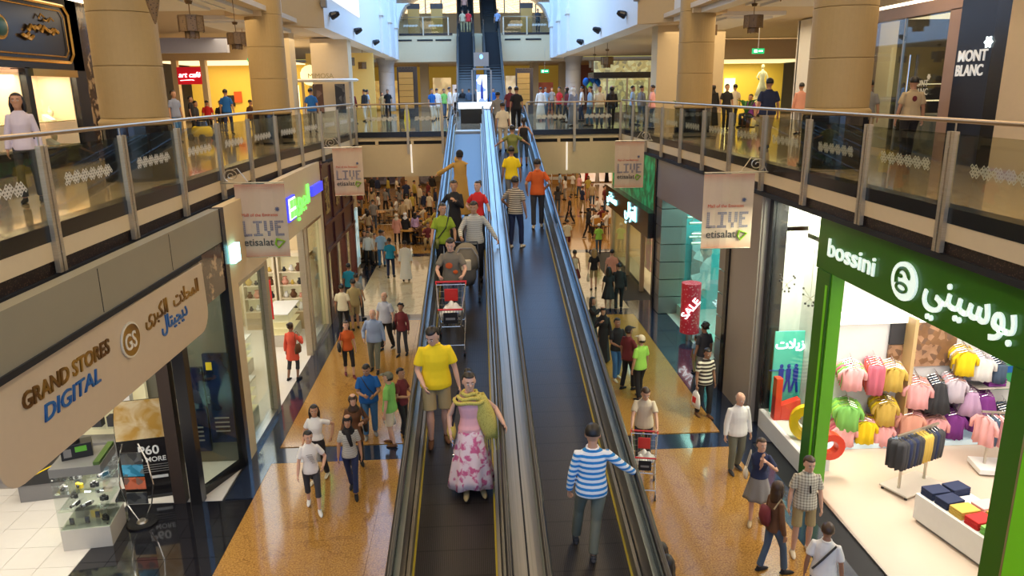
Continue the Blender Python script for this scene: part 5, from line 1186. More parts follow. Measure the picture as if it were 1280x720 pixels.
t = thing('display_letter', 'big glossy red letter in the corner of the shop window', 'letter', (6.78, 15.2, .42)); MB().box(-.13, .02, -.1, .1, 0, 1.0).build('stem', RED, t, bev=.01); MB().add([(.02, -.1, .0), (.5, -.1, .0), (.5, .1, 0), (.02, .1, 0), (.02, -.1, .35), (.45, -.1, .5), (.45, .1, .5), (.02, .1, .35)], [(0, 3, 2, 1), (4, 5, 6, 7), (0, 1, 5, 4), (1, 2, 6, 5), (2, 3, 7, 6), (3, 0, 4, 7)]).build('arm', RED, t, bev=.01)
t = thing('display_letter', 'big glossy yellow ring-shaped letter in the shop window', 'letter', (6.98, 14.1, .42), R(-25))
MB().rings([[(.40*math.cos(a)*q, d, .40+.40*math.sin(a)*q) for (q, d) in ((1, -.1), (1, .1), (.55, .1), (.55, -.1))] for a in [i*PI/12 for i in range(25)]]).build('ring', YEL, t)
t = thing('display_letter', 'glossy red round letter at the near end of the shop window', 'letter', (7.05, 13.3, .42)); MB().rings([[(.28*math.cos(a)*q, d, .28+.28*math.sin(a)*q) for (q, d) in ((1, -.1), (1, .1), (.5, .1), (.5, -.1))] for a in [i*PI/10 for i in range(21)]]).build('ring', RED, t)
for (x, y, z, lab) in ((6.75, 15.25, 3.55, 'farther'), (6.85, 14.3, 3.5, 'nearer')):
    t = thing('wire_ornament', 'spiky wire ornament with dark beads hanging in the window, the %s one' % lab, 'ornament', (x, y, z)); MB().tube([(0, 0, 0), (0, 0, 1.7)], .004, 4).build('wire', steel, t)
    for i in range(9):
        a = i*2.4; e_ = (.17*math.cos(a), .12*math.sin(a), .20*math.sin(i*1.7)); MB().tube([(0, 0, 0), e_], .006, 4).build('spoke', steel, t); MB().sphere(e_, .026, 8, 5).build('bead', gbody, t, smooth=True)

# ================================================================== SUNGLASSES SHOP AND FARTHER
t = thing('sale_drum', 'tall red cylinder printed SALE in the turquoise shop window', 'display', (6.72, 22.0, 0)); MB().ell([(0, 0, .25, .30, .30), (0, 0, 1.85, .30, .30)], 28).build('drum', mat('red_check_print', (.75, .03, .06), .4, kind='mesh', col2=(.85, .28, .3), p=12), t)
MB().ell([(0, 0, 0, .1, .1), (0, 0, .25, .1, .1)], 12).build('pole', steel, t)
text('SALE', 'print', white_lit, (-.22, -.31, .75), (.62, 0, .78), (-.78, 0, .62), .34, t, .01, bold=.012)
for i, z in enumerate((3.45, 2.85)):
    t = thing('metal_truss', 'turquoise lit metal truss across the sunglasses shop, %s' % ['upper', 'lower'][i], 'truss', (8.2, 23.5-.3*i, z))
    for (dy, dz) in ((0, 0), (0, .3), (.25, .15)): MB().tube([(-1.2, dy, dz), (2.6, dy, dz)], .045, 6).build('chord', steel, t)
    for k in range(12): MB().tube([(-1.2+k*.32, 0, .3*(k % 2)), (-1.2+(k+1)*.32, 0, .3*((k+1) % 2))], .016, 5).build('lattice', steel, t)
t = thing('sunglasses_rack', 'white lit wall rack holding rows of sunglasses', 'rack', (10.1, 25.1, .9)); MB().box(-1.3, 1.1, -.05, 0, 0, 2.0).build('lit_back', white_lit_panel, t)
for r_ in range(9): MB().box(-1.3, 1.1, -.12, -.05, .1+r_*.21, .115+r_*.21).build('ledge', steel, t)
GMg = MB().box(-.07, -.008, -.01, .01, -.022, .022).box(.008, .07, -.01, .01, -.022, .022).box(-.01, .01, -.01, .01, .005, .012).mesh('sunglasses', gbody)
for r_ in range(9):
    for c in range(12):
        o = link('sunglasses', GMg, None, loc=(8.9+c*.19, 24.99, 1.045+r_*.21)); o['label'] = 'dark sunglasses in row %s of the white lit rack, number %s from the left' % (['one (lowest)', 'two', 'three', 'four', 'five', 'six', 'seven', 'eight', 'nine (top)'][r_], ORD[c]); o['category'] = 'sunglasses'; o['group'] = 'sunglasses on the lit rack'
t = thing('shop_screen', 'dark blue screen above the sunglasses rack', 'screen', (9.6, 25.1, 3.1)); MB().box(-.6, .6, -.1, 0, 0, .75).build('frame', gbody, t); MB().box(-.52, .52, -.11, -.1, .07, .68).build('screen', mat('lit_blue_screen', (.02, .12, .5), .3, kind='blotch', col2=(.1, .5, .7), p=(3, .5), emit=1), t)
t = thing('fashion_poster', 'pale fashion poster of a seated figure in the turquoise shop', 'poster', (7.9, 24.9, .8)); MB().box(-.35, .35, -.04, 0, 0, 2.1).build('sheet', mat('fashion_print', (.6, .75, .78), .4, kind='photo', col2=(.75, .4, .3), p=3), t)
t = thing('sale_table', 'yellow and black sale bin behind the red SALE drum', 'bin', (8.1, 20.6, 0)); MB().box(-.5, .5, -.5, .5, 0, .8).build('bin', cloth('yellow'), t, bev=.01); MB().box(-.52, .52, -.52, .52, .8, .95).build('rim', gbody, t)
for i, (y, c) in enumerate(((28.6, 'pinkprint'), (29.8, 'goldprint'))):
    t = thing('display_poster', ['pale pink flower poster in the window under the cyan sign', 'second flower poster farther along the window under the cyan sign'][i], 'poster', (7.2, y, .4)); MB().box(0, .05, -.5, .5, 0, 1.9).build('sheet', mat('poster_'+c, (.85, .55, .6), .4, kind='soft', col2=(.7, .2, .4) if i == 0 else (.9, .8, .6), p=(3, .5, .62)), t)
for i, y in enumerate((26.6, 27.2)):
    t = thing('gold_column', 'square golden timber column with a stepped foot, %s inside the window under the cyan sign' % ['nearer', 'farther'][i], 'column', (7.2+.9*i, y, 0)); MB().box(-.28, .28, -.28, .28, 0, 4.4).build('shaft', wood_gold, t); MB().box(-.36, .36, -.36, .36, 0, .7).build('foot', wood_gold, t, bev=.02)
# mannequins behind the far right court window
for i, (x, c) in enumerate(((9.6, 'red'), (10.5, 'white'), (11.3, 'black'))):
    t = thing('mannequin', '%s dressed mannequin in the far lit shop window' % c, 'mannequin', (x, 62.2, .1)); MB().ell([(0, 0, 0, .2, .15), (0, 0, .7, .14, .1), (0, 0, 1.0, .17, .11), (0, 0, 1.4, .19, .12), (0, 0, 1.5, .06, .06)], 10).build('dress', cloth(c), t, smooth=True); MB().sphere((0, 0, 1.62), (.09, .1, .12), 10, 6).build('head', cloth('cream'), t, smooth=True)
for i in range(4):
    t = thing('shelf_unit', 'tall lit shelf unit of boxes in the far shop, %s from the left' % ['first', 'second', 'third', 'fourth'][i], 'shelves', (6.4+i*.62, 62.5, 0)); MB().box(-.28, .28, .05, .3, 0, 3.3).build('case', wood_gold, t)
    for k in range(7): MB().box(-.25, .25, -.02, .05, .35+k*.42, .6+k*.42).build('stock', cloth(['white', 'cream', 'salmon'][k % 3]), t)
# food court tables and chairs
def table(x, y, lab):
    t = thing('cafe_table', lab, 'table', (x, y, 0), 0, 'food court tables'); MB().ell([(0, 0, .71, .45, .45), (0, 0, .74, .45, .45)], 16).build('top', wood_gold, t); MB().ell([(0, 0, 0, .25, .25), (0, 0, .03, .25, .25), (0, 0, .05, .04, .04), (0, 0, .71, .04, .04)], 10).build('pedestal', gbody, t)
_ch = None
def chair(x, y, rz, lab):
    global _ch
    if _ch is None:
        t = thing('cafe_chair', lab, 'chair', (x, y, 0), rz, 'food court chairs'); MB().box(-.2, .2, -.2, .2, .42, .46).build('seat', wood_gold, t); MB().box(-.2, .2, .18, .21, .55, .9).build('backrest', wood_gold, t)
        for a in (-.17, .17):
            for b in (-.17, .18): MB().box(a-.02, a+.02, b-.02, b+.02, 0, .42 if b < 0 else .9).build('leg', wood_dark, t)
        _ch = t; return
    dup(_ch, (x, y, 0), rz, lab)
# ================================================================== PEOPLE
def ik(S, H, a, b, pole):
    S, H = Vector(S), Vector(H); d = H-S; L = d.length
    if L > (a+b)*.995: H = S+d*((a+b)*.995/L); d = H-S; L = d.length
    if L < abs(a-b)+.02: L = abs(a-b)+.02
    u = d.normalized(); p = Vector(pole); p = (p-u*p.dot(u)).normalized()
    c = (a*a+L*L-b*b)/(2*L); h = math.sqrt(max(0, a*a-c*c))
    return S, S+u*c+p*h, H
def hand(mb, E_, W, side, grip=False, big=1):
    """palm and five bent fingers beyond the wrist W, forearm comes from E_"""
    d = (W-E_).normalized(); out = Vector((side, 0, 0)); out = (out-d*out.dot(d)); out = out.normalized() if out.length > .1 else Vector((0, -1, 0))
    fwd_ = d.cross(out)*side
    if fwd_.y > 0: fwd_ = -fwd_
    n = -out if abs(out.x) > .3 else Vector((0, 0, -1))                # palm faces the body
    wd = d.cross(n).normalized()
    if wd.y > 0: wd = -wd                                       # thumb side forward
    palm = W+d*.075*big
    for k in (-1, 0, 1): mb.tube([W-d*.01, W+d*.03+wd*.014*k, palm+wd*.022*k], [.022, .017, .015], 6, True, .75)
    cu = .9 if grip else .35
    for k, (o, ln) in enumerate(((.034, .068), (.012, .076), (-.011, .070), (-.033, .055))):
        b = palm+wd*o; p1 = b+(d*math.cos(cu)+n*math.sin(cu)).normalized()*ln*.5; p2 = p1+(d*math.cos(cu*2.2)+n*math.sin(cu*2.2)).normalized()*ln*.5
        mb.tube([b-d*.02, b, p1, p2], [.0095, .0095, .0088, .0075], 6, True)
    tb = W+d*.025+wd*.026; mb.tube([tb, tb+(d*.6+wd*.7+n*.3).normalized()*.035, tb+(d*.85+wd*.35+n*.5).normalized()*.062], [.012, .0105, .009], 6, True)
def person(px=None, py=None, pos=None, h=1.72, rz=0, top='white', tk='tee', bot='denim', bk='long', hair='short', hc='hair', skin='a', label='', lod=1, group=None,
           ha=None, hb=None, fa=None, fb=None, lean=0, head=(0, 0), woman=False, shoe='black', plane='g', stout=1.0, grip=False, sit=False, extra=None, coat=None, scarf=None):
    if pos is None:
        q = G(px, py) if plane == 'g' else G(px, py, F) if plane == 'u' else T(px, py); pos = tuple(q)
    elif len(pos) == 2: pos = (*pos, 0 if plane == 'g' else F)
    k = h/1.72; rzr = R(rz)
    t = thing('person', label, 'person', pos, rzr, group, k)
    sk = SKIN[skin]; wf = stout*(.90 if woman else 1.0); n = 12 if lod > 1 else 10 if lod else 7
    vox = {0: 0, 1: .016, 2: .011, 3: .0085}[lod]
    sh = .168*(.88 if woman else 1)*(1+(stout-1)*.5); bl = -.42 if sit else 0       # sitting lowers the trunk
    ML = Matrix.Translation((0, 0, .92+bl)) @ Matrix.Rotation(R(lean), 4, 'X') @ Matrix.Translation((0, 0, -.92))
    U = lambda p: ML @ Vector(p)
    def usec(secs, nn): 
        mb = MB().ell(secs, nn); return mb.xf(ML)
    # joints
    S = [U((-sh, .01, 1.368)), U((sh, .01, 1.368))]
    H = [Vector(ha) if ha else Vector((-.25*wf-.01, -.05, .80+bl)), Vector(hb) if hb else Vector((.25*wf+.01, -.02, .80+bl))]
    arms = []
    for i, s in enumerate((-1, 1)):
        a = ik(S[i], H[i], .285, .255, (s*.55, .7, -.35)); arms.append(a)
    Ft = [Vector(fa) if fa else Vector((-.10, -.10, 0)), Vector(fb) if fb else Vector((.10, .10, 0))]
    hips = [Vector((-.095, 0, .925+bl)), Vector((.095, 0, .925+bl))]
    legs = []
    for i, s in enumerate((-1, 1)):
        if sit and not (fa if i == 0 else fb): Ft[i] = Vector((s*.12, -.42, 0))
        legs.append(ik(hips[i], Ft[i]+Vector((0, 0, .085)), .425, .420, (s*.08, -1, .1)))
    # body: one surface
    b = usec([(0, 0, .82, .10*wf, .08), (0, 0, .90, .145*wf, .095), (0, 0, 1.04, .118*wf, .08), (0, 0, 1.22, .138*wf, .09), (0, .0, 1.34, .145*wf, .088), (0, .008, 1.405, .11, .068), (0, .01, 1.44, .072, .056), (0, .01, 1.47, .054, .053), (0, -.002, 1.53, .050, .052)], n)
    HM = Matrix.Translation((0, .0, 1.492)) @ Matrix.Scale(1.07, 4) @ Matrix.Rotation(R(head[0]), 4, 'Z') @ Matrix.Rotation(R(head[1]), 4, 'X') @ Matrix.Translation((0, 0, -1.5))
    hm = ML @ HM
    hd = MB().ell([(0, -.055, 1.490, .020, .018), (0, -.045, 1.505, .040, .045), (0, -.025, 1.53, .056, .070), (0, -.012, 1.57, .066, .086), (0, -.004, 1.61, .073, .094), (0, .002, 1.65, .076, .096), (0, .006, 1.685, .068, .086), (0, .008, 1.71, .050, .064), (0, .008, 1.722, .02, .025)], max(n, 10))
    if lod:
        hd.tube([(0, -.088, 1.628), (0, -.108, 1.588), (0, -.092, 1.575)], [.009, .015, .009], 6, True)
        for s in (-1, 1): hd.sphere((s*.077, .004, 1.60), (.012, .022, .034), 8, 6)
    hd.xf(hm)
    b.v, b.f = (lambda a: (a.v, a.f))(b.add(hd.v, hd.f))
    for i, s in enumerate((-1, 1)):
        a0, e, w_ = arms[i]; inn = U((s*.08, .01, 1.375))
        b.tube([inn, a0, a0.lerp(e, .5), e, e.lerp(w_, .4), w_], [.045, .047*wf, .042*wf, .036, .037, .025], max(8, n-2), True)
        if lod: hand(b, e, w_, s, grip)
        else: b.sphere(w_+(w_-e).normalized()*.05, (.03, .03, .05), 6, 5)
        l0, kn, an = legs[i]
        b.tube([Vector((l0.x*.8, 0, l0.z+.02)), l0-Vector((0, 0, .05)), l0.lerp(kn, .5), kn, kn.lerp(an, .35), an], [.06, .078*wf, .066*wf, .050, .052*wf, .034], max(8, n-2), True)
    b.build('body', sk, t, smooth=True, vox=vox)
    # top
    tm = cloth(top)
    robe = tk in ('robe', 'coat')
    o = .020 if lod else .018
    if tk != 'none':
        zb = {'tee': .84, 'shirt': .82, 'long': .84, 'tank': .88, 'coat': .62, 'robe': .10, 'short': .97, 'tucked': .95}[tk]
        secs = []
        if tk == 'robe':
            secs = [(0, .01, .10, .27*wf, .21), (0, .01, .5, .225*wf, .17), (0, 0, .85, .185*wf, .13)]
            if woman: secs = [(0, .01, .05, .27*wf, .22), (0, .01, .5, .22*wf, .17), (0, 0, .88, .175*wf, .13)]
        elif tk == 'coat': secs = [(0, .01, .62, .225*wf, .16), (0, 0, .85, .19*wf, .135)]
        else: secs = [(0, 0, zb, (.165 if woman else .175)*wf+o*.8, .130*stout+o*.5), (0, 0, min(zb+.07, .97), (.165 if woman else .175)*wf+o*.8, .132*stout+o*.5)]
        secs = [((c[0], c[1], c[2]+bl) if 0 else c) for c in secs]
        wst = .13 if woman else .150
        secs += [(0, 0, max(1.0, zb+.08), (wst+.018)*wf+o*.6, .122*stout), (0, 0, 1.10, wst*wf+o*.5, .112*stout), (0, -.004 if woman else 0, 1.24, .150*wf+o, .113*stout+(.018 if woman else 0)), (0, 0, 1.34, .158*wf+o*.8, .104), (0, .004, 1.395, .135*wf+o*.5, .086), (0, .006, 1.43, .100, .072), (0, .01, 1.462, .064, .062)]
        if tk == 'tank': secs[-3:] = [(0, .0, 1.38, .12, .088)]
        tb_ = usec(secs, n+4)
        if robe and lod:                     # soft folds
            m_ = n+4
            for idx, v in enumerate(tb_.v[:m_*2]):
                j = idx % m_; q = 1+.07*math.sin(j*2*PI/m_*5); tb_.v[idx] = (v[0]*q, v[1]*q, v[2])
        frac = {'tee': .55, 'shirt': 2, 'long': 2, 'tank': 0, 'coat': 2, 'robe': 2, 'short': .45, 'tucked': .6}[tk]
        for i, s in enumerate((-1, 1)):
            a0, e, w_ = arms[i]; inn = U((s*.06, .01, 1.365)); q = .017
            if frac > 1:
                tb_.tube([inn, a0, a0.lerp(e, .5), e, e.lerp(w_, .5), e.lerp(w_, .93)], [.045, .054*wf+.006, .050*wf+.006, .047+q*.3, .046+(.02 if robe else 0), .042+(.02 if robe else 0)], max(8, n-2), False)
            elif frac > 0:
                c_ = a0.lerp(e, frac); tb_.tube([inn, a0, c_.lerp(a0, .4), c_, a0.lerp(e, min(.98, frac+.18))], [.040, .051*wf+.004, .054*wf+.005, .058*wf+.006, .058*wf+.004], max(8, n-2), False)
        tb_.build({'robe': 'robe', 'coat': 'coat', 'tee': 'tee_shirt', 'tank': 'top'}.get(tk, 'shirt'), tm, t, smooth=True, vox=vox*1.15)
        if lod >= 2 and tk in ('tee', 'shirt', 'long', 'tucked') and not woman:
            MB().tube([U((.07*math.cos(a), .01+.066*math.sin(a), 1.455+.012*math.sin(-a))) for a in [i*PI/6 for i in range(13)]], .011, 6).build('collar', tm, t, smooth=True)
    # bottom
    if bk in ('long', 'shorts', 'capri') and tk != 'robe':
        bm_ = cloth(bot); pb = MB().ell([(0, 0, .80+bl, .13*wf, .10), (0, 0, .88+bl, .165*wf+.006, .118*stout), (0, 0, .96+bl, .158*wf+.004, .112*stout), (0, 0, 1.01+bl, .150*wf, .105*stout)], n+2)
        fr = {'long': 1.0, 'shorts': -.05, 'capri': .45}[bk]
        for i, s in enumerate((-1, 1)):
            l0, kn, an = legs[i]
            P_ = [Vector((l0.x*.85, 0, l0.z+.02)), l0-Vector((0, 0, .06)), l0.lerp(kn, .5)]; Q = [.075, .092*wf, .082*wf]
            if bk == 'shorts': P_ += [l0.lerp(kn, .96)]; Q += [.084*wf]
            else:
                P_ += [kn, kn.lerp(an, .4*min(1, fr*1.4))]; Q += [.066*wf, .064*wf]
                P_ += [kn.lerp(an, fr*.97)]; Q += [.060 if fr == 1 else .062]
            pb.tube(P_, Q, max(8, n), False)
        pb.build({'long': 'trousers', 'shorts': 'shorts', 'capri': 'cropped_trousers'}[bk], bm_, t, smooth=True, vox=vox*1.1)
    elif bk in ('skirt', 'dress', 'maxi'):
        zb = {'skirt': .52, 'dress': .5, 'maxi': .12}[bk]; r1 = {'skirt': .27, 'dress': .25, 'maxi': .33}[bk]; m_ = 40 if lod else 12
        rs = []; NN = 8 if lod else 4
        for i in range(NN+1):
            f_ = i/NN; z = zb+(1.03-zb)*f_; g_ = (1-f_)**.8; rx = .14*wf+(r1-.14)*g_; ry = .105+(r1*.86-.105)*g_
            rs.append([(rx*math.cos(2*PI*j/m_)*(1+.085*g_*math.sin(j*2*PI/m_*8)), ry*math.sin(2*PI*j/m_)*(1+.085*g_*math.sin(j*2*PI/m_*8)), z+(.03*math.sin(j*2*PI/m_*3)*g_ if bk == 'maxi' else 0)) for j in range(m_)])
        MB().rings(rs).build('skirt', cloth(bot), t, smooth=True)
    # shoes
    for i in (0, 1):
        f0 = legs[i][2]; mb = MB(); y = f0.y; x = f0.x; z = Ft[i].z; tx = .02*(-1 if i == 0 else 1)
        mb.tube([(x, y+.045, z+.032), (x+tx*.3, y-.03, z+.036), (x+tx*.8, y-.12, z+.026), (x+tx, y-.165, z+.02)], [.034, .042, .038, .024], 8, True, .8 if lod else 1)
        if bk != 'x': mb.tube([(x, y+.02, z+.03), (x, y+.01, z+.085)], [.04, .036], 8, False)
        mb.build('shoe', cloth(shoe), t, smooth=True)
    # hair
    if hair not in ('none',):
        rr = [(.088, .106, .098)][0]; mb = MB(); nn, mm = (20, 14) if lod else (10, 7); rs = []
        for i in range(mm):
            th = PI*(i+.3)/(mm-.4); ring = []
            for j in range(nn):
                a = 2*PI*j/nn; dx, dy, dz = math.sin(th)*math.cos(a), math.sin(th)*math.sin(a), -math.cos(th)
                q = 1.0
                face = (dy < -.15 and dz < .42-.25*abs(dx)*0) if hair != 'cap' else (dy < -.1 and dz < .2)
                low = dz < (-.45 if hair == 'short' else -.8)
                if hair == 'bald': face = dz > -.05 or dy < -.1
                if hair == 'scarf': face = dy < -.60 and dz < .18; low = False; q = 1.08
                if face or low: q = .62
                jit = 1+(.02*math.sin(j*3.1+i*2) if hair not in ('cap', 'scarf') else 0)
                ring.append((rr[0]*dx*q*jit, .006+rr[1]*dy*q*jit, 1.635+rr[2]*dz*q*jit-(.02 if hair == 'scarf' else 0)))
            rs.append(ring)
        mb.rings(rs)
        if hair in ('long', 'bigbun'):
            mb.ell([(0, .05, 1.32, .055, .03), (0, .065, 1.42, .085, .045), (0, .055, 1.55, .088, .06), (0, .03, 1.66, .075, .07)], 10)
            if hair == 'long':
                for s in (-1, 1): mb.tube([(s*.075, .0, 1.66), (s*.088, .01, 1.55), (s*.085, .02, 1.42)], [.02, .028, .018], 6, True)
        if hair in ('bun', 'bigbun'): mb.sphere((0, .10, 1.69), .05, 10, 7)
        if hair == 'tail': mb.tube([(0, .10, 1.67), (0, .14, 1.6), (0, .13, 1.48), (0, .10, 1.40)], [.03, .035, .03, .012], 8, True)
        if hair == 'curly':
            r9 = random.Random(3)
            for q in range(26):
                a = r9.uniform(0, 2*PI); zc = r9.uniform(-.5, 1); rr_ = math.sqrt(max(0, 1-zc*zc)); dy = rr_*math.sin(a)
                if dy < -.3 and zc < .4: continue
                mb.sphere((.09*rr_*math.cos(a), .01+.105*dy, 1.64+.09*zc), .03, 6, 5)
        if hair == 'cap':
            mb.add([(x_, y_, z_) for (x_, y_, z_) in [(-.07, -.07, 1.665), (.07, -.07, 1.665), (.055, -.17, 1.65), (-.055, -.17, 1.65), (-.07, -.07, 1.68), (.07, -.07, 1.68), (.055, -.17, 1.662), (-.055, -.17, 1.662)]], [(0, 3, 2, 1), (4, 5, 6, 7), (0, 1, 5, 4), (1, 2, 6, 5), (2, 3, 7, 6), (3, 0, 4, 7)])
        mb.xf(hm)
        if hair == 'scarf': mb.add(*(lambda q: (q.v, q.f))(usec([(0, .0, 1.30, .14, .11), (0, .0, 1.40, .135, .10), (0, .005, 1.47, .085, .085), (0, -.0, 1.53, .072, .082), (0, .0, 1.56, .068, .08)], 14)))
        mb.build({'cap': 'cap', 'scarf': 'head_scarf'}.get(hair, 'hair'), cloth(hc), t, smooth=True, vox=vox*.9 if lod and hair in ('long', 'tail', 'curly', 'bun', 'bigbun') else 0)
        if hair == 'cap':
            MB().ell([(0, .03, 1.56, .078, .07), (0, .03, 1.62, .082, .08)], 10).xf(hm).build('hair', cloth('hair'), t, smooth=True)
    if lod >= 2:                              # face details
        for s in (-1, 1):
            MB().sphere((s*.030, -.0885, 1.612), (.0135, .007, .0075), 10, 6).xf(hm).build('eye', mat('eye_white', (.75, .72, .68), .3), t, smooth=True)
            MB().sphere((s*.030, -.0945, 1.612), (.006, .004, .006), 8, 5).xf(hm).build('iris', cloth('hair'), t, smooth=True)
            MB().tube([(s*.014, -.094, 1.634), (s*.032, -.093, 1.639), (s*.047, -.084, 1.633)], .004, 5).xf(hm).build('eyebrow', cloth('hair' if hc != 'hairgrey' else 'hairgrey'), t, smooth=True)
        MB().tube([(-.022, -.083, 1.546), (0, -.091, 1.547), (.022, -.083, 1.546)], [.003, .0065, .003], 6).xf(hm).build('lips', mat('lips', (.42, .12, .09), .5), t, smooth=True)
    if extra:
        extra(t, U, arms, legs)
    return t, arms
def shoulder_bag(c, s=1, z=.95, back=.04, size=(.16, .06, .13)):
    def f(t, U, arms, legs):
        x = s*.24; MB().ell([(x, back, z-size[2], size[1]*.8, size[0]*.9), (x, back, z, size[1], size[0]), (x, back, z+size[2], size[1]*.5, size[0]*.7)], 12).build('handbag', cloth(c), t, smooth=True)
        MB().tube([U((s*.17, -.06, 1.44)), (x, back-size[0]*.6, z+size[2])], .009, 5).tube([U((s*.17, .08, 1.44)), (x, back+size[0]*.6, z+size[2])], .009, 5).tube([U((s*.17, -.06, 1.44)), U((s*.17, .0, 1.475)), U((s*.17, .08, 1.44))], .009, 5).build('strap', cloth(c), t)
    return f
def hand_bag_obj(t, w_, col, lab, size=(.18, .07, .22), mark=None):
    """a carrier bag hanging from a hand of person t (a thing of its own)"""
    M = Matrix.Translation(t.location) @ Matrix.Rotation(t.rotation_euler.z, 4, 'Z') @ Matrix.Scale(t.scale[0], 4); p = M @ (w_+Vector((0, 0, -.07)))
    b = thing('carrier_bag', lab, 'bag', tuple(p), t.rotation_euler.z)
    a, d, hh = size; MB().ell([(0, 0, -hh*2, d, a), (0, 0, -hh*1.5, d*1.2, a*1.05), (0, 0, -hh*.6, d*.8, a*.8), (0, 0, -.06, d*.2, a*.25)], 12).build('bag', cloth(col), b, smooth=True)
    MB().tube([(0, -.04, -.08), (0, 0, .02), (0, .04, -.08)], .006, 5).build('handle', cloth(col), b)
    if mark: MB().box(-d*1.25, d*1.25, -a*.4, a*.4, -hh*1.5, -hh*.9).build('print', cloth(mark), b)

# ---- trolleys
def trolley(pos, rz, lab, tilt=0, bags=True, blab=''):
    t = thing('shopping_trolley', lab, 'shopping trolley', pos, rz); t.rotation_euler = (tilt, 0, rz)
    W = mat('trolley_wire', (.62, .60, .56), .25, metal=.8)
    # basket: rim at z=.98 (handle end y=+.0) to .90 front y=-.85 ; base z=.48
    top_ = [(-.26, .0, 1.0), (.26, .0, 1.0), (.20, -.85, .90), (-.20, -.85, .90)]; bot_ = [(-.22, -.05, .50), (.22, -.05, .50), (.16, -.78, .55), (-.16, -.78, .55)]
    fr = MB()
    for P_ in (top_, bot_):
        for i in range(4): fr.tube([P_[i], P_[(i+1) % 4]], .010, 6)
    for i in range(4): fr.tube([top_[i], bot_[i]], .008, 6)
    fr.build('basket_frame', W, t)
    wr = MB(); L4 = lambda a, b, f_: tuple(a[k]+(b[k]-a[k])*f_ for k in range(3))
    for side in range(4):
        a, b = top_[side], top_[(side+1) % 4]; c, d = bot_[side], bot_[(side+1) % 4]; n_ = 12 if side % 2 else 8
        for i in range(1, n_): wr.tube([L4(a, b, i/n_), L4(c, d, i/n_)], .0035, 4)
        for j in (1, 2, 3): wr.tube([L4(a, c, j/4), L4(b, d, j/4)], .0035, 4)
    for i in range(1, 8): wr.tube([L4(bot_[0], bot_[1], i/8), L4(bot_[3], bot_[2], i/8)], .0035, 4)
    wr.build('basket_wires', W, t)
    RD = mat('trolley_red', (.60, .02, .02), .35)
    MB().tube([(-.28, .06, 1.03), (.28, .06, 1.03)], .02, 8).build('handle', RD, t); MB().tube([(-.26, 0, 1.0), (-.27, .06, 1.03)], .012, 6).tube([(.26, 0, 1.0), (.27, .06, 1.03)], .012, 6).build('handle_bracket', RD, t)
    MB().box(-.12, .12, -.10, -.08, .72, .96).build('child_seat_flap', RD, t, bev=.01)
    MB().tube([(-.21, -.86, .91), (.21, -.86, .91)], .018, 8).build('front_bumper', RD, t)
    MB().box(-.12, .12, -.885, -.87, .66, .86).build('advert_board', cloth('black'), t); MB().box(-.08, .08, -.89, -.885, .73, .77).build('advert_print', cloth('grey'), t)
    for s in (-1, 1): MB().tube([(s*.23, -.02, .95), (s*.24, .02, .35), (s*.23, -.05, .15)], .012, 6).tube([(s*.24, .0, .30), (s*.22, -.80, .20), (s*.22, -.82, .12)], .012, 6).tube([(s*.20, -.75, .55), (s*.22, -.45, .26)], .010, 6).build('leg', W, t)
    MB().tube([(-.22, -.80, .20), (.22, -.80, .20)], .01, 6).tube([(-.24, 0, .30), (.24, 0, .30)], .01, 6).build('lower_rack', W, t)
    for s in (-1, 1):
        for y in (-.05, -.82):
            wl_ = MB().tube([(s*.22-.014, y, .06), (s*.22+.014, y, .06)], .06, 14).build('wheel', rubber, t); MB().tube([(s*.22, y, .06), (s*.22, y, .15)], .010, 5).build('fork', steel, wl_)
            MB().sphere((s*.22, y, .06), (.02, .02, .02), 6, 5).build('hub', RD, wl_)
    if bags:
        M = Matrix.Translation(pos) @ Matrix.Rotation(rz, 4, 'Z') @ Matrix.Rotation(tilt, 4, 'X')
        for i, (x, y, z, r_) in enumerate(((-.08, -.55, .60, .15), (.08, -.38, .60, .14), (.0, -.25, .62, .12))):
            mb = MB(); rs = []
            for a in range(8):
                th = a/7; q = r_*math.sin(PI*min(1, .12+th*.8))*(1 if th < .7 else .6); rs.append([(q*math.cos(2*PI*j/14)*(1+.12*math.sin(j*2.7+a)), q*math.sin(2*PI*j/14)*(1+.12*math.cos(j*1.9+a)), r_*2*th*.9) for j in range(14)])
            mb.rings(rs); p = M @ Vector((x, y, z-.05)); o = mb.build('carrier_bag', mat('plastic_bag', (.75, .74, .72), .35, nz=.1), None, smooth=True, loc=tuple(p), rot=None)
            o['label'] = 'white plastic carrier bag in the %s, %s' % (blab, ['at the front of the basket', 'in the middle of the basket', 'near the handle'][i]); o['category'] = 'bag'
            if i < 2: MB().tube([(-.05, -r_*.95, r_*.7), (0, -r_*1.02, r_*.8), (.05, -r_*.95, r_*.7)], .018, 5, flat=.4).build('print', mat('bag_blue', (.03, .12, .45), .5), o)
    return t
_b = MB.build
def build2(s, name, m, parent=None, smooth=False, bev=0, vox=0, loc=None, rot=None, **tags): return link(name, s.mesh(name, m, smooth), parent, bev, vox, loc, rot, **tags)
MB.build = build2
TA = math.atan(INC)

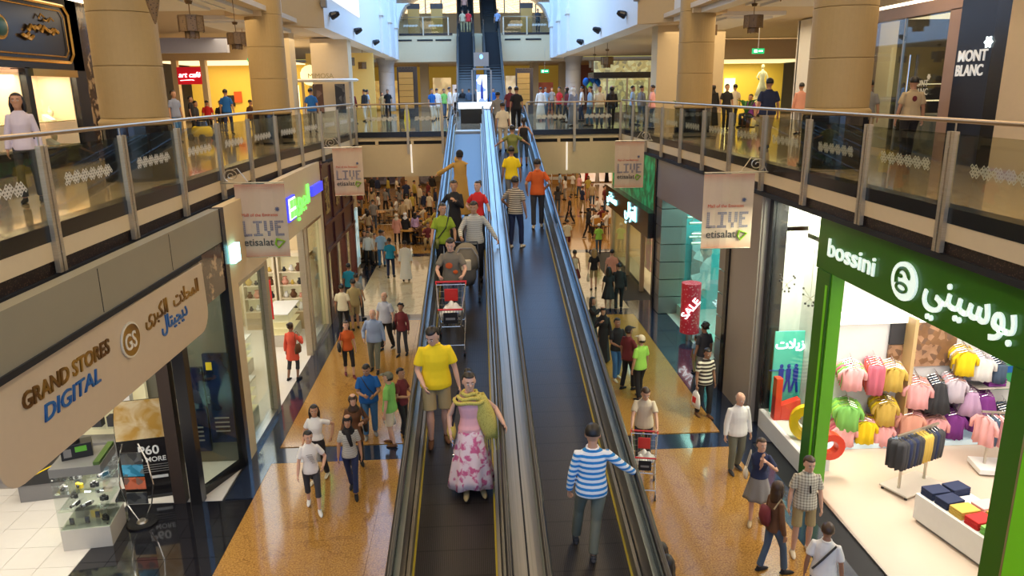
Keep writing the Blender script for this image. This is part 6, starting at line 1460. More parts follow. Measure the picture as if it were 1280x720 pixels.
# ---- riders coming down (left travelator)
def fz(y): return -INC*y                    # local foot height when facing down (local -y is downhill)
q = T(590, 612)
def shawl(t, U, arms, legs):
    for k in range(3):
        z = 1.44-.05*k; rs = []
        MB().rings([[U(((.085+.045*k+.022*math.cos(b))*math.cos(a)*1.15, -.01+(.075+.035*k+.022*math.cos(b))*math.sin(a), z+.028*math.sin(b)+.012*math.sin(a*4+k))) for b in [j*PI/4 for j in range(8)]] for a in [i*PI/10 for i in range(21)]]).build('shawl_fold', cloth('shawl'), t, smooth=True)
    a0, e, w_ = arms[1]; mb = MB(); rs = []
    for i in range(9):                       # drape from the shoulder down over the arm
        f_ = i/8; c = Vector((.12+.17*f_, -.03-.03*f_, 1.42-.62*f_)); wd_ = .10+.07*math.sin(f_*PI)
        rs.append([(c.x+wd_*math.cos(a)*.8, c.y+(.055+.02*math.sin(f_*3))*math.sin(a), c.z+.02*math.sin(a*3)) for a in [j*PI/7 for j in range(14)]])
    mb.rings(rs[::-1]); mb.build('shawl_drape', cloth('shawl'), t, smooth=True)
    fr = MB()
    for j in range(16):
        a = j*PI/8; fr.tube([(.29+.10*math.cos(a), -.06+.05*math.sin(a), .81), (.30+.11*math.cos(a), -.06+.055*math.sin(a), .62-.03*math.sin(j*2.2))], .004, 4)
    fr.build('fringe', cloth('shawl'), t)
    MB().ell([(-.25, .02, .80, .05, .10), (-.25, .02, .88, .065, .13), (-.25, .02, .99, .05, .11)], 12).build('handbag', cloth('mustard'), t, smooth=True)
    MB().tube([(-.24, -.05, .98), (-.19, -.05, 1.25), (-.14, .0, 1.47), (-.20, .08, 1.25), (-.25, .08, .98)], .014, 6).build('bag_strap', cloth('black'), t)
    MB().tube([(-.24, -.06, .82), (-.25, -.08, .70), (-.24, -.09, .60)], .007, 5).sphere((-.24, -.09, .58), (.018, .018, .025), 8, 5).build('key_chain', chrome, t)
person(pos=tuple(q), h=1.62, rz=4, top='pink', tk='tank', bot='floral', bk='maxi', hair='bun', skin='c', woman=True, lod=3, shoe='khaki', plane='t', head=(6, 8), ha=(-.27, -.10, .90), hb=(.44, -.14, 1.02),
    fa=(-.08, -.14, .0), fb=(.14, -.1, .0), label='woman in a long white and pink floral skirt and mustard shawl, front rider', extra=shawl)
q = T(548, 552)
person(pos=tuple(q), h=1.76, rz=6, top='yellow', tk='tee', bot='khaki', bk='shorts', skin='c', lod=3, stout=1.15, head=(-30, 26), ha=(-.17, -.22, .93), hb=(.31, -.06, .84), fa=(-.10, -.08, .0), fb=(.12, .06, 0), shoe='brown', lean=4,
    label='stocky man in bright yellow polo and khaki shorts, behind the mustard shawl')
q = T(570, 403)
person(pos=(q.x-.05, q.y, q.z), h=1.66, rz=0, top='taupeT', tk='tee', bot='denim', skin='c', lod=2, head=(-5, 12), ha=(-.22, -.42, 1.04), hb=(.22, -.42, 1.04), grip=True, lean=10, label='man in a grey-brown tee pushing a loaded trolley down the left travelator',
    extra=lambda t, U, a, l: (MB().sphere(U((-.04, -.135, 1.22)), (.07, .012, .06), 10, 6).build('tee_print', cloth('rust'), t), MB().sphere(U((.08, -.12, 1.08)), (.05, .014, .04), 10, 6).build('tee_print', cloth('orange'), t)))
trolley((q.x-.05, q.y-.50, TZ(q.y-.5)+.0), 0, 'shopping trolley with red handle on the left travelator, filled with white bags', tilt=TA, blab='trolley on the travelator')
q = T(595, 352)
person(pos=tuple(q), h=1.74, rz=-4, top='greystripe', tk='long', bot='black', skin='a', lod=2, head=(-8, 10), ha=(-.26, -.36, 1.02), hb=(.46, -.08, .92), lean=6, label='man in a pale grey striped shirt and black trousers pushing the stroller', grip=True)
# stroller
st = thing('stroller', 'grey-brown baby stroller with a rounded hood on the left travelator', 'stroller', (q.x-.19, q.y-.62, TZ(q.y-.62)), 0); st.rotation_euler = (TA, 0, 0)
rs = []
for i in range(9):
    a = PI*.08+PI*.75*i/8; rs.append([(.24*math.cos(b)*(1 if i else .9), .05-.30*math.cos(a)*math.sin(max(0, b)*1)*1.0*.8, .62+.42*math.sin(a)*math.sin(b)+.05) for b in [PI*j/12 for j in range(13)]])
mb = MB()
for i in range(11):                          # hood as a quarter shell of ribs
    pass
mb.ell([(0, .0, .55, .23, .18), (0, .03, .70, .25, .22), (0, .06, .86, .245, .22), (0, .09, .98, .20, .17), (0, .11, 1.05, .11, .09)], 18); mb.build('hood', cloth('taupeT'), st, smooth=True)
MB().tube([(-.25, -.10, .62), (-.24, -.12, .85), (-.12, -.08, 1.03), (.12, -.08, 1.03), (.24, -.12, .85), (.25, -.10, .62)], .018, 8).build('hood_rim', cloth('grey'), st, smooth=True)
MB().ell([(0, -.24, .34, .16, .16), (0, -.2, .45, .2, .2), (0, -.1, .60, .2, .12)], 14).build('seat', cloth('charcoal'), st, smooth=True)
MB().box(-.10, .10, -.20, -.12, .5, .82).build('lining', cloth('cream'), st, bev=.03)
for s in (-1, 1):
    MB().tube([(s*.24, .30, 1.02), (s*.25, .05, .55), (s*.24, -.38, .12)], .014, 6).tube([(s*.25, .05, .55), (s*.25, .25, .10)], .014, 6).build('frame_tube', gbody, st)
    for y in (-.40, .26): MB().tube([(s*.25-.02, y, .10), (s*.25+.02, y, .10)], .10, 16).build('wheel', rubber, st)
MB().tube([(-.24, .30, 1.02), (.24, .30, 1.02)], .016, 6).build('handle', gbody, st)
q = T(556, 350)
person(pos=tuple(q), h=1.66, rz=12, top='moss', tk='tee', bot='black', hair='tail', skin='a', woman=True, lod=2, head=(14, 8), ha=(-.30, -.20, .86), hb=(.22, -.25, .95), label='woman in an olive green blouse with a crossbody bag beside the stroller', stout=1.15,
    extra=lambda t, U, a, l: (MB().tube([U((.13, -.05, 1.45)), U((.04, -.15, 1.2)), U((-.14, -.13, .98))], .012, 5).build('bag_strap', cloth('black'), t), MB().ell([(-.17, -.13, .76, .04, .09), (-.17, -.13, .95, .05, .10)], 10).build('crossbody_bag', cloth('olive'), t, smooth=True)))
q = T(570, 316)
person(pos=tuple(q), h=1.70, rz=-5, top='black', tk='robe', hair='short', skin='a', woman=True, lod=2, head=(0, 10), ha=(-.34, -.12, .98), hb=(.05, -.25, 1.28), label='woman in a loose black robe standing behind the woman in green')
q = T(599, 312)
person(pos=tuple(q), h=1.62, rz=-14, top='red', tk='tee', bot='charcoal', hair='bun', skin='c', woman=True, lod=2, ha=(-.2, -.25, 1.1), hb=(.34, -.10, .86), head=(-16, 0), label='woman in a scarlet top behind the man in the pale striped shirt')
q = T(577, 272)
person(pos=tuple(q), h=1.78, rz=172, top='camel', tk='robe', hair='cap', hc='black', skin='a', lod=2, ha=(.10, -.22, 1.52), hb=(.58, .02, 1.12), head=(0, 0), label='man in a long camel robe and dark cap on the left travelator')

# ---- riders going up (right travelator)
q = T(738, 694)
person(pos=tuple(q), h=1.64, rz=176, top='bluestripe', tk='long', bot='greygreen', skin='a', lod=3, ha=(-.52, -.16, 1.02), hb=(.26, -.06, .84), fa=(-.02, .12, 0), fb=(.16, -.26, .0), lean=-3, head=(-6, 14), shoe='charcoal', grip=True,
    label='man in a blue and white striped jumper and faded jeans walking up the right travelator')
q = T(672, 285)
person(pos=tuple(q), h=1.76, rz=176, top='orange', tk='tee', bot='charcoal', skin='a', lod=2, ha=(-.22, -.12, 1.0), hb=(.26, -.08, .9), shoe='cream', label='man in an orange-red tee and dark trousers riding up by the right handrail')
q = T(645, 310)
person(pos=tuple(q), h=1.70, rz=150, top='finestripe', tk='tee', bot='navy', skin='b', lod=2, hb=(.36, -.20, 1.02), shoe='cream', label='man in a thin-striped tee and navy trousers riding up near the middle')
q = T(640, 262)
person(pos=tuple(q), h=1.72, rz=180, top='yellow', tk='tee', bot='grey', skin='b', lod=1, label='man in a yellow top riding up just ahead of the thin-striped tee')
q = T(641, 224)
person(pos=tuple(q), h=1.66, rz=180, top='olive', tk='tee', bot='denim', hair='short', skin='a', woman=True, lod=1, ha=(-.52, -.02, 1.12), hb=(.52, -.02, 1.10), stout=1.2, label='woman in an olive tee with both arms spread to the handrails')
q = T(655, 208)
person(pos=tuple(q), h=1.60, rz=180, top='black', tk='tank', bot='denim', bk='capri', hair='tail', skin='a', woman=True, lod=1, ha=(-.3, -.12, .95), label='woman in a black vest and cropped jeans by the upper right handrail')
for (x, y, c, b, lab) in ((629, 190, 'cream', 'cream', 'man in cream shirt and trousers near the top of the right travelator'), (623, 172, 'grey', 'grey', 'man in light grey near the top of the right travelator'), (646, 164, 'black', 'black', 'man in black just stepping off the right travelator'), (638, 158, 'maroon', 'black', 'person in dark red stepping off the right travelator beside the man in black')):
    q = T(x, y)
    if q.y > 31: q = G(x, y, F)
    person(pos=tuple(q), h=1.74, rz=180, top=c, tk='tee', bot=b, lod=1, label=lab)

# ---- ground floor, left
person(393, 636, h=1.62, rz=14, top='white', tk='tee', bot='charcoal', bk='capri', hair='short', skin='c', woman=True, lod=3, head=(14, 6), ha=(-.26, -.12, .84), hb=(.24, -.20, 1.02), fa=(-.09, .22, .03), fb=(.10, -.22, 0), shoe='white', label='woman in a white tee and black cropped trousers walking towards the viewer, lower left',
    extra=lambda t, U, a, l: [MB().box(-.07+.02*i, .05+.01*i, -.152, -.146, 1.27-.035*i, 1.28-.035*i).build('tee_print', cloth('grey'), t) for i in range(6)])
person(400, 600, h=1.66, rz=-12, top='white', tk='short', bot='black', hair='long', skin='a', woman=True, lod=2, head=(24, 4), ha=(-.20, -.22, .96), hb=(.30, .10, 1.0), fa=(-.08, -.15, 0), fb=(.1, .18, .02), shoe='cream', label='long-haired woman in a white blouse and black trousers walking behind the white tee')
person(441, 616, h=1.66, rz=6, top='greystripe', tk='tee', bot='navy', hair='scarf', hc='black', skin='a', woman=True, lod=2, fa=(-.02, .22, .02), fb=(.08, -.22, 0), label='woman in a striped tee and black head scarf walking towards the viewer',
    extra=lambda t, U, a, l: MB().tube([U((-.02, -.09, 1.46)), U((.02, -.145, 1.3)), U((.06, -.15, 1.12))], [.05, .045, .03], 8, flat=.5).build('scarf_end', cloth('black'), t, smooth=True))
person(447, 583, h=1.64, rz=12, top='brown', tk='coat', bot='black', hair='scarf', hc='hairbrown', skin='c', woman=True, lod=2, ha=(-.26, -.10, .85), hb=(.16, -.26, 1.15), label='woman in a brown tunic and dark brown head scarf', extra=shoulder_bag('black', 1, .98))
person(464, 545, h=1.78, rz=8, top='blue', tk='tee', bot='bluedenim', skin='a', lod=2, stout=1.15, head=(-14, 22), ha=(-.10, -.30, 1.10), hb=(.12, -.30, 1.08), shoe='grey', label='man in a royal blue polo and jeans looking down at his hands',
    extra=lambda t, U, a, l: MB().tube([U((-.14, -.06, 1.45)), U((0, -.145, 1.2)), U((.15, -.1, 1.0))], .010, 5).build('bag_strap', cloth('charcoal'), t))
tq, am = person(490, 556, h=1.74, rz=-105, top='green', tk='tee', bot='cream', bk='shorts', hair='cap', hc='greygreen', skin='c', lod=2, stout=1.15, fa=(-.09, -.05, 0), fb=(.10, .10, 0), shoe='brown', ha=(-.24, -.12, .86), label='man in a green tee, cream shorts and grey cap, side on')
hand_bag_obj(tq, am[0][2], 'white', 'pale plastic bag hanging from the hand of the man in green', (.15, .06, .2))
person(505, 545, h=1.66, rz=60, top='maroon', tk='tee', bot='black', skin='a', lod=2, ha=(-.12, -.26, 1.1), hb=(.12, -.26, 1.1), label='woman in a dark red top beside the left travelator', woman=True, hair='short')
person(437, 470, h=1.60, rz=20, top='orange', tk='tee', bot='black', bk='capri', hair='short', hc='hairbrown', skin='c', woman=True, lod=2, fa=(-.08, .15, .02), fb=(.1, -.2, 0), shoe='maroon', label='woman in an orange tee and black shorts with a bag', extra=shoulder_bag('black', -1, .95))
person(470, 463, h=1.80, rz=-6, top='blueshirt', tk='long', bot='greygreen', hair='bald', hc='hairgrey', skin='c', lod=2, stout=1.15, ha=(-.24, -.16, .95), fa=(-.10, .05, 0), fb=(.1, -.2, 0), label='older man in a blue striped long-sleeved shirt and grey trousers')
person(484, 437, h=1.82, rz=-25, top='pinstripe', tk='tee', bot='black', hair='bald', hc='hairbrown', skin='c', lod=2, fa=(-.1, -.1, 0), fb=(.1, .2, .03), stout=1.1, label='bald man in a grey-blue short-sleeved shirt behind the older man')
person(504, 444, h=1.62, rz=-15, top='maroon', tk='long', bot='charcoal', hair='curly', skin='b', woman=True, lod=2, label='dark curly-haired woman in a red and black top with a black bag', extra=shoulder_bag('black', -1, 1.0, .0, (.17, .07, .12)))
person(431, 418, h=1.70, rz=175, top='cream', tk='tee', bot='black', skin='b', lod=1, label='man in a cream shirt and black trousers by the window')
person(445, 412, h=1.74, rz=-160, top='khaki', tk='tee', bot='khaki', bk='shorts', skin='a', lod=1, label='man in khaki shirt and shorts beside the cream shirt')
person(439, 385, h=1.68, rz=170, top='teal', tk='tee', bot='charcoal', skin='b', lod=1, label='man in a turquoise shirt by the maroon shop corner')
person(449, 400, h=1.66, rz=150, top='grey', tk='tee', bot='charcoal', skin='a', lod=1, label='dark-haired person in grey half hidden behind the khaki shirt')
person(369, 474, h=1.64, rz=160, top='coral', tk='coat', bot='charcoal', bk='capri', hair='bun', hc='hairbrown', skin='b', woman=True, lod=2, ha=(-.14, -.22, 1.25), fa=(-.1, .0, 0), fb=(.12, .15, 0), label='woman in a coral red tunic walking into the bright gift shop', extra=shoulder_bag('brown', -1, 1.0, .08))
person(pos=(-5.9, 17.3), h=1.66, rz=-60, top='green', tk='tee', bot='maroon', skin='b', woman=True, hair='long', lod=1, label='shopper in green and dark red seen through the gift shop window')
person(478, 334, h=1.72, rz=178, top='lightblue', tk='tee', bot='bluedenim', skin='b', lod=1, label='man in a pale blue shirt and jeans walking away')
person(489, 347, h=1.72, rz=174, top='teal', tk='tee', bot='navy', skin='b', lod=1, label='man in a deep teal shirt walking away beside the pale blue shirt')
person(508, 351, h=1.70, rz=180, top='white', tk='robe', bot='white', skin='b', lod=1, label='man in a knee-length white tunic walking away')
person(497, 305, h=1.62, rz=178, top='salmon', tk='coat', bot='black', hair='scarf', hc='cream', woman=True, lod=1, label='woman in a pink tunic and cream head scarf walking away')
person(508, 304, h=1.64, rz=176, top='black', tk='robe', hair='scarf', hc='white', woman=True, lod=1, label='woman in a black robe and white head scarf walking away')
person(520, 302, h=1.58, rz=182, top='lilac', tk='long', bot='black', hair='scarf', hc='hair', woman=True, lod=1, label='woman in a lilac top walking away on the right of three')
# ---- ground floor, right
tq, am = person(803, 580, h=1.80, rz=-12, top='cream', tk='tee', bot='charcoal', hair='short', hc='hairbrown', skin='c', lod=3, head=(14, 16), ha=(-.25, -.50, .98), hb=(.25, -.50, .98), grip=True, lean=8, label='man in a cream tee pushing a trolley beside the right travelator')
f_ = R(-12); trolley((tq.location.x+math.sin(f_)*.62, tq.location.y-math.cos(f_)*.62, 0), f_, 'shopping trolley with red flap and black board on the granite floor', blab='trolley on the granite')
person(918, 590, h=1.76, rz=8, top='white', tk='long', bot='greygreen', bk='long', hair='bald', hc='hairgrey', skin='c', lod=2, stout=1.1, head=(4, 14), fa=(-.09, .0, 0), fb=(.12, .14, .02), shoe='charcoal', label='older man in an untucked white shirt and grey-green trousers')
person(944, 652, h=1.66, rz=-18, top='navy', tk='tucked', bot='grey', bk='skirt', hair='short', hc='hairbrown', skin='c', woman=True, lod=3, head=(26, 2), ha=(.02, -.18, 1.40), hb=(.10, -.20, 1.36), label='woman in a navy top and pale grey flared skirt, hands at her chin', shoe='tan', extra=shoulder_bag('cream', -1, 1.02, -.02, (.13, .05, .09)))
person(1000, 690, h=1.80, rz=-10, top='plaid', tk='tee', bot='khaki', bk='shorts', hair='short', hc='hairbrown', skin='c', lod=3, head=(10, 10), fa=(-.13, -.05, 0), fb=(.13, .08, 0), shoe='cream', label='young man in a pale checked shirt and khaki shorts by the shop threshold',
    extra=lambda t, U, a, l: MB().tube([U((.02, -.13, 1.28)), U((.03, -.14, 1.16))], [.014, .018], 6).build('sunglasses', cloth('black'), t))
person(963, 716, h=1.66, rz=100, top='brown', tk='long', bot='denim', hair='long', hc='hairbrown', skin='b', woman=True, lod=2, head=(25, 0), fa=(-.08, -.2, 0), fb=(.1, .16, 0), label='long-haired woman in dark brown with a small backpack, walking away lower right',
    extra=lambda t, U, a, l: (MB().ell([(0, .19, .98, .10, .06), (0, .20, 1.1, .14, .08), (0, .19, 1.28, .11, .06)], 12).build('backpack', cloth('maroon'), t, smooth=True), MB().tube([U((-.12, .12, 1.3)), U((-.12, .0, 1.47)), U((-.12, -.12, 1.25))], .014, 5).build('bag_strap', cloth('tan'), t)))
q = G(1040, 745)
person(pos=(G(1022, 780).x, G(1022, 780).y), h=1.68, rz=150, top='white', tk='tee', bot='denim', hair='short', hc='hairbrown', skin='b', lod=2, label='person in a white tee with a dark strap at the bottom edge, right',
    extra=lambda t, U, a, l: MB().tube([U((-.14, .10, 1.44)), U((.02, .135, 1.2)), U((.15, .12, 1.0))], .016, 5).build('bag_strap', cloth('charcoal'), t))
person(799, 499, h=1.72, rz=-150, top='lime', tk='tee', bot='black', hair='cap', hc='cream', skin='a', lod=2, label='man in a lime tee and white cap, back turned')
person(784, 487, h=1.76, rz=120, top='maroon', tk='tee', bot='black', hair='cap', hc='black', skin='b', lod=2, ha=(-.1, -.3, 1.1), label='man in a dark maroon shirt and black cap facing the lime tee')
person(770, 474, h=1.74, rz=20, top='black', tk='tee', bot='bluedenim', hair='short', skin='b', lod=2, ha=(-.12, -.30, 1.05), hb=(.12, -.28, 1.05), shoe='cream', label='man in a black tee and blue jeans standing by the right travelator')
person(753, 452, h=1.66, rz=-10, top='black', tk='robe', hair='scarf', hc='black', skin='a', woman=True, lod=1, label='woman in a black robe and scarf beside the right travelator', ha=(-.08, -.2, 1.3))
person(740, 437, h=1.66, rz=60, top='black', tk='robe', hair='long', skin='a', woman=True, lod=1, ha=(-.1, -.28, 1.4), label='second woman in black, lifting a phone, half hidden by the travelator')
tq, am = person(879, 520, h=1.74, rz=15, top='brownstripe', tk='tee', bot='black', skin='b', lod=2, shoe='brown', fa=(-.12, .1, 0), fb=(.08, -.1, 0), label='man in a brown and cream striped polo carrying a red and white bag', head=(0, 14))
hand_bag_obj(tq, am[0][2], 'white', 'white carrier bag with a red print held by the man in the striped polo', (.17, .05, .24), 'red')
person(877, 482, h=1.76, rz=-160, top='charcoal', tk='tee', bot='grey', hair='curly', skin='b', lod=2, label='man in a dark tee standing before the sunglasses shop')
person(868, 466, h=1.10, rz=-150, top='lightblue', tk='tee', bot='khaki', hair='short', skin='b', lod=1, woman=True, label='small child in a pale blue top before the red SALE drum')
tq, am = person(742, 362, h=1.66, rz=178, top='black', tk='tee', bot='khaki', bk='shorts', hair='long', hc='hairblond', skin='c', woman=True, lod=1, label='blonde woman in a black top and khaki shorts walking away')
hand_bag_obj(tq, am[1][2], 'cream', 'cream bag carried by the blonde woman', (.12, .05, .2))
person(760, 389, h=1.62, rz=178, top='black', tk='tee', bot='black', bk='skirt', hair='long', skin='a', woman=True, lod=1, label='woman in a black top and skirt walking away with the man in black')
person(773, 388, h=1.74, rz=174, top='black', tk='long', bot='black', skin='a', lod=1, label='man in a black jacket walking away beside the woman in the black skirt')
person(764, 366, h=1.72, rz=176, top='salmon', tk='tee', bot='grey', skin='c', lod=1, label='person in a salmon pink shirt walking ahead of the couple in black')
person(718, 362, h=1.60, rz=170, top='cream', tk='tank', bot='maroon', bk='skirt', hair='short', woman=True, lod=1, label='woman in a cream vest with a dark bag by the travelator side', extra=shoulder_bag('black', 1, .9))
person(748, 318, h=1.50, rz=180, top='lime', tk='tee', bot='denim', hair='cap', hc='white', lod=1, label='boy in a yellow-green shirt and white cap walking away')
person(709, 315, h=1.60, rz=180, top='cream', tk='tee', bot='maroon', bk='shorts', hair='short', lod=1, label='person in cream and dark red half hidden behind the right travelator')
person(712, 280, h=1.66, rz=-100, top='black', tk='tee', bot='black', lod=1, fa=(-.05, -.28, 0), fb=(.05, .3, .03), label='person in black striding left near the green exit sign')
person(735, 298, h=1.66, rz=100, top='black', tk='long', bot='black', hair='scarf', hc='black', woman=True, lod=1, fa=(-.05, -.28, 0), fb=(.05, .25, .03), label='woman in black striding right in the far court')
for i, (x, y, c, lab) in enumerate(((744, 292, 'white', 'seated person in white with a white cap at the far right tables'), (752, 285, 'maroon', 'seated person in dark red at the far right tables'), (758, 292, 'white', 'seated person in white, nearest of the far right tables'), (746, 272, 'white', 'seated person in white at the back of the far right tables'))):
    q = G(x, y); chair(q.x, q.y+.0, R(200+20*i), 'chair under the ' + lab.replace('at the far right tables', 'by the far right tables')); person(pos=(q.x, q.y), rz=200+20*i, top=c, tk='tee', bot='charcoal', sit=True, lod=0, ha=(-.15, -.35, .78), hb=(.15, -.35, .78), label=lab)

for i, (x, y) in enumerate(((834, 700), (827, 676))):
    q = G(x, y, 1.62); person(pos=(q.x, q.y), h=1.68-.1*i, rz=170, top='black', tk='long', bot='black', hair='long', lod=1, woman=True, label=['dark-haired person in black behind the handrail at the bottom edge, right', 'shorter dark-haired person just beyond the one at the bottom edge'][i])
# ---- food court crowd, left of the travelators
tops = ['white', 'cream', 'black', 'khaki', 'salmon', 'grey', 'mustard', 'brown', 'lightblue', 'charcoal', 'tan', 'navy', 'maroon', 'pink', 'camel']
bots = ['black', 'denim', 'charcoal', 'khaki', 'grey']
spots = [(462, 330, 0), (457, 318, 1), (463, 312, 1), (470, 322, 1), (480, 318, 1), (462, 296, 0), (459, 285, 1), (468, 284, 0), (466, 262, 0), (474, 268, 0), (483, 262, 0), (490, 275, 1), (496, 268, 1), (500, 262, 0), (505, 282, 0),
    (510, 276, 0), (516, 270, 0), (523, 288, 1), (530, 280, 1), (537, 292, 1), (531, 268, 0), (538, 272, 0), (544, 284, 1), (545, 262, 0), (526, 258, 0), (519, 252, 0), (509, 254, 0), (497, 248, 0), (486, 246, 0), (473, 246, 0), (466, 244, 0), (458, 250, 0), (536, 252, 0), (541, 244, 0), (505, 243, 0), (451, 262, 0), (450, 275, 1), (527, 302, 1), (536, 306, 1), (544, 300, 1)]
used = set(); kk = 0
for i, (x, y, s) in enumerate(spots):
    q = G(x, y+4)
    while True:
        c, b = tops[(i*4+kk) % 15], bots[(i+kk*2) % 5]; kk += 1
        if (c, b, s) not in used: used.add((c, b, s)); break
    rz = rnd.uniform(0, 360)
    if s:
        chair(q.x, q.y, R(rz), 'wooden chair of the %s seated diner with %s legs in the food court' % (c, b))
        person(pos=(q.x, q.y), rz=rz, top=c, tk=rnd.choice(['tee', 'long']), bot=b, sit=True, lod=0, ha=(-.15, -.35, .78), hb=(.15, -.35, .78), hair=rnd.choice(['short', 'short', 'long']), skin=rnd.choice('abc'), label='distant diner seated in a %s top and %s trousers in the food court' % (c, b), group='food court crowd')
        if i % 2: 
            d = Vector((math.sin(R(rz)), -math.cos(R(rz))))*.75; table(q.x+d.x, q.y+d.y, 'small round table before the %s-topped seated diner in %s trousers' % (c, b))
    else: person(pos=(q.x, q.y), rz=rz, top=c, tk=rnd.choice(['tee', 'long']), bot=b, lod=0, h=rnd.uniform(1.6, 1.8), hair=rnd.choice(['short', 'short', 'long', 'scarf']), hc='hair', skin=rnd.choice('abc'), label='distant walker standing in a %s top and %s trousers in the food court' % (c, b), group='food court crowd')
for (x, y, s) in ((700, 238, 0), (706, 246, 0), (697, 262, 0), (728, 262, 0), (716, 240, 0), (740, 256, 0), (735, 246, 0), (755, 262, 0), (724, 243, 0)):
    q = G(x, y+4)
    while True:
        c, b = tops[(x+kk) % 15], bots[(y+kk*2) % 5]; kk += 1
        if (c, b, s) not in used: used.add((c, b, s)); break
    person(pos=(q.x, q.y), rz=rnd.uniform(0, 360), top=c, tk='tee', bot=b, lod=0, hair=rnd.choice(['short', 'long']), skin=rnd.choice('abc'), label='distant walker standing in a %s top and %s trousers, right of the travelators' % (c, b), group='far court crowd')
t = thing('barrier', 'grey metal barrier standing in the food court', 'barrier', (G(479, 285).x, G(479, 285).y, 0)); MB().tube([(-.9, 0, 0), (-.9, 0, 1.05), (.9, 0, 1.05), (.9, 0, 0)], .025, 6).tube([(-.9, 0, .2), (.9, 0, .2)], .02, 6).build('frame', steel, t)
for i in range(11): MB().tube([(-.75+i*.15, 0, .2), (-.75+i*.15, 0, 1.05)], .01, 5).build('bar', steel, t)

# ---- upper level
def up_(x, yf, label, **k):
    person(x, yf, plane='u', label=label, **k)
person(pos=(-6.85, 12.0), plane='u', label='woman in a pale lilac shirt at the left edge, behind the balustrade', h=1.64, rz=20, top='lavender', tk='long', bot='charcoal', hair='long', skin='a', woman=True, lod=2)
up_(-4, 215, 'person in dark clothes cut by the left edge of the view', h=1.66, rz=90, top='black', tk='long', bot='black', lod=1)
up_(224, 178, 'man in a grey shirt standing past the nearest left column', h=1.72, rz=60, top='greyblue', tk='tee', bot='bluedenim', lod=1, skin='a')
up_(287, 168, 'man in a dark blue tee on the left walkway by the second column', h=1.76, rz=180, top='blue', tk='tee', bot='navy', lod=1)
up_(243, 168, 'dark-haired person in black near the nearest left column', h=1.5, rz=90, top='black', tk='tee', bot='black', lod=1)
up_(392, 166, 'man in a blue tee on the left walkway near the kiosk', h=1.76, rz=180, top='blue', tk='tee', bot='grey', lod=1)
up_(442, 155, 'person in maroon near the corner of the left walkway', h=1.70, rz=160, top='maroon', tk='long', bot='charcoal', lod=1)
up_(457, 152, 'woman in black and white trousers walking right of the kiosk', h=1.72, rz=-120, top='black', tk='long', bot='white', lod=1)
up_(461, 150, 'person in pale green beside the woman in black and white', h=1.70, rz=120, top='lightblue', tk='tee', bot='cream', lod=1)
up_(486, 147, 'man in black standing before the left far column', h=1.72, rz=0, top='black', tk='tee', bot='black', lod=1)
up_(479, 145, 'small person in beige beside the man in black at the far column', h=1.55, rz=20, top='khaki', tk='tee', bot='khaki', lod=0)
up_(541, 151, 'person in blue beside the right end of the left bridge railing', h=1.70, rz=40, top='blue', tk='tee', bot='white', lod=0)
up_(547, 149, 'person in white tunic near the left bridge railing end', h=1.72, rz=200, top='white', tk='coat', bot='white', lod=0)
up_(563, 150, 'tall person in a white shirt and bright trim near the left travelator top', h=1.78, rz=100, top='white', tk='long', bot='grey', lod=0)
up_(556, 147, 'person in pale green behind the left travelator top', h=1.70, rz=30, top='green', tk='tee', bot='denim', lod=0)
for i, (x, c) in enumerate(((579, 'black'), (587, 'denim'), (596, 'charcoal'), (606, 'navy'), (617, 'blue'), (571, 'white'))):
    up_(x, 144, 'far visitor in %s behind the white information desk' % c, h=1.72, rz=180*(i % 2), top=c, tk='long', bot='black', lod=0)
for (x, y, c, b, tk, lab) in ((676, 151, 'white', 'white', 'robe', 'man in a full white robe on the bridge plaza'), (682, 148, 'lightblue', 'denim', 'tee', 'person in light blue beside the man in the white robe'),
    (699, 150, 'red', 'charcoal', 'tee', 'person in a red top on the bridge plaza'), (708, 153, 'maroon', 'black', 'long', 'woman in dark maroon with head covered on the plaza'), (716, 158, 'greyblue', 'denim', 'robe', 'woman in grey-blue with a white scarf on the plaza'),
    (727, 152, 'white', 'navy', 'tee', 'man in white and navy near the right far column'), (737, 158, 'lightblue', 'bluedenim', 'long', 'man in a pale blue shirt and jeans on the plaza'), (749, 159, 'cream', 'denim', 'tee', 'woman in cream near the right bridge railing corner'),
    (764, 160, 'black', 'black', 'long', 'woman in a black robe near the right bridge railing corner'), (790, 156, 'lightblue', 'charcoal', 'tee', 'person in light blue right of the bridge corner'), (801, 157, 'grey', 'denim', 'long', 'man in a grey shirt and jeans right of the bridge corner'),
    (814, 162, 'pink', 'black', 'tee', 'woman in a magenta pink top beside the black canopy'), (823, 157, 'charcoal', 'black', 'tee', 'person in charcoal beside the magenta top'), (889, 160, 'black', 'black', 'robe', 'woman in a black robe right of the second right column'),
    (906, 163, 'black', 'black', 'tee', 'woman in a black tee facing the viewer on the right walkway'), (916, 158, 'cream', 'charcoal', 'tee', 'man in cream just behind the woman in the black tee'), (997, 168, 'salmon', 'grey', 'long', 'man in a pale pink shirt left of the nearest right column'),
    (660, 139, 'charcoal', 'charcoal', 'tee', 'far visitor in charcoal left of the plaza totem'), (690, 141, 'grey', 'black', 'tee', 'far visitor in grey by the right far column'), (504, 141, 'cream', 'black', 'tee', 'far visitor in cream beside the golden totem')):
    up_(x, y, lab, h=1.70, rz=(x*37) % 360 if x < 880 else (0 if x == 906 else 180), top=c, tk=tk, bot=b, lod=0 if x < 880 else 1, hair='scarf' if 'scarf' in lab or 'covered' in lab or ('robe' in lab and 'woman' in lab) else 'short', hc='white' if 'white scarf' in lab else 'hair')
up_(956, 186, 'man in a navy polo and beige trousers leaning at the right railing', h=1.80, rz=180, top='navy', tk='tee', bot='tan', lod=2, stout=1.15)
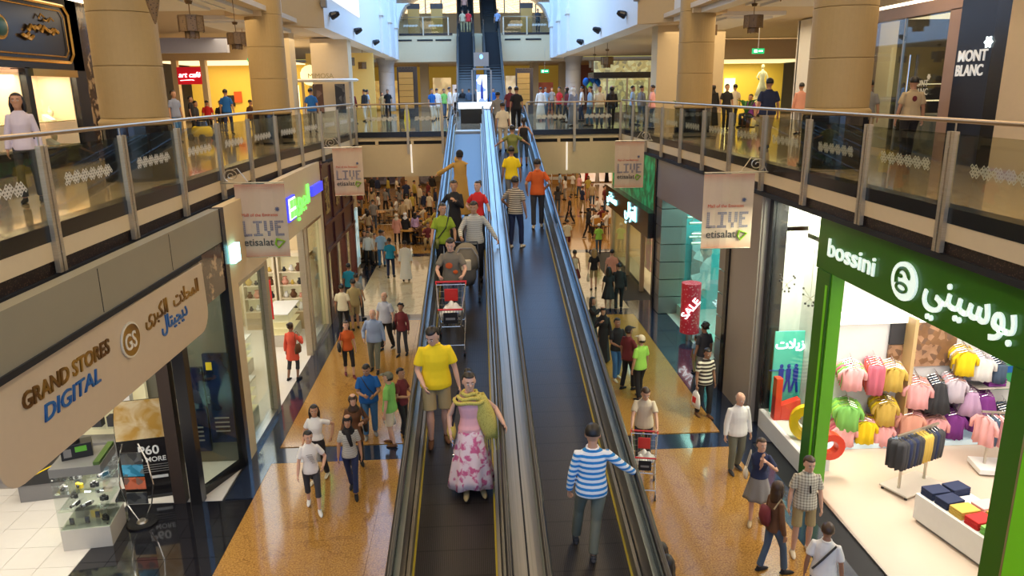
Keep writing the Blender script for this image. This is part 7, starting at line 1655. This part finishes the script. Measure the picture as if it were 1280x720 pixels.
up_(1131, 200, 'man in a beige tee with a round back print before the pen shop', h=1.76, rz=172, top='tan', tk='tee', bot='black', skin='a', lod=2, stout=1.1,
    extra=lambda t, U, a, l: MB().sphere(U((0, .122, 1.28)), (.05, .012, .06), 12, 6).build('tee_print', cloth('maroon'), t))
up_(1078, 192, 'man in grey-beige walking half behind the nearest right column', h=1.72, rz=160, top='grey', tk='tee', bot='tan', lod=1)
for i, (x, y) in enumerate(((262, 157), (279, 159), (248, 160), (316, 157), (950, 153), (936, 155))):
    q = G(x, y+4, F); person(pos=tuple(q), rz=[200, 20, 90, 150, 10, 300][i], top=['red', 'black', 'charcoal', 'brown', 'pink', 'purple'][i], sit=True, lod=0, bot='black', label='seated cafe guest in %s on the %s walkway' % (['red', 'black', 'charcoal', 'brown', 'pink', 'violet'][i], 'left' if x < 500 else 'right'))
    o = MB().box(-.2, .2, -.2, .2, .40, .46).box(-.03, .03, -.03, .03, 0, .4).box(-.18, .18, -.18, .18, 0, .03).build('stool', wood_dark, None, loc=tuple(q)); o['label'] = 'dark stool under the seated cafe guest in %s' % ['red', 'black', 'charcoal', 'brown', 'pink', 'violet'][i]; o['category'] = 'stool'
def plant(x, y, z, lab, h=1.2):
    t = thing('potted_plant', lab, 'plant', (x, y, z)); MB().ell([(0, 0, 0, .16, .16), (0, 0, .35, .22, .22), (0, 0, .36, .18, .18)], 14).build('pot', cloth('brown'), t)
    MB().tube([(0, 0, .34), (0, 0, .55)], .03, 6).build('stem', cloth('brown'), t)
    for i in range(11):
        a = i*2.4; r_ = .35+.1*(i % 3); P_ = [(0, 0, .5), (r_*.5*math.cos(a), r_*.5*math.sin(a), .5+h*.45), (r_*math.cos(a), r_*math.sin(a), .5+h*(.5-.25*(i % 2)))]
        MB().tube(P_, [.012, .045, .006], 5, flat=.25).build('leaf', mat('leaf_green', (.03, .16, .03), .6, nz=.3), t)
q = G(835, 148, F); plant(8.6, 30.6, F, 'potted palm beside the cream pier on the right walkway'); plant(-6.35, 58.6, F, 'potted plant at the foot of the far left column'); plant(11.2, 30.5, F, 'leafy potted plant right of the second right column')
q = G(509, 152, F); t = thing('floor_sign', 'small yellow folding floor sign behind the left bridge railing', 'sign', tuple(q)); MB().add([(-.16, -.18, 0), (.16, -.18, 0), (.1, -.02, .65), (-.1, -.02, .65), (-.16, -.16, 0), (.16, -.16, 0), (.1, 0, .65), (-.1, 0, .65)], [(0, 1, 2, 3), (5, 4, 7, 6), (1, 5, 6, 2), (4, 0, 3, 7), (3, 2, 6, 7), (0, 4, 5, 1)]).build('front_panel', cloth('yellow'), t)
MB().add([(-.16, .18, 0), (.16, .18, 0), (.1, .02, .65), (-.1, .02, .65), (-.16, .16, 0), (.16, .16, 0), (.1, 0, .65), (-.1, 0, .65)], [(1, 0, 3, 2), (4, 5, 6, 7), (5, 1, 2, 6), (0, 4, 7, 3), (2, 3, 7, 6), (4, 0, 1, 5)]).build('rear_panel', cloth('yellow'), t)
q = G(254, 176, F); t = thing('ride_on_car', 'small yellow ride-on car on the left walkway behind the glass', 'toy car', (q.x, q.y, F), R(-30))
MB().ell([(0, 0, .16, .42, .26), (0, 0, .3, .46, .28), (0, 0, .45, .40, .25), (0, 0, .5, .3, .2)], 16).build('body', cloth('yellow'), t, smooth=True); MB().ell([(.02, 0, .5, .22, .2), (.02, 0, .68, .18, .17)], 12).build('windscreen', dark_glass, t)
for a in (-.28, .28):
    for b in (-.26, .26): MB().tube([(a, b-.04, .12), (a, b+.04, .12)], .12, 14).build('wheel', rubber, t)
for i, (x, c, z) in enumerate(((6.0, 'blue', 1.95), (6.35, 'blue', 2.1), (6.2, 'lime', 1.75), (6.6, 'blue', 1.9), (6.45, 'white', 1.7))):
    t = thing('balloon', '%s balloon, place %s in the bunch above the plaza visitors' % (c, ORD[i]), 'balloon', (x, 39.5, F+z), 0, 'balloons over the plaza'); MB().sphere((0, 0, 0), (.17, .17, .21), 12, 8).build('skin', cloth(c), t, smooth=True); MB().tube([(0, 0, -.2), (0, 0, -.9)], .006, 4).build('string', cloth('white'), t)
# riders and visitors on the second floor
for (x, y, z, c, lab) in ((-.4, 60.9, 11.98, 'tan', 'person in tan at the top of the left far escalator'), (.05, 60.9, 11.98, 'red', 'person in red at the top of the left far escalator'), (2.3, 60.9, 11.98, 'greyblue', 'person in grey-blue at the top of the right far escalator'), (5.4, 60.6, 11.98, 'charcoal', 'person in dark clothes at the right end of the second-floor glass'), (-.25, 64.5, 13.55, 'salmon', 'person riding the upper left escalator flight'), (-.1, 66.6, 14.8, 'cream', 'person in cream higher on the upper left escalator flight')):
    person(pos=(x, y, z), rz=180 if c != 'charcoal' else 0, top=c, tk='tee', bot='khaki' if c in ('tan', 'red') else 'black', lod=0, label=lab)
bpy.context.view_layer.update()
